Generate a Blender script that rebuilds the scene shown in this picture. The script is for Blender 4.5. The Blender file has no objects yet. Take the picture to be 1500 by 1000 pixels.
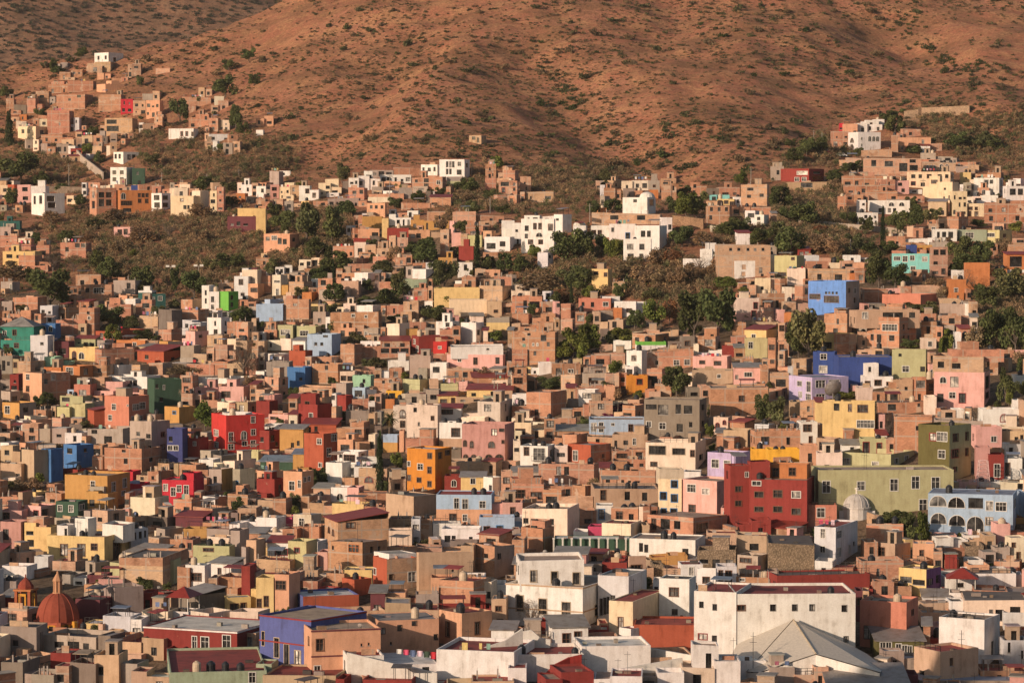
import bpy, math, random
import numpy as np
from mathutils import Vector
random.seed(7); RNG = np.random.default_rng(7)
scene = bpy.context.scene
COL = scene.collection
R = math.radians
PI = math.pi

# ------------------------------------------------------------------ camera
F = 4253.0                      # focal length in photograph pixels (1500 wide)
CAMZ = 70.0
PITCH = math.atan(200.0 / F)    # the horizon sits 200 px above the middle
cam_d = bpy.data.cameras.new('camera')
cam = bpy.data.objects.new('camera', cam_d); COL.objects.link(cam)
cam.location = (0, 0, CAMZ); cam.rotation_euler = (PI / 2 - PITCH, 0, 0)
cam_d.sensor_fit = 'HORIZONTAL'; cam_d.sensor_width = 36.0
cam_d.lens = 36.0 * F / 1500.0
cam_d.clip_start = 1.0; cam_d.clip_end = 9000.0
scene.camera = cam
CP, SP = math.cos(PITCH), math.sin(PITCH)

def ray(px, py):
    """direction whose depth along the view axis is 1"""
    x = (px - 750.0) / F; y = -(py - 500.0) / F
    return Vector((x, CP + y * SP, -SP + y * CP))

def at(px, py, d):
    return Vector((0, 0, CAMZ)) + ray(px, py) * d

def project(p):
    x, y, z = p[0], p[1], p[2] - CAMZ
    dep = y * CP - z * SP
    up = y * SP + z * CP
    return 750 + F * x / dep, 500 - F * up / dep, dep

# ------------------------------------------------------------------ terrain
CTRL = []
def ctl(px, rows):
    for py, d in rows:
        p = at(px, py, d); CTRL.append((p.x, p.y, p.z))
left = [(1060, 395), (1000, 420), (900, 470), (800, 550), (700, 640), (600, 720), (500, 780), (420, 880), (350, 980), (290, 1080), (240, 1210), (170, 1300), (110, 1385)]
cent = [(1060, 380), (1000, 400), (900, 445), (800, 505), (700, 590), (600, 670), (500, 750), (420, 810), (340, 860), (300, 950), (250, 1030), (200, 1090), (100, 1220), (0, 1340), (-80, 1440), (-150, 1560)]
rite = [(1060, 390), (1000, 410), (900, 440), (800, 480), (700, 520), (600, 570), (500, 660), (420, 740), (350, 850), (280, 1000), (210, 1100), (150, 1170), (50, 1300), (0, 1370), (-80, 1470), (-150, 1580)]
ctl(20, left); ctl(-450, left); ctl(700, cent); ctl(1420, rite); ctl(1950, rite)
ctl(360, [(1000, 410), (900, 458), (800, 530), (700, 618), (600, 700), (500, 768), (420, 850), (350, 930), (290, 1010), (240, 1110), (170, 1230), (100, 1330)])
ctl(1060, [(1000, 402), (900, 440), (800, 490), (700, 555), (600, 620), (500, 700), (420, 770), (350, 830), (290, 960), (240, 1050), (120, 1190), (0, 1350)])
ctl(190, [(75, 1420), (170, 1280)]); ctl(60, [(100, 1400)]); ctl(300, [(52, 1425)]); ctl(430, [(10, 1400)]); ctl(540, [(-20, 1385), (60, 1290), (150, 1190)])
for (px, d, z) in ((-450, 1600, 95), (0, 1600, 100), (200, 1610, 112), (330, 1620, 120), (430, 1600, 135), (-450, 1850, 80), (100, 1850, 90), (330, 1850, 105)):
    q = at(px, 300, d); CTRL.append((q.x, q.y, z))
CT = np.array(CTRL)

def tps_fit(P, lam):
    n = len(P); XY = P[:, :2] / 100.0
    d2 = ((XY[:, None, :] - XY[None, :, :]) ** 2).sum(-1)
    K = 0.5 * d2 * np.log(d2 + 1e-12); K[d2 < 1e-12] = 0
    A = np.zeros((n + 3, n + 3)); A[:n, :n] = K + lam * np.eye(n)
    Q = np.hstack([np.ones((n, 1)), XY]); A[:n, n:] = Q; A[n:, :n] = Q.T
    b = np.zeros(n + 3); b[:n] = P[:, 2]
    return XY, np.linalg.solve(A, b)
TXY, TW = tps_fit(CT, 0.15)

def tps_eval(x, y):
    sh = x.shape; q = np.stack([x.ravel(), y.ravel()], 1) / 100.0
    out = np.empty(len(q))
    for i in range(0, len(q), 20000):
        c = q[i:i + 20000]
        d2 = ((c[:, None, :] - TXY[None, :, :]) ** 2).sum(-1)
        out[i:i + 20000] = (0.5 * d2 * np.log(d2 + 1e-12)) @ TW[:-3] + TW[-3] + c @ TW[-2:]
    return out.reshape(sh)

GX0, GX1, GY0, GY1, GS = -460.0, 460.0, 320.0, 1900.0, 3.0
gx = np.arange(GX0, GX1 + .1, GS); gy = np.arange(GY0, GY1 + .1, GS)
MX, MY = np.meshgrid(gx, gy)
GZ = tps_eval(MX, MY)

def vnoise(x, y, s, seed):
    """smooth value noise on arrays"""
    r = np.random.default_rng(seed).random((256, 256))
    u = x / s + 1000.37; v = y / s + 1000.71
    i = np.floor(u).astype(int); j = np.floor(v).astype(int)
    a = u - i; b = v - j; a = a * a * (3 - 2 * a); b = b * b * (3 - 2 * b)
    g = lambda m, n: r[m % 256, n % 256]
    return (g(i, j) * (1 - a) + g(i + 1, j) * a) * (1 - b) + (g(i, j + 1) * (1 - a) + g(i + 1, j + 1) * a) * b - 0.5

def zgrid(x, y, G):
    u = (x - GX0) / GS; v = (y - GY0) / GS
    u = min(max(u, 0), len(gx) - 1.001); v = min(max(v, 0), len(gy) - 1.001)
    i = int(u); j = int(v); a = u - i; b = v - j
    return (G[j, i] * (1 - a) + G[j, i + 1] * a) * (1 - b) + (G[j + 1, i] * (1 - a) + G[j + 1, i + 1] * a) * b

def hit(px, py, d0=300.0, G=None):
    """where the sight line through a photo pixel meets the ground: (point, depth)"""
    G = GZ if G is None else G
    r = ray(px, py); d = d0; last = d0
    while d < 1880:
        if CAMZ + r.z * d <= zgrid(r.x * d, r.y * d, G):
            lo, hi = last, d
            for _ in range(12):
                m = (lo + hi) / 2
                if CAMZ + r.z * m <= zgrid(r.x * m, r.y * m, G): hi = m
                else: lo = m
            return Vector((0, 0, CAMZ)) + r * hi, hi
        last = d; d += 3.0
    return None, None

# gullies and spurs on the hill, laid along lines on the ground
def carve(pts, depth, width):
    global GZ
    W = []
    for px, py in pts:
        p, d = hit(px, py)
        if p: W.append((p.x, p.y))
    if len(W) < 2: return
    best = np.full(MX.shape, 1e9)
    for (ax, ay), (bx, by) in zip(W, W[1:]):
        dx, dy = bx - ax, by - ay; L = dx * dx + dy * dy + 1e-9
        t = np.clip(((MX - ax) * dx + (MY - ay) * dy) / L, 0, 1)
        best = np.minimum(best, np.hypot(MX - ax - t * dx, MY - ay - t * dy))
    wob = 1 + 0.5 * vnoise(MX, MY, 30, 5)
    GZ = GZ - depth * np.exp(-(best / (width * wob)) ** 2)
carve([(770, 60), (800, 110), (850, 160), (920, 215), (960, 255)], 8, 20)
carve([(1290, 20), (1340, 60), (1390, 105), (1430, 125)], 6.5, 20)
carve([(440, 230), (520, 180), (570, 130), (600, 60)], 5, 20)
carve([(630, 215), (560, 175), (640, 110), (690, 60)], -6, 22)
carve([(1040, 230), (1080, 150), (1150, 60)], -6, 30)
carve([(1180, 180), (1230, 110), (1290, 60)], 3, 18)
carve([(860, 100), (960, 60), (1000, 20)], 4, 18)
carve([(1480, 190), (1440, 130), (1460, 60)], -6, 22)
hillw = np.clip((MY - 1000) / 120.0, 0, 1)
GZ = GZ + hillw * (vnoise(MX, MY, 70, 1) * 5 + vnoise(MX, MY, 28, 2) * 5.0 + vnoise(MX, MY, 13, 3) * 3.0 + vnoise(MX, MY, 7, 6) * 1.5)
GZ = GZ + vnoise(MX, MY, 22, 4) * 1.0

def zat(x, y): return zgrid(x, y, GZ)

# ------------------------------------------------------------------ materials
def lin(h):
    h = h.lstrip('#'); c = [int(h[i:i + 2], 16) / 255.0 for i in (0, 2, 4)]
    return tuple(v / 12.92 if v <= .04045 else ((v + .055) / 1.055) ** 2.4 for v in c)

def newmat(name):
    m = bpy.data.materials.new(name); m.use_nodes = True
    nt = m.node_tree
    return m, nt, nt.nodes['Principled BSDF']
def nd(nt, t, **kw):
    n = nt.nodes.new(t)
    for k, v in kw.items(): setattr(n, k, v)
    return n
def ln(nt, a, b): nt.links.new(a, b)
def math_(nt, op, a, b=None, clamp=False):
    n = nd(nt, 'ShaderNodeMath', operation=op, use_clamp=clamp)
    for i, v in enumerate((a, b)):
        if v is None: continue
        if hasattr(v, 'links'): ln(nt, v, n.inputs[i])
        else: n.inputs[i].default_value = v
    return n.outputs[0]
def noise_(nt, vec, scale, detail=3, rough=.55):
    n = nd(nt, 'ShaderNodeTexNoise'); n.inputs['Scale'].default_value = scale
    n.inputs['Detail'].default_value = detail; n.inputs['Roughness'].default_value = rough
    if vec is not None: ln(nt, vec, n.inputs['Vector'])
    return n.outputs['Fac']
def ramp_(nt, fac, stops):
    n = nd(nt, 'ShaderNodeValToRGB'); ln(nt, fac, n.inputs[0]); e = n.color_ramp.elements
    while len(e) > len(stops): e.remove(e[-1])
    while len(e) < len(stops): e.new(.5)
    for x, (p, c) in zip(e, stops):
        x.position = p; x.color = (*c, 1) if len(c) == 3 else c
    return n.outputs[0]
def mix_(nt, fac, a, b, mode='MIX'):
    n = nd(nt, 'ShaderNodeMix', data_type='RGBA', blend_type=mode)
    for s, v in ((n.inputs[0], fac), (n.inputs[6], a), (n.inputs[7], b)):
        if hasattr(v, 'links'): ln(nt, v, s)
        elif isinstance(v, (int, float)): s.default_value = v
        else: s.default_value = (*v, 1)
    return n.outputs[2]
def mapped(nt, vec, scale):
    n = nd(nt, 'ShaderNodeMapping'); n.inputs['Scale'].default_value = scale; ln(nt, vec, n.inputs[0]); return n.outputs[0]
def bump_(nt, bsdf, h, dist=.05, st=.6):
    n = nd(nt, 'ShaderNodeBump'); n.inputs['Strength'].default_value = st; n.inputs['Distance'].default_value = dist
    ln(nt, h, n.inputs['Height']); ln(nt, n.outputs[0], bsdf.inputs['Normal'])
def attr_(nt): return nd(nt, 'ShaderNodeAttribute', attribute_name='Col').outputs['Color']
def geo_pos(nt): return nd(nt, 'ShaderNodeNewGeometry').outputs['Position']

def mk_wall():
    m, nt, b = newmat('painted_stucco'); pos = geo_pos(nt); c = attr_(nt)
    rnd = nd(nt, 'ShaderNodeObjectInfo').outputs['Random']
    patches = noise_(nt, pos, .55, 5, .65)
    streak = noise_(nt, mapped(nt, pos, (1.6, 1.6, .22)), 1.0, 4, .6)
    fine = noise_(nt, pos, 5.0, 3)
    f = math_(nt, 'ADD', math_(nt, 'MULTIPLY', patches, .5), math_(nt, 'MULTIPLY', streak, .5))
    v = ramp_(nt, f, [(.30, (.58, .54, .50)), (.45, (.91, .89, .87)), (.58, (1.02, 1.02, 1.02)), (.8, (1.08, 1.07, 1.06))])
    c1 = mix_(nt, 1.0, c, v, 'MULTIPLY')
    peel = ramp_(nt, noise_(nt, pos, .35, 6, .7), [(.66, (0, 0, 0)), (.72, (.55, .55, .55))])
    c2 = mix_(nt, peel, c1, lin('#b39a80'))
    fv = ramp_(nt, fine, [(.3, (.92, .92, .92)), (.7, (1.05, 1.05, 1.05))])
    c3 = mix_(nt, 1.0, c2, fv, 'MULTIPLY')
    ln(nt, c3, b.inputs['Base Color']); b.inputs['Roughness'].default_value = .92; b.inputs['Specular IOR Level'].default_value = .25
    bump_(nt, b, fine, .03, .5)
    return m
def mk_brick():
    m, nt, b = newmat('bare_brick'); pos = geo_pos(nt); c = attr_(nt)
    tc = nd(nt, 'ShaderNodeTexCoord').outputs['Object']
    sep = nd(nt, 'ShaderNodeSeparateXYZ'); ln(nt, tc, sep.inputs[0])
    u = math_(nt, 'ADD', sep.outputs[0], sep.outputs[1])
    cmb = nd(nt, 'ShaderNodeCombineXYZ'); ln(nt, u, cmb.inputs[0]); ln(nt, sep.outputs[2], cmb.inputs[1])
    br = nd(nt, 'ShaderNodeTexBrick'); ln(nt, cmb.outputs[0], br.inputs['Vector'])
    br.inputs['Color1'].default_value = (.82, .76, .72, 1); br.inputs['Color2'].default_value = (1.12, 1.05, 1.0, 1); br.inputs['Mortar'].default_value = (1.0, 1.02, 1.02, 1)
    br.inputs['Scale'].default_value = 1.0; br.inputs['Brick Width'].default_value = .42; br.inputs['Row Height'].default_value = .17
    br.inputs['Mortar Size'].default_value = .012; br.inputs['Bias'].default_value = 0
    c1 = mix_(nt, .8, c, br.outputs[0], 'MULTIPLY')
    patch = ramp_(nt, noise_(nt, pos, .4, 5, .7), [(.32, (.62, .58, .55)), (.48, (.95, .95, .95)), (.72, (1.15, 1.13, 1.1))])
    c2 = mix_(nt, 1.0, c1, patch, 'MULTIPLY')
    plaster = ramp_(nt, noise_(nt, pos, .22, 4, .6), [(.60, (0, 0, 0)), (.63, (.8, .8, .8))])
    c3 = mix_(nt, plaster, c2, lin('#b59c86'))
    zz = math_(nt, 'FRACT', math_(nt, 'DIVIDE', math_(nt, 'ADD', sep.outputs[2], 29.0), 2.9))
    band = math_(nt, 'MULTIPLY', math_(nt, 'LESS_THAN', zz, .085), .75)
    c4 = mix_(nt, band, c3, lin('#a39484'))
    uu = math_(nt, 'FRACT', math_(nt, 'DIVIDE', math_(nt, 'ADD', u, 40.13), 3.7))
    band2 = math_(nt, 'MULTIPLY', math_(nt, 'LESS_THAN', uu, .07), .6)
    c5 = mix_(nt, band2, c4, lin('#a39484'))
    ln(nt, c5, b.inputs['Base Color']); b.inputs['Roughness'].default_value = .95; b.inputs['Specular IOR Level'].default_value = .2
    bump_(nt, b, noise_(nt, pos, 4.0, 4), .06, .7)
    return m
def mk_stone():
    m, nt, b = newmat('rubble_stone'); pos = geo_pos(nt); c = attr_(nt)
    vo = nd(nt, 'ShaderNodeTexVoronoi'); vo.inputs['Scale'].default_value = 3.6; ln(nt, pos, vo.inputs['Vector'])
    v = ramp_(nt, vo.outputs['Distance'], [(0, (1.15, 1.1, 1.05)), (.35, (.85, .82, .8)), (.6, (.5, .47, .44))])
    c1 = mix_(nt, .85, c, v, 'MULTIPLY')
    pt = ramp_(nt, noise_(nt, pos, .5, 4), [(.35, (.75, .75, .72)), (.65, (1.1, 1.08, 1.05))])
    ln(nt, mix_(nt, 1.0, c1, pt, 'MULTIPLY'), b.inputs['Base Color']); b.inputs['Roughness'].default_value = .95
    bump_(nt, b, math_(nt, 'SUBTRACT', 1.0, vo.outputs['Distance']), .12, .8)
    return m
def mk_roof():
    m, nt, b = newmat('flat_roof_coating'); pos = geo_pos(nt); c = attr_(nt)
    v = ramp_(nt, noise_(nt, pos, .45, 6, .7), [(.30, (.45, .43, .42)), (.46, (.85, .84, .83)), (.6, (1.05, 1.04, 1.03)), (.75, (1.25, 1.22, 1.18))])
    ln(nt, mix_(nt, 1.0, c, v, 'MULTIPLY'), b.inputs['Base Color']); b.inputs['Roughness'].default_value = .85
    bump_(nt, b, noise_(nt, pos, 3.0, 4), .04, .5)
    return m
def mk_frame():
    m, nt, b = newmat('frame_paint'); c = attr_(nt)
    v = ramp_(nt, noise_(nt, geo_pos(nt), 3.0, 3), [(.3, (.8, .8, .8)), (.7, (1.05, 1.05, 1.05))])
    ln(nt, mix_(nt, 1.0, c, v, 'MULTIPLY'), b.inputs['Base Color']); b.inputs['Roughness'].default_value = .6
    return m
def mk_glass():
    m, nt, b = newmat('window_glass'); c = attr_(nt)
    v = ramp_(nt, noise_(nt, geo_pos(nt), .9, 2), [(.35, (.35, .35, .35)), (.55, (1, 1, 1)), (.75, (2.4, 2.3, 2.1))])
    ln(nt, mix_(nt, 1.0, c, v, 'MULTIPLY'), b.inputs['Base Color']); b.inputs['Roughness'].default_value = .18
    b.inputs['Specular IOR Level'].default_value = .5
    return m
def mk_metal():
    m, nt, b = newmat('corrugated_sheet'); c = attr_(nt); pos = geo_pos(nt)
    tc = nd(nt, 'ShaderNodeTexCoord').outputs['Object']
    w = nd(nt, 'ShaderNodeTexWave'); w.inputs['Scale'].default_value = 1.2; ln(nt, tc, w.inputs['Vector'])
    v = ramp_(nt, noise_(nt, pos, .7, 5, .7), [(.3, (.6, .5, .42)), (.5, (.95, .94, .93)), (.7, (1.1, 1.1, 1.1))])
    ln(nt, mix_(nt, 1.0, c, v, 'MULTIPLY'), b.inputs['Base Color']); b.inputs['Roughness'].default_value = .55
    b.inputs['Metallic'].default_value = .1
    bump_(nt, b, w.outputs['Fac'], .03, .25)
    return m
def mk_plastic(name, rough):
    m, nt, b = newmat(name); c = attr_(nt)
    v = ramp_(nt, noise_(nt, geo_pos(nt), 2.0, 4), [(.3, (.75, .75, .75)), (.7, (1.1, 1.1, 1.1))])
    ln(nt, mix_(nt, 1.0, c, v, 'MULTIPLY'), b.inputs['Base Color']); b.inputs['Roughness'].default_value = rough
    return m
def mk_leaf():
    m, nt, b = newmat('foliage')
    oi = nd(nt, 'ShaderNodeObjectInfo'); c = attr_(nt); pos = geo_pos(nt)
    base = mix_(nt, 1.0, oi.outputs['Color'], c, 'MULTIPLY')
    v = ramp_(nt, noise_(nt, pos, .55, 3), [(.3, (.6, .62, .6)), (.5, (1, 1, 1)), (.7, (1.45, 1.4, 1.2))])
    cc = mix_(nt, 1.0, base, v, 'MULTIPLY')
    ln(nt, cc, b.inputs['Base Color']); b.inputs['Roughness'].default_value = .8; b.inputs['Specular IOR Level'].default_value = .15
    tr = nd(nt, 'ShaderNodeBsdfTranslucent'); ln(nt, cc, tr.inputs[0])
    mx = nd(nt, 'ShaderNodeMixShader'); mx.inputs[0].default_value = .22
    ln(nt, b.outputs[0], mx.inputs[1]); ln(nt, tr.outputs[0], mx.inputs[2])
    ln(nt, mx.outputs[0], nt.nodes['Material Output'].inputs['Surface'])
    return m
def mk_bark():
    m, nt, b = newmat('bark'); pos = geo_pos(nt)
    ln(nt, ramp_(nt, noise_(nt, mapped(nt, pos, (3, 3, .6)), 2.0, 4), [(.3, (.06, .045, .035)), (.7, (.17, .13, .10))]), b.inputs['Base Color'])
    b.inputs['Roughness'].default_value = .95
    return m
def mk_soil(name, stops, dry, speck):
    m, nt, b = newmat(name); pos = geo_pos(nt)
    c1 = ramp_(nt, noise_(nt, pos, .022, 7, .7), stops)
    c2 = mix_(nt, ramp_(nt, noise_(nt, pos, .10, 7, .75), [(.44, (0, 0, 0)), (.60, (.9, .9, .9))]), c1, dry)
    tuft = ramp_(nt, noise_(nt, pos, .42, 5, .72), [(.50, (0, 0, 0)), (.62, (.85, .85, .85))])
    c3 = mix_(nt, tuft, c2, speck)
    area = ramp_(nt, noise_(nt, mapped(nt, pos, (1, 1, 1)), .035, 6, .7), [(.46, (0, 0, 0)), (.62, (.75, .75, .75))])
    c4 = mix_(nt, area, c3, tuple(v * .8 for v in speck))
    v = ramp_(nt, noise_(nt, pos, .9, 6, .8), [(.28, (.5, .48, .47)), (.5, (1, 1, 1)), (.70, (1.45, 1.42, 1.36))])
    ln(nt, mix_(nt, 1.0, c4, v, 'MULTIPLY'), b.inputs['Base Color']); b.inputs['Roughness'].default_value = 1; b.inputs['Specular IOR Level'].default_value = .1
    bump_(nt, b, noise_(nt, pos, .5, 7, .8), 1.2, 1.0)
    return m

M = dict(wall=mk_wall(), brick=mk_brick(), stone=mk_stone(), roof=mk_roof(), frame=mk_frame(), glass=mk_glass(), metal=mk_metal(),
         plastic=mk_plastic('tank_plastic', .45), cloth=mk_plastic('laundry_cloth', .95), paint=mk_plastic('car_paint', .3), leaf=mk_leaf(), bark=mk_bark(),
         hill=mk_soil('dry_hill_soil', [(.35, lin('#9c6750')), (.5, lin('#ac7258')), (.65, lin('#b27c62'))], lin('#b88a64'), lin('#8e694d')),
         far=mk_soil('far_hill_soil', [(.35, lin('#875f48')), (.5, lin('#9a6f55')), (.65, lin('#a67e62'))], lin('#9c7a5e'), lin('#6e5644')),
         town=mk_soil('town_dirt', [(.35, lin('#6b5a4a')), (.5, lin('#86705a')), (.65, lin('#94795f'))], lin('#8a7660'), lin('#554838')))
MKEYS = list(M)

# ------------------------------------------------------------------ mesh builder
class MB:
    def __init__(s): s.v = []; s.f = []; s.m = []; s.c = []
    def quad(s, pts, mat, col):
        n = len(s.v); s.v.extend(pts); s.f.append(tuple(range(n, n + len(pts)))); s.m.append(mat); s.c.append(col)
    def box(s, x0, x1, y0, y1, z0, z1, mat, col, T=None):
        n = len(s.v)
        P = [(x0, y0, z0), (x1, y0, z0), (x1, y1, z0), (x0, y1, z0), (x0, y0, z1), (x1, y0, z1), (x1, y1, z1), (x0, y1, z1)]
        if T: P = [T(*p) for p in P]
        s.v.extend(P)
        for q in ((0, 3, 2, 1), (4, 5, 6, 7), (0, 1, 5, 4), (1, 2, 6, 5), (2, 3, 7, 6), (3, 0, 4, 7)):
            s.f.append(tuple(n + i for i in q)); s.m.append(mat); s.c.append(col)
    def lathe(s, prof, n, mat, col, cx=0, cy=0, cz=0, ph=0.0, cap=True):
        b = len(s.v)
        for r, z in prof:
            for i in range(n):
                a = 2 * PI * i / n + ph; s.v.append((cx + r * math.cos(a), cy + r * math.sin(a), cz + z))
        for j in range(len(prof) - 1):
            for i in range(n):
                k = (i + 1) % n
                s.f.append((b + j * n + i, b + j * n + k, b + (j + 1) * n + k, b + (j + 1) * n + i)); s.m.append(mat); s.c.append(col)
        if cap:
            s.f.append(tuple(b + (len(prof) - 1) * n + i for i in range(n))); s.m.append(mat); s.c.append(col)
            s.f.append(tuple(b + i for i in reversed(range(n)))); s.m.append(mat); s.c.append(col)
    def tube(s, a, b, r, mat, col, n=5, r2=None):
        a = Vector(a); b = Vector(b); d = (b - a); r2 = r if r2 is None else r2
        if d.length < 1e-6: return
        d.normalize(); u = d.orthogonal().normalized(); w = d.cross(u); k = len(s.v)
        for q, rr in ((a, r), (b, r2)):
            for i in range(n):
                t = 2 * PI * i / n; s.v.append(tuple(q + (u * math.cos(t) + w * math.sin(t)) * rr))
        for i in range(n):
            j = (i + 1) % n; s.f.append((k + i, k + j, k + n + j, k + n + i)); s.m.append(mat); s.c.append(col)
        s.f.append(tuple(k + n + i for i in range(n))); s.m.append(mat); s.c.append(col)
        s.f.append(tuple(k + i for i in reversed(range(n)))); s.m.append(mat); s.c.append(col)
    def mesh(s, name):
        me = bpy.data.meshes.new(name)
        me.from_pydata([tuple(p) for p in s.v], [], s.f)
        used = list(dict.fromkeys(s.m)); ix = {k: i for i, k in enumerate(used)}
        for k in used: me.materials.append(M[k])
        if len(used) > 1: me.polygons.foreach_set('material_index', [ix[k] for k in s.m])
        a = me.attributes.new('Col', 'FLOAT_COLOR', 'FACE')
        a.data.foreach_set('color', np.array([(c[0], c[1], c[2], 1.0) for c in s.c], dtype=np.float32).ravel())
        return me
    def build(s, name, parent=None):
        o = bpy.data.objects.new(name, s.mesh(name)); COL.objects.link(o)
        if parent is not None: o.parent = parent
        return o

def empty(name, loc, rz=0.0):
    o = bpy.data.objects.new(name, None); COL.objects.link(o); o.location = loc; o.rotation_euler = (0, 0, rz)
    o.empty_display_size = .5
    return o
def tag(o, cat, label=None, group=None, kind=None):
    if cat: o['category'] = cat
    if label: o['label'] = label
    if group: o['group'] = group
    if kind: o['kind'] = kind
    return o
def copy_tree(o):
    c = o.copy(); COL.objects.link(c)
    for ch in o.children:
        k = ch.copy(); COL.objects.link(k); k.parent = c
        for g in ch.children:
            q = g.copy(); COL.objects.link(q); q.parent = k
    return c
# ------------------------------------------------------------------ paint chart:  key -> colour, word, kind, wall material
PAL = {}
for row in '''k ae8269|bare brick|brick_house|brick
K b8967c|plastered brick|plastered_house|brick
t b89c80|tan|adobe_house|wall
st 94806a|rubble stone|stone_house|stone
c d8c6b0|cream|cream_house|wall
y3 dcc6a4|pale yellow|cream_house|wall
w dcd6ce|white|white_house|wall
lw c6c3c2|greyish white|white_house|wall
u a19284|grey concrete|concrete_house|wall
us 7b6e64|dark grey|concrete_house|wall
gs 85776a|grey brown|concrete_house|wall
p d8a498|pink|painted_house|wall
pd bd8a80|dusty pink|painted_house|wall
s d29c78|peach|painted_house|wall
sc c27860|salmon|painted_house|wall
or a84e30|orange red|painted_house|wall
o be743e|orange|painted_house|wall
O bb8b48|ochre|painted_house|wall
O3 cb7f10|deep ochre|painted_house|wall
y d8b878|yellow|painted_house|wall
ys e6a810|bright yellow|painted_house|wall
ly bcb480|yellow green|painted_house|wall
R 8e2d27|red|painted_house|wall
Rd 862723|dark red|painted_house|wall
C be1230|crimson|painted_house|wall
Cs c42420|scarlet|painted_house|wall
m 66303a|maroon|painted_house|wall
mg b83862|magenta|painted_house|wall
g aeac7e|lime green|painted_house|wall
ol 5e5a2c|olive brown|painted_house|wall
lm 62ae3a|bright green|painted_house|wall
G 284f3e|dark green|painted_house|wall
Gm 98a488|muted green|painted_house|wall
mt 90bd9a|mint green|painted_house|wall
T 1b8472|teal|painted_house|wall
Td 125a56|dark teal|painted_house|wall
aq 72bcb8|aqua|painted_house|wall
b 9cb4cc|light blue|painted_house|wall
b4 5a8cd4|sky blue|painted_house|wall
B 1a4288|cobalt blue|painted_house|wall
b3 3670aa|blue|painted_house|wall
B2 34407a|navy blue|painted_house|wall
V 4c5894|violet blue|painted_house|wall
lv b8a8ca|lavender|painted_house|wall
vt 70467e|purple|painted_house|wall'''.splitlines():
    a, b_ = row.split(' ', 1); h, wd, kn, mt_ = b_.split('|')
    c_ = lin(h)
    if kn == 'painted_house':
        l_ = .3 * c_[0] + .59 * c_[1] + .11 * c_[2]; c_ = tuple(.87 * v + .07 * l_ + .06 * q for v, q in zip(c_, (.40, .27, .19)))
    PAL[a] = (c_, wd, kn, mt_)
ROOFC = {'R': lin('#8c3a2e'), 'G': lin('#8f8880'), 'W': lin('#cfc9c0'), 'D': lin('#5d5650'), 'T': lin('#a08a74'), 'B': lin('#7f8894')}
WHITE = lin('#cfc9be'); BROWN = lin('#6a4630'); DARK = lin('#26221f'); STONE = lin('#a8957c'); REDF = lin('#8a2a28'); BLUEF = lin('#3f78a8'); CONC = lin('#9a9086')
FRAMEC = {'w': WHITE, 'n': BROWN, 'd': DARK, 'r': REDF, 'B': BLUEF, 's': STONE, 'a': WHITE, 'g': BROWN, 'A': REDF, 'l': WHITE, 'o': lin('#c86c28')}
HOUSES = []; TANKS = []; DISHES = []; CLOTHS = []

def jit(c, a=.08, rnd=random):
    f = 1 + rnd.uniform(-a, a); return tuple(min(1, max(0, v * f * (1 + rnd.uniform(-a, a) * .35))) for v in c)

def panel(mb, O, U, N, L, z0, z1, ops, mat, col, depth=.18, low=None):
    """a wall face with real openings and their reveals"""
    Z = Vector((0, 0, 1))
    us = sorted({0.0, L, *[v for o in ops for v in (o[0], o[1])]})
    zs = sorted({z0, z1, *[v for o in ops for v in (o[2], o[3])], *([low[1]] if low and z0 < low[1] < z1 else [])})
    def pt(u, z, n=0.0): return tuple(O + U * u + Z * z + N * n)
    for i in range(len(zs) - 1):
        run = None
        zc = (zs[i] + zs[i + 1]) / 2; cc = low[0] if low and zc < low[1] else col
        for j in range(len(us)):
            solid = j < len(us) - 1 and not any(o[0] < (us[j] + us[j + 1]) / 2 < o[1] and o[2] < zc < o[3] for o in ops)
            if solid and run is None: run = us[j]
            if not solid and run is not None:
                mb.quad([pt(run, zs[i]), pt(us[j], zs[i]), pt(us[j], zs[i + 1]), pt(run, zs[i + 1])], mat, cc); run = None
    for o in ops:
        a, b, c, d = o[:4]; q = -depth
        cc = low[0] if low and (c + d) / 2 < low[1] else col
        mb.quad([pt(a, c), pt(a, c, q), pt(a, d, q), pt(a, d)], mat, cc)
        mb.quad([pt(b, c), pt(b, d), pt(b, d, q), pt(b, c, q)], mat, cc)
        mb.quad([pt(a, c), pt(b, c), pt(b, c, q), pt(a, c, q)], mat, cc)
        mb.quad([pt(a, d), pt(a, d, q), pt(b, d, q), pt(b, d)], mat, cc)

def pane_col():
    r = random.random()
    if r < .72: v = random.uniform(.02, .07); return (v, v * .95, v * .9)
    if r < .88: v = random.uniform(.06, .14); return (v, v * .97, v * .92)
    v = random.uniform(.25, .5); return (v, v * .92, v * .82)

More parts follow.
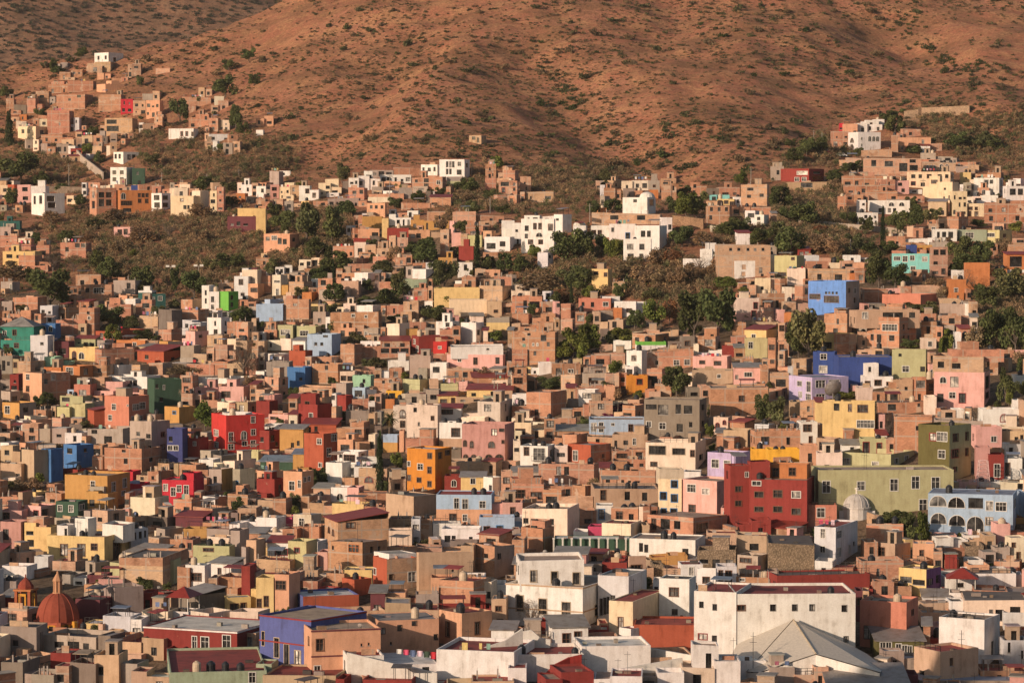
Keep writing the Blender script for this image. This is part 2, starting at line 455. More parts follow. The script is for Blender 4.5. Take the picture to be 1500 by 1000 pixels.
def window(parent, O, U, N, w, lod, depth=.18):
    """w = (u0,u1,z0,z1,style): a framed window (> pane), set into its opening"""
    u0, u1, z0, z1, st = w; Z = Vector((0, 0, 1))
    T = lambda u, n, z: tuple(O + U * u + Z * z + N * n)
    fr = MB(); pn = MB(); pc = pane_col(); W_ = u1 - u0; H_ = z1 - z0
    pan = pn if lod == 0 else fr
    if st in 'agA':
        c = FRAMEC[st]; n = 8; r = W_ / 2; cx = (u0 + u1) / 2; hz = z1 - r; fw = .11
        def arc(rad, q, ex=0): return [T(u0 - ex, q, z0)] + [T(cx - rad * math.cos(PI * i / n), q, hz + rad * math.sin(PI * i / n)) for i in range(n + 1)] + [T(u1 + ex, q, z0)]
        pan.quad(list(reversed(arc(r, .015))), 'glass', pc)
        ou, inn = arc(r + fw, .07, fw), arc(r, .07)
        ou2, in2 = arc(r + fw, -.02, fw), arc(r, -.02)
        for i in range(len(ou) - 1):
            fr.quad([ou[i], inn[i], inn[i + 1], ou[i + 1]], 'frame', c)
            fr.quad([ou2[i], ou[i], ou[i + 1], ou2[i + 1]], 'frame', c)
            fr.quad([inn[i], in2[i], in2[i + 1], inn[i + 1]], 'frame', c)
        fr.box(cx - .035, cx + .035, .0, .05, z0, z1 - .02, 'frame', c, T)
        fr.box(u0 - fw, u1 + fw, -.02, .1, z0 - .1, z0, 'frame', c, T)
    else:
        pan.quad([T(u0, -depth + .01, z0), T(u1, -depth + .01, z0), T(u1, -depth + .01, z1), T(u0, -depth + .01, z1)], 'glass', pc if st != 'b' else tuple(v * .6 for v in pc))  # style b is a bare opening; its darkened sheet paints in the unlit room
        if st == 'b':
            fr.box(u0 - .06, u1 + .06, -depth, .05, z0 - .1, z0 + .005, 'frame', CONC, T)
            fr.box(u0 + W_ * .48, u0 + W_ * .48 + .05, -depth + .012, -depth + .05, z0 + .005, z1, 'frame', DARK, T)
        else:
            c = FRAMEC.get(st, DARK); fw = .12 if st in 'wslrBn' else .05
            fw = min(fw, W_ * .16)
            fr.box(u0 - fw, u0, -.06, .045, z0, z1, 'frame', c, T); fr.box(u1, u1 + fw, -.06, .045, z0, z1, 'frame', c, T)
            fr.box(u0 - fw, u1 + fw, -.06, .05, z1, z1 + fw, 'frame', c, T); fr.box(u0 - fw, u1 + fw, -.06, .09, z0 - fw, z0, 'frame', c, T)
            mc = c if st in 'wnlo' else DARK; k = max(1, int(W_ / .8)); mw = .05
            for i in range(k):
                x = u0 + W_ * (i + 1) / (k + 1); fr.box(x - mw / 2, x + mw / 2, -depth + .012, -.045, z0, z1, 'frame', mc, T)
            if H_ > 1.1:
                zz = z0 + H_ * .62; fr.box(u0, u1, -depth + .012, -.05, zz - mw / 2, zz + mw / 2, 'frame', mc, T)
            if st == 'l':
                fr.box(u0 - .3, u1 + .3, -.01, .75, z0 - .16, z0 - .151 + .1, 'frame', CONC, T)
                for i in range(7):
                    x = u0 - .28 + (W_ + .54) * i / 6; fr.box(x, x + .035, .68, .715, z0 - .06, z0 + .85, 'frame', DARK, T)
                fr.box(u0 - .3, u1 + .3, .675, .73, z0 + .85, z0 + .92, 'frame', DARK, T)
    if not fr.f: return
    door = H_ > 1.75 and st not in 'agA' and W_ < H_ * .8
    o = fr.build('door' if door and z0 < .5 else 'window', parent)
    if lod == 0 and pn.f: pn.build('pane', o)
    return o

class Spec: pass
def parse(tok):
    s = Spec(); s.c = None; s.th = None; s.D = None; s.roof = None; s.low = None; s.wins = []; s.k = False; s.t = 0; s.T = 0; s.L = None; s.ph = None; s.band = None; s.dish = 0; s.rail = False; s.E = None; s.kn = None; s.off = 2.5
    for q in tok:
        if q.startswith('c='): s.c = float(q[2:])
        elif q.startswith('th='): s.th = float(q[3:])
        elif q.startswith('D='): s.D = float(q[2:])
        elif q.startswith('off='): s.off = float(q[4:])
        elif q.startswith('ph='): s.ph = float(q[3:])
        elif q.startswith('kn='): s.kn = q[3:]
        elif q.startswith('roof='): s.roof = q[5:]
        elif q.startswith('band='): s.band = q[5:]
        elif q.startswith('low='): a, b_ = q[4:].split(':'); s.low = (a, float(b_))
        elif q == 'k': s.k = True
        elif q == 'rail': s.rail = True
        elif q[0] == 't' and q[1:].isdigit(): s.t = int(q[1:])
        elif q[0] == 'T' and q[1:].isdigit(): s.T = int(q[1:])
        elif q[0] == 'd' and q[1:].isdigit(): s.dish = int(q[1:])
        elif q[0] == '@':
            a = q[1:].split(','); st = a[4] if len(a) > 4 else 'd'
            s.wins.append(('x', *[float(v) for v in a[:4]], st))
        else:
            side = q[0] == 's' and 'x' in q; b_ = q[1:] if side else q
            n, r = b_.split('x'); s.wins.append(('S' if side else 'F', int(n), int(r[:-1]), r[-1]))
    return s

def place(x0, x1, yt, yb, xc, th, D, anchor=None, off=0.0):
    """a house's real size and place from where its visible foot meets the ground"""
    px = xc if xc is not None else (x0 + x1) / 2
    if anchor is None:
        P, d = hit(px, yb)
    else:
        d = anchor + off; P = at(px, yb, d)
    s = F / d
    if xc is not None:
        pw = (xc - x0) / s; ps = (x1 - xc) / s
        t = R(th) if th is not None else min(max(math.atan2(ps, pw), R(14)), R(74))
        W = pw / math.cos(t); Dp = ps / math.sin(t)
        if Dp > 15 and th is None:
            t = min(max(math.asin(min(.96, ps / 15.0)), R(14)), R(74)); W = pw / math.cos(t); Dp = ps / math.sin(t)
        r = -t; xl, xr = -W, 0.0
    else:
        r = R(th) if th is not None else R(random.uniform(-22, -5) if px < 520 and yb > 430 else random.uniform(-8, 5))
        W = (x1 - x0) / s / math.cos(r); Dp = D if D else min(max(.8 * W, 4.5), 9.0)
        xl, xr = -W / 2, W / 2
    if D: Dp = D
    return P, d, s, r, xl, xr, Dp, (yb - yt) / s

def shelter(parent, name, xl, xr, y0, y1, z, h, col, slope=.5, mat='metal'):
    """a lean-to sheet on four posts"""
    mb = MB()
    T0 = .07
    for i, j, a in ((xl, y0, 0), (xr, y0, 0), (xr, y1, slope), (xl, y1, slope)):
        ii = i + (.12 if i == xl else -.12); jj = j + (.12 if j == y0 else -.12)
        mb.tube((ii, jj, z - .02), (ii, jj, z + h + a * (.12 if j == y0 else .88) ), .05, 'frame', DARK, 4)
    v = [(xl - .2, y0 - .3, z + h), (xr + .2, y0 - .3, z + h), (xr + .2, y1 + .1, z + h + slope), (xl - .2, y1 + .1, z + h + slope)]
    lo = [(a, b, c - T0) for a, b, c in v]
    mb.quad(v, mat, col); mb.quad(lo[::-1], mat, col)
    for i in range(4):
        k = (i + 1) % 4; mb.quad([lo[i], lo[k], v[k], v[i]], mat, col)
    return mb.build(name, parent)

def block(root, first, sp, key, P, d, s, r, xl, xr, Dp, H, fpx, lod, E):
    """walls with openings, parapet, roof and windows.  fpx = (x0,x1,xc,yt,yb) of the facade in photo pixels"""
    cols = key.split('/')
    cF, word, kn, mat = PAL[cols[0]]; cF = jit(cF, .16 if mat == 'brick' or word in ('tan', 'grey concrete', 'cream', 'dark grey') else .06)
    cS = jit(PAL[cols[1]][0], .06) if len(cols) > 1 else cF
    matS = PAL[cols[1]][3] if len(cols) > 1 else mat
    W = xr - xl; x0, x1, xc, yt, yb = fpx
    low = (jit(PAL[sp.low[0]][0], .04), (yb - sp.low[1]) / s) if sp.low else None
    ph = sp.ph if sp.ph is not None else random.choice([.25, .35, .5, .7, .9])
    ph = min(ph, H * .35)
    wF, wS, wL = [], [], []
    xr_px = xc if xc is not None else x1
    for w in sp.wins:
        if w[0] == 'x':
            _, a, b, ww, hh, st = w
            z1 = (yb - b) / s; z0 = (yb - b - hh) / s
            z1 = min(z1, H - .25); z0 = max(z0, -E + .3)
            if a < xr_px:
                u0 = (a - x0) / max(1e-6, xr_px - x0) * W; u1 = (a + ww - x0) / max(1e-6, xr_px - x0) * W
                u0 = max(.12, u0); u1 = min(W - .12, u1)
                if u1 - u0 > .25 and z1 - z0 > .25: wF.append((u0, u1, z0, z1, st))
            else:
                u0 = (a - xc) / (x1 - xc) * Dp; u1 = (a + ww - xc) / (x1 - xc) * Dp
                u0 = max(.12, u0); u1 = min(Dp - .12, u1)
                if u1 - u0 > .25 and z1 - z0 > .25: wS.append((u0, u1, z0, z1, st))
        else:
            L = W if w[0] == 'F' else Dp; tgt = wF if w[0] == 'F' else wS
            n, rows, st = w[1], w[2], w[3]
            top = H - ph
            for rr in range(rows):
                fh = top / rows if top / rows < 3.6 else 3.0
                zb = top - fh * (rr + 1) + fh * .30; hh = min(1.35, fh * .52)
                for i in range(n):
                    if random.random() < .14: continue
                    cw = min(random.choice([.6, .8, 1.0, 1.2, 1.5, 2.0]), L / n * .66); hh = min(random.choice([.7, 1.1, 1.3, 1.5]), fh * .56); cx = L * (i + .5) / n + random.uniform(-.12, .12) * L / n
                    z0 = zb + random.uniform(-.05, .05); h2 = hh
                    if rr == rows - 1 and random.random() < .22: z0 = max(zb - .9, 0.02 if H > 2 else -E); h2 = hh + .75
                    if st in 'agA': h2 = max(h2, cw * 1.2)
                    if cx - cw / 2 > .15 and cx + cw / 2 < L - .15: tgt.append((cx - cw / 2, cx + cw / 2, z0, min(z0 + h2, H - .2), st))
    # drop openings that overlap
    def clean(ws):
        out = []
        for w in ws:
            if w[3] - w[2] < .2: continue
            if all(w[1] + .08 < o[0] or w[0] - .08 > o[1] or w[3] + .08 < o[2] or w[2] - .08 > o[3] for o in out): out.append(w)
        return out
    wF, wS = clean(wF), clean(wS)
    V = Vector; mb = MB()
    dep = .18
    faces = [('F', V((xl, 0, 0)), V((1, 0, 0)), V((0, -1, 0)), W, wF, cF, mat), ('S', V((xr, 0, 0)), V((0, 1, 0)), V((1, 0, 0)), Dp, wS, cS, matS)]
    if xc is None and Dp > 3 and (r > 0.05):
        nL = 1 if Dp < 6 else 2
        wL = [(Dp * (i + .5) / nL - .5, Dp * (i + .5) / nL + .5, max(.3, H - ph - 2.0), H - ph - .8, 'd') for i in range(nL) if H > 2.2]
    faces.append(('L', V((xl, Dp, 0)), V((0, -1, 0)), V((-1, 0, 0)), Dp, wL, cS if len(cols) > 1 and xc is None else cF, matS))
    for nm, O, U, N, L, ws, c, mt in faces:
        panel(mb, O, U, N, L, -E, H, [w[:4] for w in ws if w[4] not in 'agA'], mt, c, dep, low if nm == 'F' or xc is not None else low)
    mb.quad([(xr, Dp, -E), (xl, Dp, -E), (xl, Dp, H), (xr, Dp, H)], matS, cS)
    t = min(.18, W * .1, Dp * .1); cap = tuple(min(1, v * 1.02) for v in cF)
    o4 = [(xl, 0), (xr, 0), (xr, Dp), (xl, Dp)]; i4 = [(xl + t, t), (xr - t, t), (xr - t, Dp - t), (xl + t, Dp - t)]
    capm = 'roof' if mat == 'brick' else mat
    for i in range(4):
        k = (i + 1) % 4
        mb.quad([(*o4[i], H), (*o4[k], H), (*i4[k], H), (*i4[i], H)], capm, cap if mat != 'brick' else lin('#a08c78'))
        mb.quad([(*i4[i], H - ph), (*i4[i], H), (*i4[k], H), (*i4[k], H - ph)], mat, cF)
    if sp.band:
        bc = PAL[sp.band][0]
        for zz, hh, pr in ((H - .02, .22, .09), (max(H - 3.6, 1.2), .2, .07)):
            mb.box(xl - pr, xr + pr, -pr, .02, zz - hh, zz, 'wall', bc)
            mb.box(xr - .02, xr + pr, .02, Dp, zz - hh, zz - .004, 'wall', bc)
    roofk = sp.roof if sp.roof else random.choices(['G', 'R', 'W', 'T', 'D'], [45, 22, 10, 15, 8])[0]
    rc = jit(ROOFC.get(roofk[0], ROOFC['G']), .12)
    rf = MB() if first else mb
    if roofk in ('SG', 'SR', 'SB'):          # sloped sheet roof standing on the walls
        rc = jit(ROOFC[roofk[1]], .1); z = H + .03; ov = .35; rise = min(1.4, Dp * .16)
        v = [(xl - ov, -ov, z), (xr + ov, -ov, z), (xr + ov, Dp + .1, z + rise), (xl - ov, Dp + .1, z + rise)]; lo = [(a, b, c - .1) for a, b, c in v]
        rf.quad(v, 'metal', rc); rf.quad(lo[::-1], 'metal', rc)
        for i in range(4):
            k = (i + 1) % 4; rf.quad([lo[i], lo[k], v[k], v[i]], 'metal', rc)
        rf.quad([(xl + .02, Dp - .03, H - .1), (xr - .02, Dp - .03, H - .1), (xr - .02, Dp - .03, z + rise - .15), (xl + .02, Dp - .03, z + rise - .15)], mat, cF)
    elif roofk in ('HR', 'HG'):              # hipped roof
        rc = jit(ROOFC[roofk[1]], .1); ov = .35; z = H + .02; hh = min(W, Dp) * .28
        q = [(xl - ov, -ov), (xr + ov, -ov), (xr + ov, Dp + ov), (xl - ov, Dp + ov)]
        ax = (xl + xr) / 2; ins = min(W, Dp) * .5
        ra = (xl + ins if W > Dp else ax, Dp / 2 if W > Dp else ins, z + hh); rb = (xr - ins if W > Dp else ax, Dp / 2 if W > Dp else Dp - ins, z + hh)
        b4 = [(x, y, z) for x, y in q]
        if W > Dp: fs = [[b4[0], b4[1], rb, ra], [b4[1], b4[2], rb], [b4[2], b4[3], ra, rb], [b4[3], b4[0], ra]]
        else: fs = [[b4[0], b4[1], ra], [b4[1], b4[2], rb, ra], [b4[2], b4[3], rb], [b4[3], b4[0], ra, rb]]
        for f_ in fs: rf.quad(f_, 'roof', rc)
        rf.quad(b4[::-1], 'roof', rc)
    else:
        z = H - ph
        rf.box(xl + t, xr - t, t, Dp - t, z - .12, z + .004, 'roof', rc)
    if mat != 'wall' or word in ('tan', 'grey concrete', 'dark grey', 'cream') or not first:
        ka, kb = random.uniform(-.035, .035), random.uniform(-.03, .03); kk = random.uniform(-.12, .12)
        mb.v = [(p[0], p[1], p[2] + ka * p[0] + kb * p[1] + (kk if p[0] > (xl + xr) / 2 else 0)) if p[2] > H - .03 else p for p in mb.v]
    walls = mb.build('walls' if first else 'upper_storey', root)
    if first: rf.build('roof', root)
    for nm, O, U, N, L, ws, c, mt in faces:
        for w in ws: window(root if first else walls, O, U, N, w, lod if first else 1, dep)
    return walls, ph, roofk, len(wF) + len(wS), word, kn

def furnish(root, meta, sp, P, r, xl, xr, Dp, H, ph, s, roofk):
    """huts, sheds, columns, tanks and dishes on a flat roof"""
    if roofk[0] in 'SH' and len(roofk) == 2: return
    zr = H - ph; W = xr - xl
    rot = lambda x, y: (P.x + x * math.cos(r) - y * math.sin(r), P.y + x * math.sin(r) + y * math.cos(r))
    taken = []
    def spot(w, y0=None):
        for _ in range(12):
            x = random.uniform(xl + .4 + w / 2, xr - .4 - w / 2) if W > w + 1 else None
            if x is None: return None
            if all(abs(x - a) > (w + b) / 2 + .15 for a, b in taken): taken.append((x, w)); return x
    if sp.k and W > 3.4 and Dp > 4:
        w = random.uniform(1.8, min(3.2, W * .5)); x = spot(w)
        if x is not None:
            mb = MB(); y0 = random.uniform(Dp * .3, Dp * .55); hh = random.uniform(1.9, 2.5); c = meta['rgb'] if random.random() < .6 else lin('#a8927c')
            dp = min(2.6, Dp - y0 - .4)
            panel(mb, Vector((x - w / 2, y0, 0)), Vector((1, 0, 0)), Vector((0, -1, 0)), w, zr - .05, zr + hh, [(w * .3, w * .3 + .8, zr, zr + 1.8)] if random.random() < .6 else [], meta['mat'], c, .2)
            mb.quad([(x + w / 2, y0, zr - .05), (x + w / 2, y0 + dp, zr - .05), (x + w / 2, y0 + dp, zr + hh), (x + w / 2, y0, zr + hh)], meta['mat'], c)
            mb.quad([(x - w / 2, y0 + dp, zr - .05), (x - w / 2, y0, zr - .05), (x - w / 2, y0, zr + hh), (x - w / 2, y0 + dp, zr + hh)], meta['mat'], c)
            mb.quad([(x + w / 2, y0 + dp, zr - .05), (x - w / 2, y0 + dp, zr - .05), (x - w / 2, y0 + dp, zr + hh), (x + w / 2, y0 + dp, zr + hh)], meta['mat'], c)
            mb.box(x - w / 2 - .15, x + w / 2 + .15, y0 - .15, y0 + dp + .1, zr + hh, zr + hh + .12, 'roof', jit(CONC, .2))
            mb.quad([(x - w / 2 + .1, y0 + .2, zr), (x + w / 2 - .1, y0 + .2, zr), (x + w / 2 - .1, y0 + .2, zr + 1.85), (x - w / 2 + .1, y0 + .2, zr + 1.85)], 'glass', (.02, .018, .015))  # dark sheet paints in the unlit inside of the hut behind its doorway
            mb.build('roof_hut', root)
    brickish = meta['mat'] == 'brick' or meta['word'] in ('grey concrete', 'dark grey', 'tan')
    if W > 3 and Dp > 3.5:
        if random.random() < .42 and not meta['label']:            # a bit of wall left standing on the roof
            w = random.uniform(.9, min(3.0, W * .6)); x = spot(w)
            if x is not None:
                mb = MB(); y = random.uniform(.25, Dp * .5); hh = random.uniform(.5, 1.3); mb.box(x - w / 2, x + w / 2, y, y + .18, zr, zr + hh, 'brick', jit(PAL[random.choice('kKt')][0], .1)); mb.build('parapet_wall', root)
        if random.random() < .24 and not meta['label']:
            w = random.uniform(1.8, min(3.6, W * .7)); x = spot(w)
            if x is not None: shelter(root, 'lean_to_roof', x - w / 2, x + w / 2, random.uniform(.5, 1.2), random.uniform(2.4, 3.2), zr, random.uniform(1.6, 2.1), jit(ROOFC[random.choice('GGDRTB')], .15), random.uniform(.1, .4))
        if brickish and random.random() < .4:
            for _ in range(random.randint(2, 4)):
                x = random.uniform(xl + .3, xr - .3); y = random.choice([.1, .1, Dp * .5]); mb = MB(); hh = random.uniform(.5, 1.3)
                mb.box(x - .1, x + .1, y, y + .2, zr + (ph if y < .2 else 0) - .02, zr + ph + hh, 'wall', CONC)
                for q in (-.06, .06): mb.box(x + q - .012, x + q + .012, y + .08, y + .104, zr + ph + hh - .02, zr + ph + hh + random.uniform(.3, .6), 'frame', lin('#5a3a28'))
                mb.build('column_stub', root)
        for _ in range(random.choice([0, 0, 1, 1]) + (random.choice([0, 1, 2]) if s > 8.3 else 0)):
            w = random.uniform(.5, 1.5); x = spot(w)
            if x is not None:
                mb = MB(); y = random.uniform(.3, Dp * .6); mb.box(x - w / 2, x + w / 2, y, y + random.uniform(.4, .9), zr, zr + random.uniform(.2, .6), 'wall', jit(random.choice([CONC, lin('#7d6858'), lin('#8d8478'), lin('#4d4842'), lin('#6a5a50')]), .2)); mb.build('roof_hatch', root)
        for _ in range((random.random() < .2) + (random.random() < .5 if s > 8.3 else 0)):
            mb = MB(); x = random.uniform(xl + .3, xr - .3); y = random.uniform(.4, Dp * .7); hh = random.uniform(1.8, 3.4); mb.tube((x, y, zr), (x, y, zr + hh), .03, 'frame', DARK, 4); mb.box(x - .45, x + .45, y - .015, y + .015, zr + hh * .86, zr + hh * .86 + .04, 'frame', DARK); mb.build('aerial', root)
    if W > 3 and random.random() < .09: CLOTHS.append((*rot((xl + xr) / 2, random.uniform(.4, 1.2)), P.z + zr, r, min(W - .6, 4.5)))
    if sp.rail:
        mb = MB(); n = max(3, int(W / 1.2))
        for i in range(n + 1):
            x = xl + .1 + (W - .2) * i / n; mb.box(x - .03, x + .03, .06, .12, H - .02, H + .9, 'frame', DARK)
        for zz in (.45, .88): mb.box(xl + .07, xr - .07, .065, .115, H + zz, H + zz + .05, 'frame', DARK)
        mb.build('railing', root)
    for kind, n in (('black', sp.t), ('beige', sp.T)):
        for _ in range(n):
            x = spot(1.15)
            if x is None: continue
            y = random.uniform(.9, max(1.0, min(2.6, Dp - 1))); wx, wy = rot(x, y)
            TANKS.append((wx, wy, P.z + zr, kind, s))
    for _ in range(sp.dish):
        x = spot(.9)
        if x is None: continue
        wx, wy = rot(x, .55); DISHES.append((wx, wy, P.z + zr, r, s))

LAST = {}
def house(x0, x1, yt, yb, key, sp, label=None, up=False, filler=False):
    """one building (photo pixels)"""
    if up:
        L = LAST
        P, d, s, r, xl, xr, Dp, H = place(x0, x1, yt, yb, sp.c, sp.th, sp.D, L['d'], sp.off)
        root = L['root']
        Dp = min(Dp, 9)
        walls, ph, rk, nw, word, kn = block(root, False, sp, key, P, d, s, r, xl, xr, Dp, H, (x0, x1, sp.c, yt, yb), 1, .8)
        q = P - L['P']; c_, s_ = math.cos(-L['r']), math.sin(-L['r'])
        walls.location = (q.x * c_ - q.y * s_, q.x * s_ + q.y * c_, q.z); walls.rotation_euler = (0, 0, r - L['r'])
        LAST['meta']['extra'] += 1
        return
    P, d, s, r, xl, xr, Dp, H = place(x0, x1, yt, yb, sp.c, sp.th, sp.D)
    kn = sp.kn or PAL[key.split('/')[0]][2]
    root = empty(kn, P, r)
    lod = 0 if s > 6.0 and not (filler and s < 7.2) else 1
    E = sp.E if sp.E is not None else 4.0
    W0 = xr - xl; plain = not any(w[0] == 'x' for w in sp.wins) and not label and not sp.low and not sp.band and sp.roof not in ('P', 'SG', 'SR', 'SB', 'HR', 'HG')
    extra = []; mxl, mxr = xl, xr
    def alt(): return key if random.random() < .5 else random.choices(['k', 'K', 'u', 't', 'c', 'w', 'us', 'p', 's'], [28, 20, 14, 12, 8, 7, 5, 3, 3])[0]
    def small(n, rows, st):
        q = parse([]); q.ph = random.choice([.15, .25, .4, .7])
        if n > 0: q.wins.append(('F', n, rows, st))
        q.roof = random.choices(['G', 'T', 'R', 'W', 'D'], [34, 26, 20, 10, 10])[0]; return q
    st_ = next((w[3] for w in sp.wins if w[0] == 'F'), random.choice('bdb'))
    if plain and W0 > 4.6 and random.random() < .72:
        f = random.uniform(.38, .68); cut = W0 * (1 - f)
        if sp.c is not None or random.random() < .5: mxl = xl + cut; wl, wr = xl, mxl + .05
        else: mxr = xr - cut; wl, wr = mxr - .05, xr
        hh = H * random.uniform(.5, .93) if random.random() < .72 else H + random.uniform(.3, 1.3)
        extra.append((wl, wr, max(3.2, Dp * random.uniform(.7, 1.0)), random.uniform(-.9, 1.4), hh, alt(), small(max(1, int((wr - wl) / 2.6)), max(1, round(hh / 2.9)), st_), 'wing'))
        sp.wins = [(w[0], max(1, round(w[1] * f)) if w[0] == 'F' else w[1], w[2], w[3]) for w in sp.wins]
    if not label and H > 2.4 and W0 > 3.2 and random.random() < (.30 if plain else .10):
        ww = random.uniform(.3, .75) * W0; ax = random.uniform(xl, xr - ww); dd = random.uniform(1.3, 3.0)
        extra.append((ax, ax + ww, dd, -dd + .06, H * random.uniform(.22, .55), alt(), small(1 if random.random() < .6 else 0, 1, random.choice('bdb')), 'annex'))
    if plain and H > 3.4 and W0 > 3.6 and random.random() < .3:
        ww = random.uniform(.35, .7) * W0; ax = random.uniform(xl, xr - ww)
        extra.append((ax, ax + ww, min(4.0, Dp * .6), Dp * .35, H + random.uniform(1.0, 2.1), alt(), small(1, 1, random.choice('bdbn')), 'back_storey'))
    walls, ph, rk, nw, word, _ = block(root, True, sp, key, P, d, s, r, mxl, mxr, Dp, H, (x0, x1, sp.c, yt, yb), lod, E)
    for (wl, wr, dd, yy, hh, k2, q, nm2) in extra:
        w2 = block(root, False, q, k2, P, d, s, r, wl, wr, dd, hh, (x0, x1, None, yt, yb), 1, E)[0]
        w2.name = nm2; w2.location = (0, yy, 0)
    xl, xr = mxl, mxr
    meta = dict(o=root, kn=kn, word=word, px=(x0 + x1) / 2, py=(yt + yb) / 2, w=(x1 - x0), h=(yb - yt), H=H, W=xr - xl, nw=nw, rk=rk, label=label, rgb=PAL[key.split('/')[0]][0], mat=PAL[key.split('/')[0]][3], corner=sp.c is not None, side=PAL[key.split('/')[1]][1] if '/' in key else None, extra=0, area=(x1 - x0) * (yb - yt))
    HOUSES.append(meta)
    furnish(root, meta, sp, P, r, xl, xr, Dp, H, ph, s, rk)
    LAST.update(root=root, P=P, d=d, r=r, meta=meta)
    return root
# ------------------------------------------------------------------ the houses one can tell apart, tile by tile (x0 x1 top foot paint ...)
TILES = {}
TILES[0, 0] = '''
453 592 257 325 w c=530 @470,272,10,18,d @510,272,10,18,d @550,280,12,20,b roof=G | topmost white hill village block | white flat roofed block standing topmost in the hill village
425 540 303 350 K 2x1b roof=T
625 688 310 375 K 2x1b k T1
330 455 395 448 k roof=T ph=.9
460 600 410 452 s c=515 roof=T ph=.9
235 340 412 455 k 2x1b k
175 270 447 522 k 1x1b
270 440 460 532 k c=415 @375,463,20,14,b @330,480,14,12,b roof=T
30 130 482 558 k 3x2b
130 205 482 552 k 2x1b k
590 650 484 556 C 2x2b roof=R | small red cube house in the hill village | small red cube house with four dark windows in the hill village
650 712 492 560 K 2x2b
712 792 490 572 s 3x2d c=780 roof=G
480 592 462 545 k roof=T
695 780 445 492 K 2x1b
820 962 628 682 w c=945 @880,642,12,22,r @905,642,12,22,r @935,645,10,20,n roof=G | long white cottage on the brushy slope | long low white cottage with dark red doors alone on the brushy slope
920 1020 557 622 k 3x1b
1020 1092 577 642 k 2x2b
1020 1120 655 692 lw 3x1d roof=B
1090 1172 690 752 K 1x1b
890 1030 475 527 k roof=T
1030 1115 492 542 K 2x1d
970 1035 436 472 K 1x1b
230 340 540 655 k 1x2b roof=R k
230 290 577 637 O 2x2b
330 387 575 642 lw 2x2b
80 222 617 684 y3 c=175 @100,632,14,18,d @130,632,14,18,d @190,635,14,20,b roof=T
55 130 560 592 o 2x1d roof=W
160 230 576 618 k 1x1b
510 647 577 652 K @520,585,50,20,b @520,615,60,26,b @580,600,26,30,b roof=D
200 360 657 702 k 3x1b
275 370 702 752 u 3x1b roof=D
345 402 725 757 R 2x1b
455 525 662 712 k 1x1b
545 672 742 802 w c=602 @552,752,12,22,d @575,752,12,22,d @620,755,14,24,d @642,755,14,24,d roof=G
290 400 352 388 k roof=T 1x1b
475 540 357 387 s
545 625 377 402 k 1x1b
275 332 306 336 u 1x1b
760 830 335 358 K
'''
TILES[375, 0] = '''
1040 1125 661 707 K c=1100 @1055,668,16,14,d @1078,672,12,24,b roof=W | lone pale hut on the bare hillside | lone pale block hut standing by itself on the bare hillside
0 85 566 617 s 1x1b
0 35 635 662 w
'''
TILES[1125, 0] = '''
405 607 645 742 w c=440 D=9 @412,672,14,22,a @412,702,14,22,a @460,670,10,14,a @460,702,10,14,a @515,666,20,24,a @545,666,20,24,a @573,666,20,24,a roof=W ph=.9 | white villa with arched windows on the hilltop | white villa with three arched windows crowning the right hilltop
435 560 602 648 w 2x1b roof=W
460 568 583 616 w 3x1d roof=W
312 405 642 722 k 2x2b
370 437 605 652 s
348 370 602 640 C 1x1b
660 747 630 668 k 1x1b
640 795 672 712 s 2x1b
795 850 702 737 K
605 635 660 742 k
455 605 732 765 K
350 455 770 817 K
750 902 746 792 u 3x1b 
'''
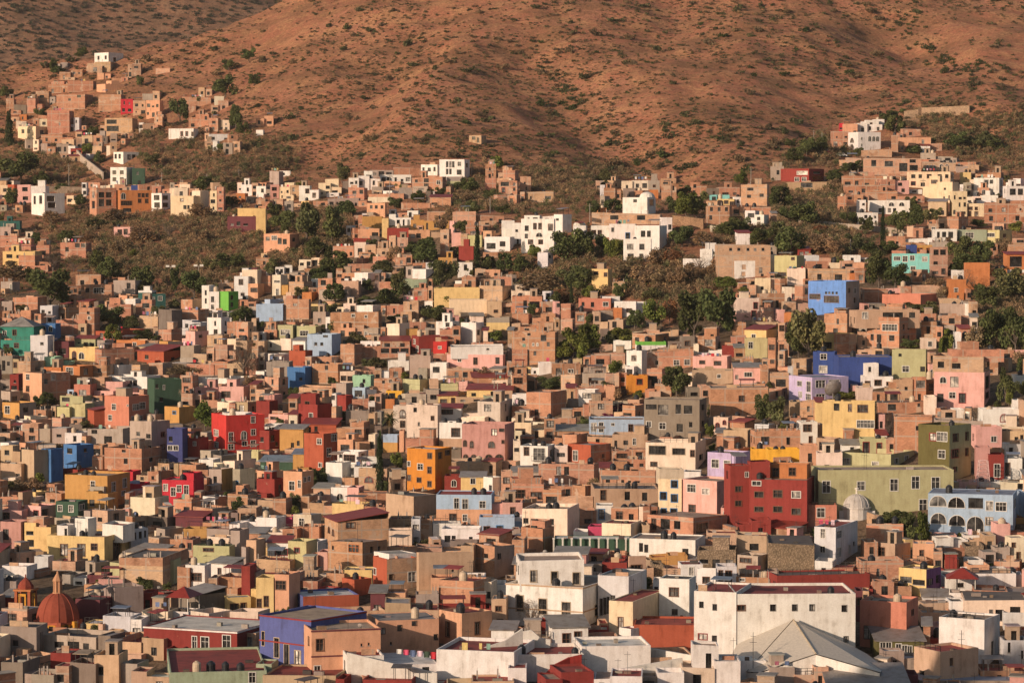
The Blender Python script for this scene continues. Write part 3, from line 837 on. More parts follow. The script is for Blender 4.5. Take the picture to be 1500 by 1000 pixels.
TILES[0, 230] = '''
0 40 138 205 y3 1x2d
35 85 135 217 or c=70 1x1b roof=T
85 222 142 222 w 2x2b k roof=W
137 322 177 290 w c=218 D=8 @150,190,14,40,b @185,188,18,40,b @230,190,40,26,b @235,222,40,26,b roof=W ph=1 | white modern villa on the left terrace | white modern villa with dark tall openings on the terrace by the brush
325 405 188 227 y3 2x1d roof=T
425 562 152 290 k c=472 @440,170,20,30,b @440,215,20,36,b @482,172,26,26,b @515,172,26,26,b @482,205,26,36,b @515,208,26,30,b roof=G ph=.3 | unfinished brick shell beside the orange block | unfinished brick and concrete shell with empty floors beside the orange block
545 737 162 282 o c=588 @592,176,20,30,a @592,215,50,20,n @672,178,12,18,n @690,178,12,18,n @708,178,12,18,n @672,205,14,18,n @705,205,14,20,n @600,250,40,20,b roof=G | big orange block on the left terrace | big orange block with small windows on the terrace above the brush
735 826 177 265 w c=790 @748,186,30,24,b @750,222,30,24,b @795,190,20,18,n @795,225,20,18,n roof=W
640 682 138 172 B
535 647 50 137 w c=618 @547,66,18,18,d @585,66,18,18,d @547,100,18,18,d @585,100,18,18,d roof=G | white tower house with four green windows | slim white tower house with four small square windows below the hill village
645 707 55 135 G 1x2b roof=D
830 967 190 292 y3 c=945 @880,203,14,14,n @895,236,14,18,d @915,236,10,18,d roof=W
850 950 150 200 c 2x1b
905 1012 165 270 c c=978 2x2b
1025 1092 165 268 y3 2x3b
1105 1197 177 225 o 3x1b roof=R
1177 1262 135 190 w 2x1b k roof=W
1160 1270 250 298 y 
1110 1260 290 365 m 4x1b roof=T T1 | maroon and red row under the mustard block | maroon terrace row standing below the mustard block
0 97 312 375 Td 2x1d roof=G
0 87 340 395 u 1x1b
0 85 385 440 k 1x1b
12 178 425 480 k c=150 k t2
12 172 460 535 y @30,475,30,18,b @80,478,20,16,b roof=T
90 245 482 556 k
290 437 417 500 k c=420 @315,440,18,22,b @365,420,24,22,b @395,420,24,22,b T2
555 637 342 392 p @575,355,20,22,n @605,352,18,26,n roof=W | tiny pink cottage in the brush | tiny pale pink cottage alone in the brown brush
0 87 608 665 u c=60 @48,620,22,30,a
390 552 620 705 k @412,640,20,22,b @455,640,50,25,w c=545 
552 662 602 675 u @620,615,18,26,d 
370 492 575 625 k 2x1b
60 187 685 765 k 1x1b roof=R
740 807 667 742 Td c=742 @772,680,18,20,w @745,685,10,22,w roof=T
675 742 652 702 w low=Td:662 
660 742 695 775 k 1x1b
585 662 692 725 w
525 647 720 790 k c=640
985 1022 627 745 w @1000,650,10,24,b @1000,690,10,24,b roof=W ph=.2
1022 1070 657 748 w @1030,680,16,28,b @1030,720,16,22,b roof=W ph=.2 
1068 1160 657 750 lm c=1116 @1125,675,12,22,b @1125,710,12,22,b roof=W ph=.2 | bright green cube house | bright green cube house joined to a white one by the trees
1142 1262 582 692 lw 2x2n roof=R k T1
0 60 455 460 k
'''
TILES[375, 230] = '''
0 47 252 378 y | mustard slab house by the dark trees | tall mustard slab house by the dark green trees
0 68 205 255 k 2x1b
65 130 70 137 u c=112 | dark concrete cube at the ridge foot | dark concrete cube standing alone at the foot of the hill
0 52 142 195 w c=48 @25,155,12,18,d roof=W
113 168 68 95 w 1x1b
115 212 146 208 y3 3x2b roof=T
210 307 140 212 w 3x1n roof=T 
305 417 127 190 y3 4x2b roof=T
420 502 102 175 w 3x2b k roof=W
500 607 92 162 w 3x1b roof=W 
605 757 87 130 w 5x1d roof=R
555 822 52 95 k roof=R ph=.2
605 757 120 165 s
760 927 97 168 k c=910 @775,110,14,14,b @820,105,22,18,d @820,130,22,18,d @882,115,18,18,w roof=T
805 897 37 92 w 3x1b c=885 roof=W
895 1042 12 112 w c=1018 @928,22,10,28,d @944,22,10,28,d @958,22,10,28,d @928,58,10,26,d @944,58,10,26,d @985,24,16,20,w @980,62,24,24,b @1025,30,10,20,b roof=G | tall white hill foot house | tall white house with narrow windows at the foot of the bare hill
930 1007 97 140 u low=g:118 
450 542 150 210 k c=528 @470,165,20,16,b @505,160,18,20,b
565 622 145 185 u 1x1b
550 722 180 215 k
350 502 202 245 u 5x1b roof=G
700 762 150 205 u roof=G
1185 1262 115 185 K @1195,122,40,20,b @1200,150,16,24,r
540 637 225 295 s c=630 @555,236,14,16,b @580,236,14,16,b @608,236,14,16,b roof=T
518 617 290 358 O @530,345,40,6,w kn=painted_house roof=T
500 602 352 402 s roof=R
480 602 397 435 R roof=R
475 592 427 480 K c=585 2x1b
615 647 300 405 y
640 747 347 412 R roof=R ph=.1 | plain rose red gable house | plain rose red gable wall house among peach houses
650 742 392 445 K 2x1b k
690 792 262 295 w 3x1d roof=W
680 757 297 335 w 3x1b roof=W
755 822 307 355 O 2x1b
820 942 312 355 O 3x1b
745 902 357 405 s 4x1b
945 972 312 372 p c=968
835 1052 270 315 k roof=T 2x1b
960 1212 265 335 K roof=T
955 1002 370 435 p k
1035 1102 382 445 ly roof=T
990 1062 435 505 R roof=R
1115 1262 390 460 w @1125,420,45,28,b @1190,412,28,24,b roof=W ph=.9 c=1240 | low white modern house by the cypress | low white modern house with one wide window by the thin cypress
1200 1262 310 395 w roof=W
985 1057 515 585 w @1015,525,16,28,b roof=W
725 872 547 595 w c=830 roof=W
890 962 490 535 O 1x1b
680 762 490 530 k 2x1b
765 832 518 545 k
35 202 375 465 s c=165 @45,390,20,18,b @75,385,26,20,w @105,395,20,30,b @130,400,20,26,b @175,395,12,18,b roof=W | peach ruinous house below the mustard slab | peach house with a ragged balcony below the mustard slab
0 72 490 550 k 1x1b
95 177 537 575 w 3x1b
210 307 500 540 c 4x1b
375 477 435 495 k 3x1b
300 512 605 685 t c=500 roof=T 
225 272 660 708 o roof=T k
870 1092 640 730 y roof=G | mustard house behind the big cream wall | long mustard house with a dark tree before it
945 1127 695 775 y3 D=6 roof=B ph=.1 | blank cream wall house | tall cream house with a blank windowless wall
1120 1192 550 585 s 2x1b
600 837 597 645 Gm roof=G
770 837 640 705 k @790,655,20,20,b
135 267 695 792 k c=258 @180,715,20,12,b roof=T
262 390 718 752 y
390 487 715 760 c 3x1d
0 77 580 665 k c=70 
125 157 625 672 O
'''
TILES[750, 230] = '''
0 47 322 425 w 1x2b roof=W
45 212 302 462 w c=205 @62,335,20,26,b @105,324,14,28,n @130,324,14,28,n @178,328,20,30,n @62,375,16,22,b @80,405,22,20,n @130,405,20,20,n @118,370,30,20,a roof=W ph=.9 k | stepped white villa with arched loggia | stepped white villa with brown framed windows above the dark trees
205 292 280 375 w c=247 @215,300,14,10,b roof=W ph=.3
60 210 285 310 w 4x1b roof=W
300 360 335 388 w 1x1b roof=W
340 402 375 402 w 1x1n roof=W
385 477 335 395 w 3x1n roof=W
475 602 327 405 w @485,345,14,20,b @555,370,20,30,B roof=W
545 682 400 508 w c=678 @562,424,32,28,b @622,424,25,28,b @565,472,30,25,b @622,472,20,28,b roof=W ph=.7 | large white villa with four dark square windows | large white villa with four big dark square windows above the dry scrub
600 762 335 455 w c=720 @630,360,22,30,b @660,360,18,30,b roof=W
730 782 295 375 w 2x1b k roof=W
542 707 197 280 w c=660 @593,207,18,14,b @672,207,26,30,b roof=W ph=.4 | white house with a small white dome | white house with a small roof dome at the foot of the hill
675 714 160 203 o kn=painted_house
420 462 248 278 o
390 722 277 330 K @480,285,40,20,b @610,285,40,22,b roof=T
948 1077 237 335 k c=1062 @968,245,14,20,b @1005,245,14,20,b @1040,245,14,20,b @965,285,14,22,b
950 1112 147 195 k 3x1n k
965 1062 185 210 aq kn=painted_house roof=B
1002 1085 205 235 y 3x1n
1075 1162 245 290 k 2x1b
1120 1262 132 240 K c=1245 @1150,150,30,14,b @1180,152,14,14,d @1210,180,18,14,d @1150,185,18,14,d roof=T k
1140 1262 282 345 w c=1230 3x2b roof=T
870 950 140 190 k 1x1b
0 32 117 185 k c=25 @5,125,12,16,b @5,150,12,16,b
60 208 168 220 K c=203 2x1b roof=T | long low brick shed on the bare slope | long low brick shed on the bare slope below the hill
1000 1262 430 590 K @1060,444,14,14,b @1100,444,14,14,b @1145,444,14,14,b @1180,444,14,14,b @1218,444,14,14,b @1205,540,18,26,b @1215,570,14,22,b roof=G ph=.9 | long grey block half finished above the scrub | long half finished grey block with a row of small square windows
995 1087 457 575 w @1035,490,12,18,b @1010,505,14,24,b @1005,540,16,24,b roof=W
1085 1187 507 590 w @1122,525,20,22,b @1120,560,20,20,b roof=W
945 997 420 485 w roof=W
835 977 450 550 w roof=W 
390 492 547 655 y c=468 @400,560,20,14,n @450,565,14,18,n roof=W k
490 552 610 675 K roof=T
125 202 467 545 lw c=175 @180,480,12,14,b roof=W k
1100 1162 370 432 w roof=SR
440 527 680 715 w roof=W
325 482 690 750 sc @385,708,16,24,b @340,708,14,20,b @445,708,24,20,w roof=R k | coral house with a tiled parapet | coral house with a flat red roof below the scrub
500 612 705 775 w c=605 @560,740,25,18,n roof=W
610 658 708 760 w roof=W
495 537 735 790 o
0 147 680 765 k @55,700,18,50,b @85,705,50,30,b k roof=T
1095 1207 690 805 c @1180,710,20,30,r @1170,750,22,45,r low=p:760 roof=T
1195 1262 592 665 y3 1x1d
'''
TILES[1125, 230] = '''
70 287 57 132 R c=200 @145,70,48,16,w @135,100,20,18,w @168,100,20,18,w @220,92,56,18,o @225,70,40,10,b roof=W | dark red house with strip windows | dark red modern house with wide windows on the right slope
15 77 47 115 u 1x1b
105 287 122 162 t @160,122,58,26,b roof=T
470 747 7 90 K @505,15,24,30,b @570,20,40,26,b @600,40,14,18,b @640,30,40,40,b @690,40,40,26,b @690,12,30,16,b @540,70,100,14,b roof=G | concrete frame shell on the right slope | unfinished concrete frame with open floors on the right slope
760 917 27 70 K @775,40,10,18,a @792,40,10,18,a @808,40,10,18,a @838,36,16,22,a @865,36,16,22,a roof=T
920 1030 40 75 K ph=.9
360 560 92 150 k 4x1b ph=.9
380 560 140 185 k 3x1b
550 692 110 180 k 3x2b 
490 762 167 220 k 5x1b
640 752 152 178 w 3x1b
685 935 72 160 y3 c=890 @705,85,20,18,b @740,85,16,18,b @780,85,20,18,n @830,85,20,18,b @865,85,16,18,b @705,120,20,18,r @750,125,20,18,b @790,125,22,18,b @830,125,20,18,b @900,85,20,18,b @900,125,20,18,b roof=T k | cream apartment block stepping up the slope | cream apartment block with many small openings on the right slope
760 952 122 225 y3 c=900 5x2b roof=T
900 972 167 290 y3 3x3b
905 1062 227 290 y3 5x2n T1
1010 1167 102 195 w c=1128 @1060,112,18,18,d @1085,112,14,18,d @1140,112,16,28,l @1140,160,14,18,b roof=W
990 1030 110 190 c @995,130,16,30,b
1165 1262 142 215 w @1180,155,30,30,b @1220,155,26,30,b roof=R k
1000 1122 187 225 w roof=W
1030 1080 150 195 s @1045,160,16,22,a
500 692 212 280 w @590,222,24,18,a @640,222,24,18,a @540,250,16,20,b @585,250,16,20,b @610,250,16,20,b roof=W ph=.3 | white house with two arched windows above cypress | white house with two arched upper windows above the tall cypress
375 477 210 275 w 4x2b roof=W k
440 537 272 335 w 4x2b roof=W
340 382 192 275 k 1x2b T1
785 892 217 290 t c=870 @845,262,14,20,d @865,262,14,20,d roof=SG
1060 1262 227 325 k 3x2b
835 992 292 355 k c=930 roof=T
785 832 325 390 K 1x2w
810 922 352 410 w @850,365,20,26,b @880,365,24,30,b @825,365,14,30,b roof=W
935 1067 355 412 Gm @965,370,38,25,w roof=W t1
1065 1202 357 420 ly c=1130 @1080,372,30,18,w @1150,375,20,18,b t1
585 782 387 435 k 3x1b t1 T2
610 802 472 565 aq c=795 @620,487,30,18,w @662,485,22,26,w @697,482,20,22,w @755,487,22,22,w @640,535,26,20,w @700,535,22,20,w roof=T ph=.3 | aqua house with white framed windows | aqua house with white framed windows beside the dark trees
610 692 457 480 k roof=T
725 802 430 475 O 2x1o
690 727 430 475 B
800 877 440 585 K 2x3d
705 787 550 615 k c=750 @755,570,22,36,b @715,560,14,20,b
35 187 482 590 ly c=140 @50,565,40,16,n @115,490,14,12,n roof=T
190 307 480 535 lw roof=G t1
370 492 480 520 w 2x1b roof=W
355 470 515 545 s roof=W
205 467 607 765 b4/u c=380 @212,672,48,22,n @283,658,10,12,b @298,658,10,12,b @314,658,10,12,b @332,658,10,12,b @280,680,66,30,n @395,640,14,24,b @430,645,14,24,w @430,690,14,26,b roof=T rail | sky blue house with a wooden roof pergola | tall sky blue house with four square holes and a wooden roof pergola
400 432 567 610 o off=3
0 62 590 655 c roof=T
80 167 637 700 c @118,670,35,26,r roof=W
95 182 545 625 c 1x1d roof=T
570 848 672 745 sc c=745 @808,715,24,16,w roof=R t1 | coral wall house under the hillside grove | long coral walled house below the dark hillside grove
590 700 630 675 k
700 860 632 665 K ph=.9
965 1082 517 645 o roof=R ph=.2 | orange modern house on the right edge terrace | plain orange modern house behind a bare twiggy tree
885 967 597 695 o @910,640,16,30,w
905 967 553 600 w
1085 1167 547 577 o roof=W
1165 1262 475 565 o low=w:550 @1180,485,60,50,b roof=SR
840 967 717 775 u t2
465 587 645 715 k 
145 207 450 480 R 2x1b roof=SR
0 42 432 480 u @5,442,16,14,b
0 40 475 560 w
'''
TILES[0, 450] = '''
0 167 95 200 T @12,115,18,22,w @62,110,18,26,n @70,170,22,22,w @20,170,16,22,w roof=HG D=9 | teal house with a wooden balcony | teal house with a terrace trellis at the picture edge
0 150 160 240 T @70,175,22,22,n @15,180,30,30,b rail roof=T
147 235 137 260 lw @197,170,18,14,b roof=W
195 272 80 162 b3 @205,92,18,26,a @240,92,16,26,a roof=R
195 257 -8 82 lw 2x2b
100 195 15 115 k 2x1b
272 417 62 137 k roof=T
385 462 2 135 k @430,45,12,14,w @425,20,14,14,b
335 467 197 260 y @350,215,20,38,A @385,220,26,32,a roof=T | small yellow house with a red arched door | small yellow house with a red arched door and white arched window
365 467 152 205 g roof=SR 3x1b
235 337 167 245 m 2x1b roof=D
455 692 112 165 or c=600 roof=R
565 712 160 195 o @650,172,16,14,w roof=T
660 882 215 275 or c=800 @830,247,14,20,y @700,235,20,20,b roof=SR
412 645 207 285 k c=497 t2 
215 332 242 295 mt roof=W
770 882 167 225 O/u c=820 @835,190,14,16,b @855,190,14,16,b
880 1012 187 275 u roof=D
1010 1112 182 265 K T1
0 62 237 325 u @10,260,16,50,b @35,265,14,20,b
300 442 287 405 o c=390 @318,296,36,32,w @405,300,18,30,b roof=T
92 327 322 478 s/k c=205 @112,332,20,26,w @112,390,18,26,n @245,330,16,26,w @215,350,16,24,b roof=T ph=.3 kn=painted_house | big plain orange brown block | big plain orange brown block with two small windows facing left
0 92 327 412 Rd 1x2b roof=D
150 302 292 325 o ph=.9
440 602 362 435 p roof=T 
525 722 337 405 w @615,358,30,22,d @650,356,22,26,b roof=T k
590 682 397 435 p roof=T
500 712 435 595 sc c=630 @540,475,20,28,w @620,475,8,8,w @520,530,18,26,w @645,476,26,28,w @672,470,24,30,w @640,535,18,42,w @668,535,18,26,w roof=T d1 k | salmon corner house with white framed windows | salmon corner house with white framed windows in the shadowed quarter
360 442 376 465 sc 1x1b
705 882 352 525 G/G c=755 @795,380,8,22,w @760,375,14,20,b @780,440,14,20,b roof=D | dark green house in shade | tall dark green house standing half in shade
290 407 432 490 g @300,440,40,20,b
275 407 487 545 ly roof=T
415 552 502 595 or c=460 roof=SR
795 947 487 575 O c=875 @840,508,18,14,B roof=T T1 | mustard cube house by the bright tree | mustard cube house beside the round bright green tree
0 162 467 550 O/u c=95 @15,485,26,36,w @110,490,20,24,b roof=W | yellow and grey house at the picture edge | yellow fronted house with a grey side at the picture edge
1065 1220 387 465 p c=1190 @1080,412,42,28,n roof=T 
910 1112 277 335 k roof=T
1110 1252 252 335 k
950 1065 390 450 pd 2x1b T1
1015 1285 527 725 Cs c=1105 @1030,607,28,30,w @1033,667,25,26,w @1118,612,20,42,l @1175,607,24,40,a @1222,537,18,30,w @1222,600,20,28,w @1180,657,22,22,w @1220,655,22,28,w @1115,668,25,26,w @1070,702,26,18,w roof=W ph=.3 | scarlet house with white framed windows | scarlet corner house with many white framed windows and a white roof storey
^ 1085 1200 517 562 w @1155,540,20,20,b off=2.5
420 652 592 675 u c=600 @505,630,40,40,b @545,630,40,40,b @440,600,30,20,b roof=T ph=.9
625 817 557 765 u c=740 @712,618,24,22,b @780,614,15,22,n @720,675,20,24,b @778,676,16,20,n @660,610,20,20,b T2 ph=.4 | tall beige grey block with two roof tanks | tall beige grey concrete block with small paired windows
815 892 592 765 B2 @820,675,22,22,w @848,675,22,22,w @825,630,18,24,b roof=D | navy blue narrow house in shade | narrow navy blue house with small white windows in shade
870 977 637 745 R @893,655,16,20,b @945,655,14,18,w roof=T
500 767 692 805 k c=692 @590,690,20,20,b @600,740,20,26,b @720,740,14,20,b ph=.6
195 300 692 855 b3 c=250 @205,720,20,24,b @245,790,16,26,b
300 447 672 792 b3 c=375 @320,690,30,26,b @405,690,14,18,b roof=T | bright blue house with a red roof | bright blue stacked house with deep shadows
95 237 697 865 t c=167 
0 102 702 775 t 
0 107 762 860 t @80,810,20,40,b
110 247 592 660 u 
245 402 612 670 w 2x1b T1 roof=T
0 45 660 710 w
790 947 842 965 C @797,864,20,32,w @835,880,22,40,w @865,868,20,32,w @900,868,22,42,w roof=T ph=.3 D=7 | crimson house with a stepped white edged parapet | bright crimson house with white framed windows and a stepped parapet
^ 893 947 807 850 C off=.6
632 792 862 915 C roof=D ph=.7
595 650 800 850 C roof=D
305 607 822 985 O c=525 @440,850,20,40,l @540,858,14,44,w @580,850,14,44,w @575,910,14,22,w @540,925,14,40,l roof=T ph=.5 | ochre block with a tall shaded side | large ochre block with slim white windows on its side
413 530 907 995 O roof=R
870 1022 767 835 k 2x1b t2 
970 1042 742 795 w 1x1b
1015 1132 792 900 u/O c=1082 1x1b t1
1130 1240 792 900 u c=1172 @1150,850,12,26,B
1175 1262 702 755 ly
'''
TILES[375, 450] = '''
0 132 -15 68 b ph=.3 roof=T | blank pale blue wall house | pale blue house with a blank wall above lime green one
360 612 22 130 k c=598 @465,35,16,14,w @530,40,12,12,w roof=T
105 197 87 160 g c=180 @120,110,45,25,w roof=T t1 | lime house with a split facade | lime green house with a broad white window
195 292 92 155 g @215,115,40,24,w roof=T
248 407 132 240 b c=370 @283,172,15,15,b @313,172,15,15,b @328,128,22,18,d roof=T t1 | light blue house with two small square windows | light blue cube house with two small square windows
40 182 152 210 c c=170 roof=W
410 517 182 285 k c=480 roof=T
515 752 195 250 k @610,197,40,26,b @660,200,40,24,b @705,200,40,24,b roof=T
510 612 165 200 w 4x1b
400 525 100 145 s 3x1d
525 597 105 150 u 3x1w
635 747 80 165 c c=700
720 830 105 150 O 2x1n roof=T
878 992 70 155 w c=960 @925,55,20,40,b @965,85,14,20,b roof=W k | white cube house below the cream wall | white cube house just below the blank cream wall
1000 1112 75 175 w c=1075 @1080,110,14,26,b roof=W
1125 1237 52 115 u low=y:75 roof=T
755 937 142 230 Rd @780,190,14,28,w @765,160,12,22,w roof=R c=795 | dark red house with a terrace wall | dark red house beside a bright red extension
865 932 167 230 Cs @890,190,14,12,w roof=R
930 1217 232 305 p @985,248,16,20,w @1062,248,18,32,n @1170,245,18,30,d c=1205 roof=W | long pink house with a white upper wall | long pink house carrying a plain white wall on top
^ 950 1207 192 236 w @1125,200,14,8,b off=2 
900 997 107 195 k ph=.9
645 747 262 315 w @692,288,30,24,a
750 852 235 345 u roof=T
850 930 272 355 w @863,290,34,28,b roof=W
930 1060 300 365 k @970,315,20,26,b @1010,315,24,26,b
150 272 292 395 b3 c=240 @210,343,16,14,b roof=D
270 452 277 375 k c=400 @335,285,16,22,b @350,340,14,16,b 
160 242 212 290 or roof=T
50 162 267 345 u roof=B
470 577 332 395 mt c=560 @520,350,14,20,b roof=T | mint green cube house | small mint green cube house with black tanks on top
410 482 312 375 c 2x1n
575 692 347 425 k c=680 @615,358,14,14,b @650,352,14,16,b
715 852 352 425 g c=800 t2 roof=T | lime green cube in the middle of town | lime green cube house with black tanks in the middle of town
895 987 372 415 g T1
610 712 312 355 w
635 712 407 450 ys @650,418,30,24,b roof=T
630 676 447 505 o
890 982 430 475 y 2x1n roof=SR T1
1040 1232 357 405 c 4x1d
980 1202 432 465 Gm
203 367 475 585 Rd c=300 @258,518,18,22,w roof=T | dark red stacked house with one white window | dark red stacked house with one small white framed window
^ 218 292 422 485 Rd @240,460,20,14,n off=2
395 472 430 505 R c=440 roof=R
230 392 617 795 or c=330 @298,642,22,26,w @365,625,22,32,w @345,690,18,40,w @305,760,16,20,w @240,640,0,0,w roof=R | orange red corner house | orange red corner house with few white framed windows
225 392 570 625 or @250,585,18,26,b @285,580,16,26,b roof=SR
115 232 592 695 O @170,660,16,26,b @200,650,14,24,b roof=SG
0 117 602 705 Rd c=65 @10,635,26,24,b @72,625,16,30,b @92,660,12,20,b 
735 887 475 645 c @770,490,14,20,d @855,530,14,20,n @810,595,18,30,n @790,560,12,18,b roof=T | tall cream house with ragged parapet | tall cream old house with a ragged parapet beside the poles
670 742 480 605 c @703,500,24,40,g @705,555,22,30,n roof=T
890 1002 490 605 w @900,500,60,20,n roof=SR
895 1012 562 690 w @955,590,40,40,n @985,630,14,50,b low=K:640
1005 1262 572 755 pd c=1215 @1012,652,16,30,g @1045,656,16,32,g @1135,656,30,30,g @1150,595,26,30,d @1188,592,24,14,d @1200,648,14,16,n @1012,722,22,26,g @1050,722,26,28,g @1120,720,34,30,g @1168,718,40,30,g roof=G | dusty pink house with an arcade | large dusty pink house with arched windows and a ground arcade
735 952 692 905 O3 c=875 @727,757,24,24,w @788,767,26,28,w @838,780,18,30,n @838,712,20,26,n @785,835,20,22,n @735,825,18,26,n @838,850,18,26,n @890,712,16,28,n @922,706,22,22,n roof=W ph=.3 | deep ochre house beside the cypress | deep ochre house with small white framed windows beside the thin cypress
620 702 622 705 b c=690 low=O:660 roof=G | little sky blue hut by the palm | little blue and yellow hut under the palm tree
395 545 705 800 w c=500 @428,722,54,32,n @405,720,14,16,b @512,715,18,40,b roof=R
420 482 772 830 w @425,782,54,36,b
340 422 757 875 w 
480 640 777 860 w roof=T
500 622 790 905 K @530,828,40,28,A c=612
130 275 802 925 s c=225 @160,852,26,42,w @205,845,14,34,w @232,830,10,24,w @250,830,10,22,w roof=T | peach corner house with slim windows | peach corner house with slim white windows by the dark tree
180 312 715 795 O @270,745,20,20,w roof=SB
920 1002 822 900 Rd @955,842,22,32,a
1000 1117 827 912 y @1048,835,22,26,w roof=SG
1110 1202 830 920 w c=1155 2x1b
930 1112 752 825 K t1 T1
40 152 427 515 pd k T1
0 67 457 545 Rd
60 157 522 575 p @70,535,24,12,n roof=T
20 180 752 805 G roof=SB
'''
TILES[750, 450] = '''
0 227 122 270 k c=210 @75,125,16,14,b @140,135,28,30,b @100,175,8,14,a @120,175,8,14,a @105,215,14,20,b @50,150,14,14,b @170,170,14,20,b roof=T | large stepped brick house by the bright tree | large bare brick house with scattered small openings left of the bright tree
40 202 75 125 k 2x1b
490 662 -5 0 k
385 552 222 295 K roof=T ph=.9
415 557 285 320 c 3x1n
590 772 132 195 k c=700 2x1b @745,148,16,18,b
610 752 167 205 lm low=w:185 t1 roof=T
495 582 163 210 w roof=T
885 1082 240 315 p c=1050 @918,262,25,15,n @988,264,32,18,n roof=T | pink house with brown strip windows | pale pink house with two brown strip windows
880 1077 307 385 t @1002,328,16,16,w 
1085 1217 292 375 p @1135,318,36,20,w @1090,330,16,20,b roof=SG
1140 1247 152 255 ly @1155,170,20,30,w roof=T | pale yellow green house with mottled wall | pale yellow green house with a mottled wall
1025 1092 187 245 Rd ph=.9
910 1030 210 245 w roof=T
562 662 332 420 O3 @610,350,26,26,r roof=T | small bright ochre house | small bright ochre house with one red framed window
650 777 372 445 k roof=T
325 432 402 475 w c=405 @345,420,42,24,d roof=W | small white house with one wide window | small white house with one wide window above the bougainvillea
665 887 217 305 k @790,258,26,24,w @842,255,26,26,w @700,260,14,20,b roof=T
648 957 452 635 gs c=915 @657,478,50,22,d @715,478,50,50,b @800,475,26,46,b @840,480,40,40,b @660,562,22,26,w @722,567,30,30,w @805,570,30,40,b @865,560,16,26,b @928,480,14,26,d @928,560,14,26,d roof=T ph=.3 D=8 | grey brown stone house with planted balcony | grey brown stone house with a planted balcony and tiled roof bumps
378 650 547 628 b @388,565,24,40,w @425,562,20,46,w @485,565,14,12,w @570,572,20,32,n @612,572,20,26,n roof=T ph=.3 | long pale blue cottage under bougainvillea | long pale blue cottage under magenta bougainvillea
655 962 662 800 c c=895 @672,680,80,42,s @785,690,60,30,s @872,698,18,30,n @920,728,20,26,d @680,760,30,20,n rail roof=T k | cream house with a balustrade terrace | wide cream house with a balustraded roof terrace
960 1172 712 870 lv c=1090 @980,748,32,38,w @1038,750,28,34,w roof=T | lavender house with two white windows | lavender house with two white framed windows next to the dark red block
40 212 677 805 w c=175 @60,685,22,38,n @105,688,55,58,l @105,767,20,28,n @185,700,14,30,b roof=W | white house with a triple balcony window | white house with a triple balcony window facing the poles
275 487 672 780 or/k c=385 @300,705,22,48,w @440,720,14,20,b roof=G ph=.3 kn=painted_house | salmon and brick house | salmon fronted house with a bare brick side
130 427 767 870 k c=400 @217,780,24,40,b @255,780,24,40,b roof=T
970 1250 392 535 k @1108,432,26,26,n roof=T ph=.2
985 1072 537 610 c @995,565,18,30,A @1030,552,14,20,A roof=G c=1055
1035 1187 602 690 t c=1150 @1055,650,20,26,a @1090,655,22,26,g roof=G
1170 1262 690 750 ys roof=T t3 | bright yellow wall house | bright yellow walled house with black tanks on its roof
0 157 562 650 y3 2x1n roof=T
70 267 415 540 k c=190 @110,500,20,30,b
280 387 472 535 k roof=T
385 492 457 540 K @420,470,28,26,d
490 660 620 700 t @500,650,14,40,b @545,650,20,20,d @590,640,14,30,w 
430 720 802 905 k c=700 @535,845,14,26,b @568,848,14,24,b @605,850,18,22,n @460,830,20,30,b
490 652 740 812 k 4x2b
0 155 832 940 k @10,880,14,30,b @50,880,20,26,w
0 75 205 290 k
760 880 660 720 c
255 335 275 330 k @275,302,24,16,w
95 195 270 330 w roof=W
310 460 390 450 k
'''
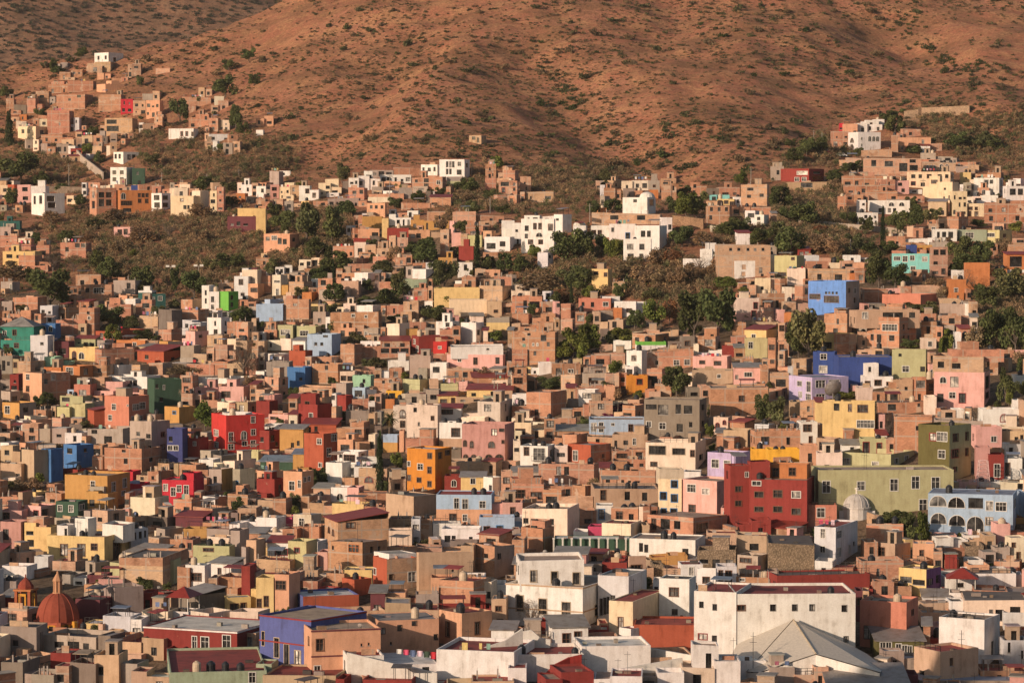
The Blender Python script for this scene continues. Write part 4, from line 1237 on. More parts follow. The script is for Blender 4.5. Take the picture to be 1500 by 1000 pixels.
TILES[1125, 450] = '''
0 47 147 320 k 1x2n c=36
253 437 130 240 y/k c=322 @277,172,35,30,d roof=T kn=painted_house
495 744 50 200 k c=640 @500,80,16,26,b @540,85,14,26,b @565,85,66,30,w @512,135,14,30,b @540,135,20,40,b @595,138,24,26,b @660,85,14,26,b @690,85,14,26,b @720,80,14,26,b @660,140,14,20,b @690,140,14,20,b roof=T | brick block with a long white window | big brick block with a long white window and a terracotta band
^ 430 742 15 85 t @460,25,26,30,w @560,25,100,26,b @690,25,30,26,b off=3
222 347 217 340 B c=325 @258,228,28,26,w @253,287,35,32,w roof=T | cobalt blue tower house | cobalt blue tower house with two white framed windows
345 612 242 380 B roof=T ph=.2 t1 | long cobalt blue wall house | long cobalt blue walled house with a white stair
465 610 337 395 w 3x1n @475,360,24,26,n @505,360,20,26,w @535,362,22,26,w roof=W t2
^ 478 540 275 320 w off=1 @490,290,14,24,b
610 787 207 355 g @660,288,30,28,w @745,290,20,22,d @642,228,12,12,d @690,350,0,0,w c=770 roof=T ph=.3 | lime green tower with a pale blue notch | lime green tower house beside the cobalt wall
700 770 217 250 lw 
120 407 342 465 lv c=215 D=9 @155,366,18,24,w @193,364,16,50,w @235,358,50,34,w @305,358,55,30,w @160,418,14,28,w @190,425,20,30,w @237,425,46,30,w roof=B ph=.2 | pale lavender house with big dish | pale lavender house beside a large satellite dish
820 1122 318 488 p c=1055 @848,342,28,30,a @895,340,40,50,b @1070,342,40,58,r @892,418,28,28,w @938,422,30,46,r @1070,422,38,28,r @835,425,30,40,b roof=T ph=.3 | ornate pink house with brick upper floor | large pink house with red framed windows and a brick upper floor
^ 815 1125 242 325 K c=1052 @838,268,30,30,b @905,275,40,26,b @1066,262,46,40,b off=.8
^ 900 1152 207 247 k off=2 ph=.3
^ 945 1030 170 212 k off=3
272 542 460 640 y c=520 @327,473,24,32,d @395,475,15,34,n @440,478,46,34,n @437,553,88,34,w @525,480,10,24,b roof=T ph=.3 | pale yellow house above the ochre slope | tall pale yellow house with brown windows above a rocky bank
540 772 462 525 k @585,472,40,30,b @730,465,14,20,b T1
620 822 530 710 k c=800 @725,580,22,20,d roof=T
750 1012 577 855 ol/g c=885 @832,612,42,42,w @838,700,28,38,w @775,640,0,0,r @905,620,30,36,n @978,617,16,38,n @898,696,40,38,r @978,697,16,34,n @905,780,28,26,b @800,620,26,34,r roof=T ph=.5 | olive tower block with brown framed windows | olive and lime tower block with brown framed windows
1050 1227 497 580 w @1135,522,36,36,A @1200,530,24,20,n roof=R
845 962 497 550 w roof=R
1015 1142 582 690 p @1090,630,26,26,w 
1140 1252 602 665 t 4x1b
1165 1262 667 745 lw @1178,685,16,30,d roof=T
1150 1240 737 840 w @1160,760,20,60,n
1078 1152 717 848 Rd @1105,765,26,62,w
450 582 640 722 g @465,658,28,56,r @532,662,22,50,r roof=R | small lime house with two red framed openings | small lime house with two red framed openings under the yellow house
360 747 717 790 g @380,748,32,30,w @515,758,28,22,w @622,742,22,24,w @685,738,24,26,w roof=R c=600 | low lime house with white shutters | long low lime house standing on the lime wall
0 155 692 770 ys roof=R t2
245 907 792 1010 g @265,846,36,56,w @435,850,36,40,w @597,838,36,56,w @702,826,36,58,w @800,830,38,56,w @740,938,36,60,w roof=T ph=.3 D=9 | long lime green building with white framed windows | long lime green building with tall white framed windows
1015 1082 682 840 pd 
1020 1140 850 890 lw 
0 260 -5 0 k
'''
TILES[0, 700] = '''
268 412 115 195 G c=382 @280,135,20,28,w @335,135,22,30,w @385,132,16,26,w roof=T | small dark green house near the ochre block | small dark green house with white windows below the ochre block
108 267 137 200 p c=200 @160,160,26,26,r @205,155,22,30,n roof=R
0 108 157 210 p @15,170,30,28,n roof=T
0 90 92 135 k roof=T
110 222 95 130 c
630 810 97 190 c c=757 roof=T ph=.5 t1
845 937 102 190 k 2x1b roof=D
985 1102 92 160 w/k c=1050 @1015,115,12,24,d @1032,115,12,24,d
935 1107 147 215 k/u c=1037
1110 1212 77 165 k 1x1b t2
1160 1252 147 220 K 2x1n
855 992 187 245 m roof=SR
108 252 237 355 y roof=T ph=.5 
215 603 287 410 y c=510 @285,330,36,54,n @373,326,38,58,n @443,322,30,30,n @445,385,30,24,n @540,315,26,90,n roof=T ph=.3 | curved yellow house with brown framed windows | broad curved yellow house with brown framed tall windows and white roof rooms
^ 278 332 230 292 w @315,245,20,40,b off=3
^ 362 462 198 292 w @415,245,36,36,b c=430 off=3
^ 497 603 225 292 w off=4
598 718 247 372 lw c=640 @608,275,14,34,b @625,275,12,34,b @608,345,14,24,b @630,345,12,22,b @650,265,14,34,b @676,262,14,34,b @700,258,10,34,b @650,330,0,0,d roof=G | greyish white house adjoining the yellow curve | greyish white house with two rows of windows adjoining the curved yellow house
0 105 212 350 pd @15,250,26,50,d @12,315,24,30,b roof=D
575 852 387 540 k c=795 low=t:430 roof=D D=12 ph=.3 | bare brick wall house with green corner | wide bare brick house with a flattened grey roof
797 850 400 520 g
865 927 432 570 k ph=.3
903 1022 425 565 w c=1000 @930,465,52,36,n @955,532,26,34,d roof=W ph=.3 | white house with a brown grid window | white house with a brown grid window and outside ladder
938 1140 332 420 g c=1120 @990,345,50,14,n ph=.4 t2 roof=D
835 912 352 430 t @865,368,24,14,w t2 T2
895 1010 247 295 O roof=R
1010 1122 287 320 c roof=T
1000 1122 247 290 u
1125 1172 255 400 u
1170 1252 212 260 w
1202 1252 302 430 t T1
5 162 430 500 w c=130 roof=R T1
165 252 382 450 lw c=235
300 432 472 520 u roof=D
425 512 472 520 m roof=T
480 602 492 560 pd roof=D
530 640 415 480 g/u c=590 roof=G
0 80 500 580 u roof=G
365 492 590 710 m roof=D ph=.2
490 692 537 690 u c=560 @500,600,20,30,b roof=T
500 640 672 770 lw roof=T
740 862 582 650 t @770,600,24,30,b roof=G c=835
820 922 650 705 w roof=P | white pavilion base with a red hipped canopy | white terrace house topped by a red hipped canopy on posts
1065 1182 482 565 k roof=R T3
1090 1222 582 660 y c=1110 @1125,615,36,30,n @1175,612,24,26,n roof=B ph=.1
1225 1262 540 640 y
1120 1262 652 720 c roof=T
690 1167 735 880 Rd @985,770,38,60,w @1095,755,38,68,w @1095,838,38,30,w @940,770,22,60,w roof=W ph=.15 D=13 band=w | dark red colonial house with a white roof | dark red colonial house with tall white framed windows and a white roof
205 477 767 860 u @260,800,50,30,b @330,795,60,40,b @410,800,30,40,b ph=.8 roof=D
0 182 722 880 u @60,790,30,30,b roof=D
460 582 862 1030 t @480,920,26,40,b roof=T ph=.4
590 672 902 1020 u
835 1300 942 1080 Gm @1215,950,30,50,w roof=R D=22 ph=.35 th=8 T1 t3 kn=painted_house | pale green wide red roofed house | pale green walled house with a wide red roof in the foreground
640 840 942 1060 t roof=R ph=.4
540 800 800 890 t roof=R D=9 ph=.8
810 960 832 900 R ph=.8 roof=R
245 347 852 950 Rd roof=D
0 245 900 1040 us roof=R ph=.5
340 470 900 1040 us roof=R ph=.6
150 330 960 1060 u roof=R
'''
TILES[375, 700] = '''
0 275 692 960 V c=270 th=38 D=12 @12,775,14,70,s @78,800,24,95,s @130,825,24,100,s @185,850,30,90,s roof=T ph=.3 band=R | violet blue wing with a red cornice | violet blue wing with tall windows and a red and white cornice
160 275 642 780 V th=-30 @207,690,24,66,l roof=T D=5
160 560 577 660 V/or c=230 roof=W ph=.3 D=9 | orange red storey with a violet end | long orange red upper storey with a violet end wall
415 562 495 580 or c=480 roof=R
275 607 735 980 s th=14 @298,780,34,55,n @288,910,28,70,w @510,808,10,14,b @545,805,10,14,b roof=T ph=.4 band=m D=9 d1 | peach corner building with a dark red stripe | peach corner building with a dark red stripe and peeling patches
600 892 690 860 s th=14 @612,726,20,28,d @692,714,20,28,d @762,686,22,32,d @866,672,20,32,d @868,766,18,26,d @655,795,10,14,b roof=G ph=.1 D=8 
890 1152 660 830 s c=1005 @925,715,18,70,n @1068,710,24,60,n roof=R ph=.3 | peach block with a red flat roof | peach block with a red flat roof near the violet wing
270 630 650 720 t th=12 roof=D ph=.9 D=6 d1 t1
450 890 862 1000 w roof=R ph=.35 D=14 th=10
880 1260 840 1010 w th=-14 roof=R ph=.5 D=12 | white parapet house with laundry | long white walled house with a red roof terrace and laundry
30 392 962 1060 t roof=R ph=.35 D=10
0 77 905 1020 Gm roof=R
520 900 985 1080 Rd roof=R ph=.4 D=6
930 1260 990 1080 t roof=R ph=.3 D=6
320 645 212 340 K c=400 @440,218,40,26,n @340,255,14,30,g @365,260,14,30,g roof=SR | plastered house with a red sloping roof | old plastered house with a red sloping roof and arched side windows
345 632 312 460 k c=520 @450,327,52,36,o @365,340,10,20,b @555,340,14,30,b @590,345,12,30,b roof=T ph=.4 | bare brick house with orange shutters | bare brick house with orange shutters in the old core
300 350 360 450 p
370 527 125 175 y roof=T ph=.8
260 377 122 175 K
630 877 87 200 t c=770 roof=D ph=.2 | old tan block with a flat grey roof | old tan walled block with a weathered flat roof
880 1150 80 225 b @968,98,22,50,w @1008,102,26,48,w @1092,112,28,32,w @945,175,32,34,n @1010,178,20,30,w low=s:152 roof=R ph=.15 | blue house over a peach ground floor | blue house with white framed windows over a peach ground floor
1090 1262 190 275 b @1113,236,28,22,n @1175,232,30,14,B roof=R ph=.8
865 1002 220 300 w rail roof=R
905 1092 247 330 w @920,280,30,30,b @955,280,20,30,b @1040,285,18,20,b @1020,300,0,0,b roof=W
1060 1262 332 490 k/u c=1165 @1113,372,20,22,b @1180,370,14,26,d t1 roof=D
565 787 395 555 or/K c=640 @568,455,14,30,w @650,470,20,26,d @742,465,36,45,w roof=W ph=.4 
^ 570 780 370 420 w c=650 off=2 @650,395,30,20,n
783 1002 365 555 t c=795 @920,450,10,12,b roof=D D=9 ph=.3 | tall adobe brown wall house | tall windowless adobe brown house in the old core
890 1147 505 635 k c=1062 @1075,565,14,26,b roof=R ph=.3 T1
^ 1050 1177 508 600 c c=1150 off=3 @1128,555,16,30,d
1000 1217 482 590 w roof=W
780 892 567 640 u ph=.7
855 962 485 570 s roof=R
425 567 447 530 y/u roof=G
300 432 462 540 k
205 302 500 570 k 2x1d
0 87 485 660 y @5,590,20,40,n @40,575,20,50,n roof=G | yellow house with grey sheds on top | yellow house with cluttered grey sheds on its roof
55 157 312 410 w @95,345,60,30,r roof=SR
155 247 307 445 ly @188,340,24,22,r roof=R | olive and yellow house with red window | dull yellow house with a small red window and red roof
0 167 397 465 K
0 62 337 400 y roof=R
45 132 265 305 c
0 102 192 270 w roof=G
105 177 190 250 mg
365 447 45 115 w @395,75,30,30,a
445 502 45 135 p 1x1d
0 147 100 190 k
500 642 72 140 k
200 310 235 310 k T3 ph=.7
0 100 780 800 u
'''
TILES[750, 700] = '''
-30 425 532 735 w c=345 @22,590,34,76,s @132,600,38,74,s @245,610,40,60,s @372,640,24,52,s roof=T ph=.3 th=24 band=t D=14 | white mansion with stone window surrounds | white mansion with stone window surrounds and terrace pots
^ 37 352 400 525 w @90,450,30,54,s @192,456,30,56,s @298,462,32,56,s off=4
360 560 410 470 Rd roof=R
365 548 475 560 n@ c
420 568 475 705 lw @430,590,12,80,d @447,585,12,80,d @464,580,10,80,d @480,570,24,60,b th=-20 roof=G D=9 ph=.2
470 552 392 445 R roof=W
568 655 382 590 t c=572 @582,425,50,45,n @590,490,40,30,d roof=D | tan side building with a steel window | tan building with a large steel window by the courtyard tree
475 722 602 780 y3 c=590 @520,682,22,50,n roof=R ph=.15 D=14 th=22 | pale yellow house with a red flat roof | pale yellow house with a dark red flat roof and one brown window
595 890 715 830 or roof=R ph=.3 D=9 | orange red terrace house | orange red terrace house with a cluttered roof
525 637 735 830 w c=580 roof=R ph=.2
720 907 492 720 w c=865 @770,537,42,40,n @780,640,30,30,b @820,670,16,16,b roof=D ph=.15 | white house with a brown square window | white house with one brown square window next to tall white wall
825 932 420 510 w @865,435,22,46,w roof=R ph=.1
905 1002 442 560 w c=995 @933,484,30,28,n roof=W ph=.1 
1000 1097 430 530 lw @1043,452,28,52,n @1010,450,18,50,n roof=R
890 1092 552 860 w th=-16 @916,604,18,28,d @980,614,18,28,d @912,762,40,26,r @978,768,20,26,d roof=R ph=.3 D=11
1092 1677 562 880 w th=2 @1100,618,36,24,n @1260,615,26,30,d @1367,615,24,30,d @1452,615,24,30,d @1610,620,24,30,d @1620,772,22,28,d roof=R ph=.4 D=12 | tall white building with small square windows | tall plain white building with a row of small square windows
340 900 815 960 w th=6 roof=W ph=.4 D=9
830 1115 892 1040 w roof=W ph=.3 T2
-10 350 858 990 w roof=R ph=.5 th=6 t2 D=10
635 840 948 1050 w roof=W
1110 1242 890 1000 w roof=W ph=.2 @1165,930,14,20,b
195 372 725 840 w @248,758,36,72,n @306,750,32,80,n roof=SG th=8 D=6 | white pavilion with a grey sloping roof | white pavilion with a grey sloping roof and two brown doors
128 197 700 780 Rd roof=W
160 400 945 1080 Rd roof=R ph=.3 D=7 th=12
400 635 965 1080 w roof=R ph=.3 D=7
-20 70 925 1050 w roof=R
205 577 296 370 G ph=.1 roof=W kn=painted_house D=5 | green wall with white posts | low green walled terrace with slim white posts
300 442 235 310 mg roof=mg
440 637 222 330 c c=580 @498,282,28,26,n roof=R ph=.15 | cream house with a brick trim | cream house with brick trim behind the green wall
577 912 302 400 w c=895 @625,325,16,40,d @650,332,16,36,d @832,345,30,36,b roof=T ph=.2 D=8 th=15 | long low white house | long low white house beside the green wall
680 857 377 435 O roof=T
670 1067 195 300 k c=885 @732,210,44,50,b @795,215,30,40,b @900,225,64,50,b @690,215,20,50,n roof=T ph=.3 | brick arcade with empty bays | half built brick arcade house with empty bays
485 622 142 230 k c=615 @510,165,30,44,n @570,175,24,40,b t2 roof=D
410 492 132 225 w @425,152,26,48,B roof=D
400 717 52 140 t @433,55,24,50,n @550,65,26,42,b @635,70,26,40,b rail t2
715 837 5 185 y3 c=828 @778,10,30,36,B @725,70,30,36,B @778,80,30,36,B @730,150,24,26,B @775,150,30,26,B roof=D | pale yellow narrow house with blue windows | narrow pale yellow house with blue framed windows
^ 720 840 -45 12 c off=1
835 1132 15 190 p c=1000 @863,40,38,36,w @933,55,32,26,w @870,140,30,40,n roof=T ph=.4 | mottled pink house | mottled pink house with two white framed windows and open terrace
1020 1122 145 225 p @1033,165,40,32,w roof=D
50 332 150 295 c c=270 @95,205,70,24,n @55,200,26,26,b @185,200,20,30,b roof=T ph=.5 t2 d1 | cream house with concrete posts on its roof | cream house with a ribbon window and posts on its roof
-5 62 190 250 w low=b:210 roof=R
45 207 245 380 k c=150 roof=G
0 155 25 120 k 2x1n @90,40,24,50,b
150 407 90 160 K roof=T c=395
1100 1262 225 280 R ph=.5 roof=R
955 1100 268 330 t roof=R ph=.2
905 1092 352 440 st 3x1b roof=T
1105 1262 382 480 u @1118,395,52,20,n roof=D c=1200
1095 1262 482 530 k T3 @1112,485,24,16,w
0 60 300 420 k 
690 740 420 500 st
'''
TILES[1125, 700] = '''
-185 -84 -62 242 R @-112,-30,16,24,w @-160,40,30,24,n @-160,110,30,24,n roof=T ph=.3 th=10 t2
-86 242 10 248 R c=190 th=14 @-72,20,40,20,w @-60,72,40,26,n @30,62,40,34,n @118,66,40,30,w @-60,146,40,22,n @30,142,40,26,n @118,150,40,28,n roof=T ph=.15 D=9 | large dark red block with brown windows | large dark red block with small brown windows beside the lime building
^ 0 215 -68 14 o @25,-45,30,40,n @105,-48,30,36,n off=3.5 c=190
^ -86 10 -80 14 R off=3
193 335 130 235 sc @240,146,36,44,w roof=R rail ph=.3
230 475 240 435 lw c=330 @260,250,20,44,w @258,335,22,30,w @338,345,26,46,w @335,262,32,34,w @415,350,12,40,w @445,340,14,20,b roof=R ph=.3 th=24 rail t2 | greyish white house with red roof edge | greyish white house with red roof railing below the white dome
485 667 225 320 k c=660 @610,252,28,28,w roof=T
535 707 320 410 t c=620 @545,345,30,40,n @570,340,20,40,w roof=G
475 537 312 400 k @495,335,22,36,b
455 662 402 510 k @530,440,16,40,b roof=T
795 1225 82 280 b c=1195 @803,95,78,50,a @890,100,78,50,a @985,100,70,50,b @1070,115,30,44,w @1115,120,48,40,w @808,180,72,50,a @895,188,75,50,a @980,192,78,72,a @1068,195,32,36,s @1200,110,16,44,w roof=B ph=.05 D=9 t1 | blue house with arched loggias | light blue house with two rows of arched loggias
930 1050 55 90 w roof=W
1110 1252 175 228 O roof=R
1115 1262 222 340 p T1
820 977 302 355 w roof=T
860 1052 332 395 st roof=T
985 1057 302 355 t
1185 1262 290 410 c 3x2n
650 862 445 580 y/vt c=772 @656,488,52,28,b @712,498,54,26,b @780,495,30,28,d @832,485,20,36,d roof=T ph=.3 | yellow and purple corner house | yellow and purple corner house under a tan terrace canopy
40 502 470 550 R roof=D ph=.3 th=10 rail D=6 | long red wall building with railing posts | long red walled building with a railing along its flat roof
0 50 455 530 u
495 512 540 600 R
458 762 605 850 sc c=675 @478,730,40,64,d @712,655,16,28,d @610,750,30,30,d roof=T ph=.4 d1 T1 | salmon house with crumbling parapet | big salmon walled house with a crumbling parapet
515 700 525 590 k roof=G 
530 762 792 900 ol @548,795,24,36,w @577,800,24,36,w @625,808,24,36,w @655,815,24,34,w @682,818,20,34,w roof=SG D=7 | low olive house with a row of white windows | low olive house with a row of white windows under a metal roof
885 1012 560 610 w roof=P
865 1212 465 545 w roof=D rail
1150 1240 470 530 lw @1175,485,30,16,d
960 1262 595 720 c @1080,640,20,50,b @1110,640,40,55,b @1180,625,50,30,b roof=D ph=.1 D=11 th=-6 | flat roofed terrace house with a white eave | cream terrace house with a wide dark roof edged in white
890 962 600 690 w
850 1165 690 930 w c=1055 @1105,810,20,70,b roof=T rail ph=.3 | white house with a brick balustrade | tall white house with a brick balustraded terrace in shade
1150 1262 655 740 lw roof=T
790 1037 785 850 R roof=R ph=.1
740 1042 850 1030 t c=840 @890,880,20,40,b @760,960,20,40,b roof=R rail ph=.2 | tan house under small red roofs | tan house with small dark red roofs near the antenna mast
1150 1270 790 940 lw @1170,800,14,50,b @1235,840,12,40,b
735 1270 985 1060 u roof=B ph=.3 D=20
10 130 920 1040 u roof=G
560 740 880 960 u roof=W ph=.3
750 900 655 720 s roof=G
0 225 320 470 st roof=D ph=.2 D=14 | round rubble stone block with a flat roof | rubble stone walled block with a weathered flat roof
'''
def run_table():
    for (ox, oy), txt in TILES.items():
        for line in txt.strip().splitlines():
            parts = [p.strip() for p in line.split('|')]
            tk = parts[0].split(); up = tk[0] == '^'
            if up: tk = tk[1:]
            if '@' in tk[4]: continue
            x0, x1, y0, y1 = (float(v) for v in tk[:4])
            if y1 - y0 < 12: continue
            sp = parse(tk[5:])
            X = lambda v: ox + v * .3
            Y = lambda v: oy + v * .3
            if sp.c is not None: sp.c = X(sp.c)
            if sp.low: sp.low = (sp.low[0], Y(sp.low[1]))
            if sp.roof == 'mg': sp.roof = 'R'
            pav = sp.roof == 'P'
            if pav: sp.roof = 'T'; sp.ph = .2
            sp.wins = [('x', X(w[1]), Y(w[2]), w[3] * .3, w[4] * .3, w[5]) if w[0] == 'x' else w for w in sp.wins]
            wd = tk[4].split('/')[0]
            if not up and not sp.k and sp.roof in (None, 'T', 'G') and random.random() < .22 and len(parts) < 2: sp.k = True
            if not up and not (sp.t or sp.T) and random.random() < .4 and sp.roof in (None, 'T', 'G', 'W', 'R'):
                if random.random() < .7: sp.t = random.choice([1, 1, 2])
                else: sp.T = 1
            root = house(X(x0), X(x1), Y(y0), Y(y1), tk[4], sp, parts[1:] if len(parts) > 1 else None, up)
            if pav:
                P, d, s, r, xl, xr, Dp, H = place(X(x0), X(x1), Y(y0), Y(y1), None, 0, sp.D)
                mb = MB(); hh = 2.2; z = H + hh; ov = .5; Dp = min(Dp, 6); c = lin('#8e3428')
                for i, j in ((xl, 0), (xr, 0), (xr, Dp), (xl, Dp)):
                    mb.box(i - .12 if i > 0 else i, i if i > 0 else i + .12, j, j + .12, H - .02, z + .02, 'wall', WHITE)
                b4 = [(xl - ov, -ov, z), (xr + ov, -ov, z), (xr + ov, Dp + ov, z), (xl - ov, Dp + ov, z)]; ap = ((xl + xr) / 2, Dp / 2, z + 1.5)
                for i in range(4): mb.quad([b4[i], b4[(i + 1) % 4], ap], 'metal', c)
                mb.quad(b4[::-1], 'metal', c)
                mb.build('canopy', root)
# ------------------------------------------------------------------ trees: pixel table (centre, foot, width, height, kind)
TREES = {}
TREES[0, 0] = '''100 890 190 140 d;200 905 90 70 d;45 700 46 135 c;262 362 50 75 d;285 362 70 40 d;485 800 60 60 d;1100 478 110 115 d;1150 640 75 130 d;1190 665 70 70 d;880 600 100 115 d;680 425 50 60 d;1118 350 66 60 d;1215 300 66 60 d;1240 420 60 60 d;990 935 100 70 d;1120 935 90 50 d;30 480 70 60 d;400 285 70 50 d;455 660 70 45 d;195 575 60 45 d;425 752 60 50 l;740 810 70 60 e;1085 740 60 40 d;960 520 50 50 d'''
TREES[0, 230] = '''245 745 200 190 d;60 605 170 100 b;540 605 120 120 d;480 560 80 100 d;690 650 120 120 d;855 665 60 120 d;950 690 130 130 d;60 240 70 90 d;660 490 60 40 l;260 560 120 110 t;360 560 90 60 t;1130 560 140 90 d;1040 560 90 60 e;300 170 70 40 d;800 140 10 60 x0;470 350 110 50 e;330 420 90 60 d;390 240 60 60 d;1130 240 90 50 d;540 840 130 110 d;640 840 80 70 e;850 740 60 50 e;160 620 80 80 d;1000 420 120 60 b;830 400 130 100 t;690 420 140 80 b;600 470 120 70 b;420 420 90 60 b;980 300 130 70 b;250 330 110 70 b;560 320 130 70 b'''
TREES[375, 230] = '''135 380 120 115 d;90 300 80 70 d;250 420 160 200 e;370 420 150 180 d;300 500 140 110 d;440 290 90 80 d;390 565 140 110 d;310 590 90 60 d;440 430 60 50 b;379 690 20 160 c;385 708 100 95 d;545 660 80 60 d;620 570 110 70 e;640 725 150 85 d;540 725 90 50 d;700 680 80 140 e;920 650 120 140 e;830 525 150 135 d;760 480 80 70 d;970 490 60 55 d;1080 560 40 195 c;1045 580 40 42 l;1215 565 80 100 d;1140 540 60 60 d;1040 185 90 80 d;790 225 90 60 d;900 195 60 45 d;1140 205 70 45 d;1020 225 90 65 b;680 255 70 55 d;1000 370 70 60 d;910 725 110 90 l;870 790 120 70 d;1210 280 80 50 d;990 170 60 50 d;560 440 60 40 d;660 620 60 40 d'''
TREES[750, 230] = '''270 515 150 150 d;350 500 110 140 d;475 510 60 110 l;515 505 70 100 l;440 470 70 90 d;105 495 85 70 l;50 570 110 90 d;140 670 190 110 b;350 660 170 120 d;290 620 130 90 e;385 690 90 65 l;560 590 110 80 b;640 630 130 100 b;720 640 110 90 b;800 640 120 100 b;880 610 100 90 b;700 530 110 80 b;780 520 100 70 r;830 440 130 100 d;930 440 110 80 b;900 300 110 120 d;850 300 120 130 l;800 290 90 90 d;845 205 80 70 d;1065 400 150 110 d;1120 380 90 80 d;1210 440 110 90 d;490 270 95 65 d;300 980 150 150 l;370 960 130 150 l;250 990 90 90 l;690 850 110 150 l;600 840 90 90 d;890 890 180 230 d;1000 890 190 240 d;940 790 160 130 d;770 810 80 120 r;380 815 45 50 d;1130 800 70 55 d;530 920 140 90 l;1040 640 120 60 l;1000 580 70 90 b;915 570 120 110 t;870 540 80 70 b;1130 670 60 40 l;290 720 24 90 c;240 710 120 70 r;680 700 110 60 e'''
TREES[1125, 230] = '''190 340 170 110 d;110 330 110 90 d;60 250 110 110 d;270 330 100 60 b;400 330 90 60 d;480 370 90 80 d;110 480 150 140 d;60 420 100 100 e;250 470 130 100 b;330 480 120 90 b;420 460 100 90 e;255 380 90 50 r;560 425 26 160 c;630 375 110 110 d;720 350 100 120 d;820 300 60 50 d;1025 345 80 40 d;1215 370 90 60 l;940 520 130 130 d;1040 520 120 110 d;980 580 200 110 d;1150 480 90 80 b;540 640 140 180 d;620 640 120 120 d;500 480 110 60 d;820 640 90 50 b;1170 700 170 160 e;1080 740 140 110 d;1100 950 180 200 d;1210 960 150 230 d;1020 960 100 130 b;700 745 110 40 d;790 770 90 70 e;400 75 110 50 d;320 120 90 60 d;960 660 130 120 t;860 690 70 60 b;700 250 60 60 d;1050 700 90 80 d;590 470 90 60 d;450 560 20 10 x0'''
TREES[1125, 0] = '''110 715 60 40 d;260 745 110 80 d;190 760 100 80 d;130 790 90 70 d;620 650 90 90 d;590 600 90 60 d;920 720 110 70 d;1000 720 90 60 e;1100 730 90 60 d;710 750 80 40 d;440 760 50 40 d;450 830 60 50 d;670 560 60 30 d;1060 700 100 60 e'''
TREES[0, 450] = '''1000 600 130 130 L;120 905 130 70 b;60 900 90 60 e;1190 340 150 190 t;1230 330 90 120 t;700 165 110 60 d;870 335 130 60 b;950 330 90 50 b;190 500 60 70 d;230 480 90 70 d;1090 550 90 50 b;40 250 60 60 d;1180 70 120 80 d;280 690 40 30 b'''
TREES[375, 450] = '''395 130 80 85 d;490 190 90 75 e;310 120 60 40 d;605 930 44 280 c;625 905 50 60 d;650 650 90 135 P;310 880 85 100 d;600 300 120 60 e;550 300 70 50 e;1175 165 100 55 l;415 560 60 55 d;870 75 120 70 d;20 115 40 50 d;690 800 70 90 l;1110 350 80 60 b;730 350 50 40 l;680 70 80 40 d;1020 80 60 30 d;190 990 60 80 e;370 760 60 50 d;185 440 60 50 d;970 830 50 40 d'''
TREES[750, 450] = '''1220 570 90 150 d;805 440 130 145 d;180 400 130 65 d;350 590 60 60 d;620 445 70 45 l;980 540 60 80 d;1110 530 90 60 t;545 430 80 40 t;185 110 50 40 d;965 640 50 70 l;980 710 40 50 l;520 450 60 60 b;690 250 40 40 e;330 600 40 40 l'''
TREES[1125, 450] = '''200 270 190 250 e;150 250 120 170 d;50 580 110 150 e;75 600 70 40 l;590 640 60 110 t;1015 560 90 90 t;380 445 130 40 l;1160 480 80 190 d;1175 485 50 90 l;1240 330 60 90 d;1240 450 60 90 d;630 650 80 60 t;880 230 60 120 l;850 240 40 100 l;650 690 60 50 t;100 300 70 60 t;700 200 110 50 d;1120 490 40 40 d;290 170 60 40 l'''
TREES[0, 700] = '''700 555 90 80 d;820 560 60 60 d;150 80 120 80 b;410 80 40 40 d;955 900 90 60 l'''
TREES[375, 700] = '''110 700 70 60 l;60 700 60 40 d;145 700 40 70 d;830 330 70 40 e;190 180 40 50 l;780 335 50 30 e'''
TREES[750, 700] = '''610 580 60 75 L;655 560 70 80 d;90 730 140 150 t;40 690 80 90 t;800 590 30 30 t;420 295 30 20 l;200 520 20 22 d;40 520 24 24 l;120 520 16 18 l'''
TREES[1125, 700] = '''590 290 110 120 d;680 310 110 150 d;750 330 90 170 l;640 240 120 90 d;940 290 30 30 l;830 470 30 30 d;220 300 30 60 d;1080 440 60 30 d;950 440 50 26 d'''
TREELIST = []
for (ox, oy), t in TREES.items():
    for e in t.split(';'):
        a = e.split()
        if a[4] == 'x0': continue
        TREELIST.append((ox + float(a[0]) * .3, oy + float(a[1]) * .3, float(a[2]) * .3, float(a[3]) * .3, a[4]))

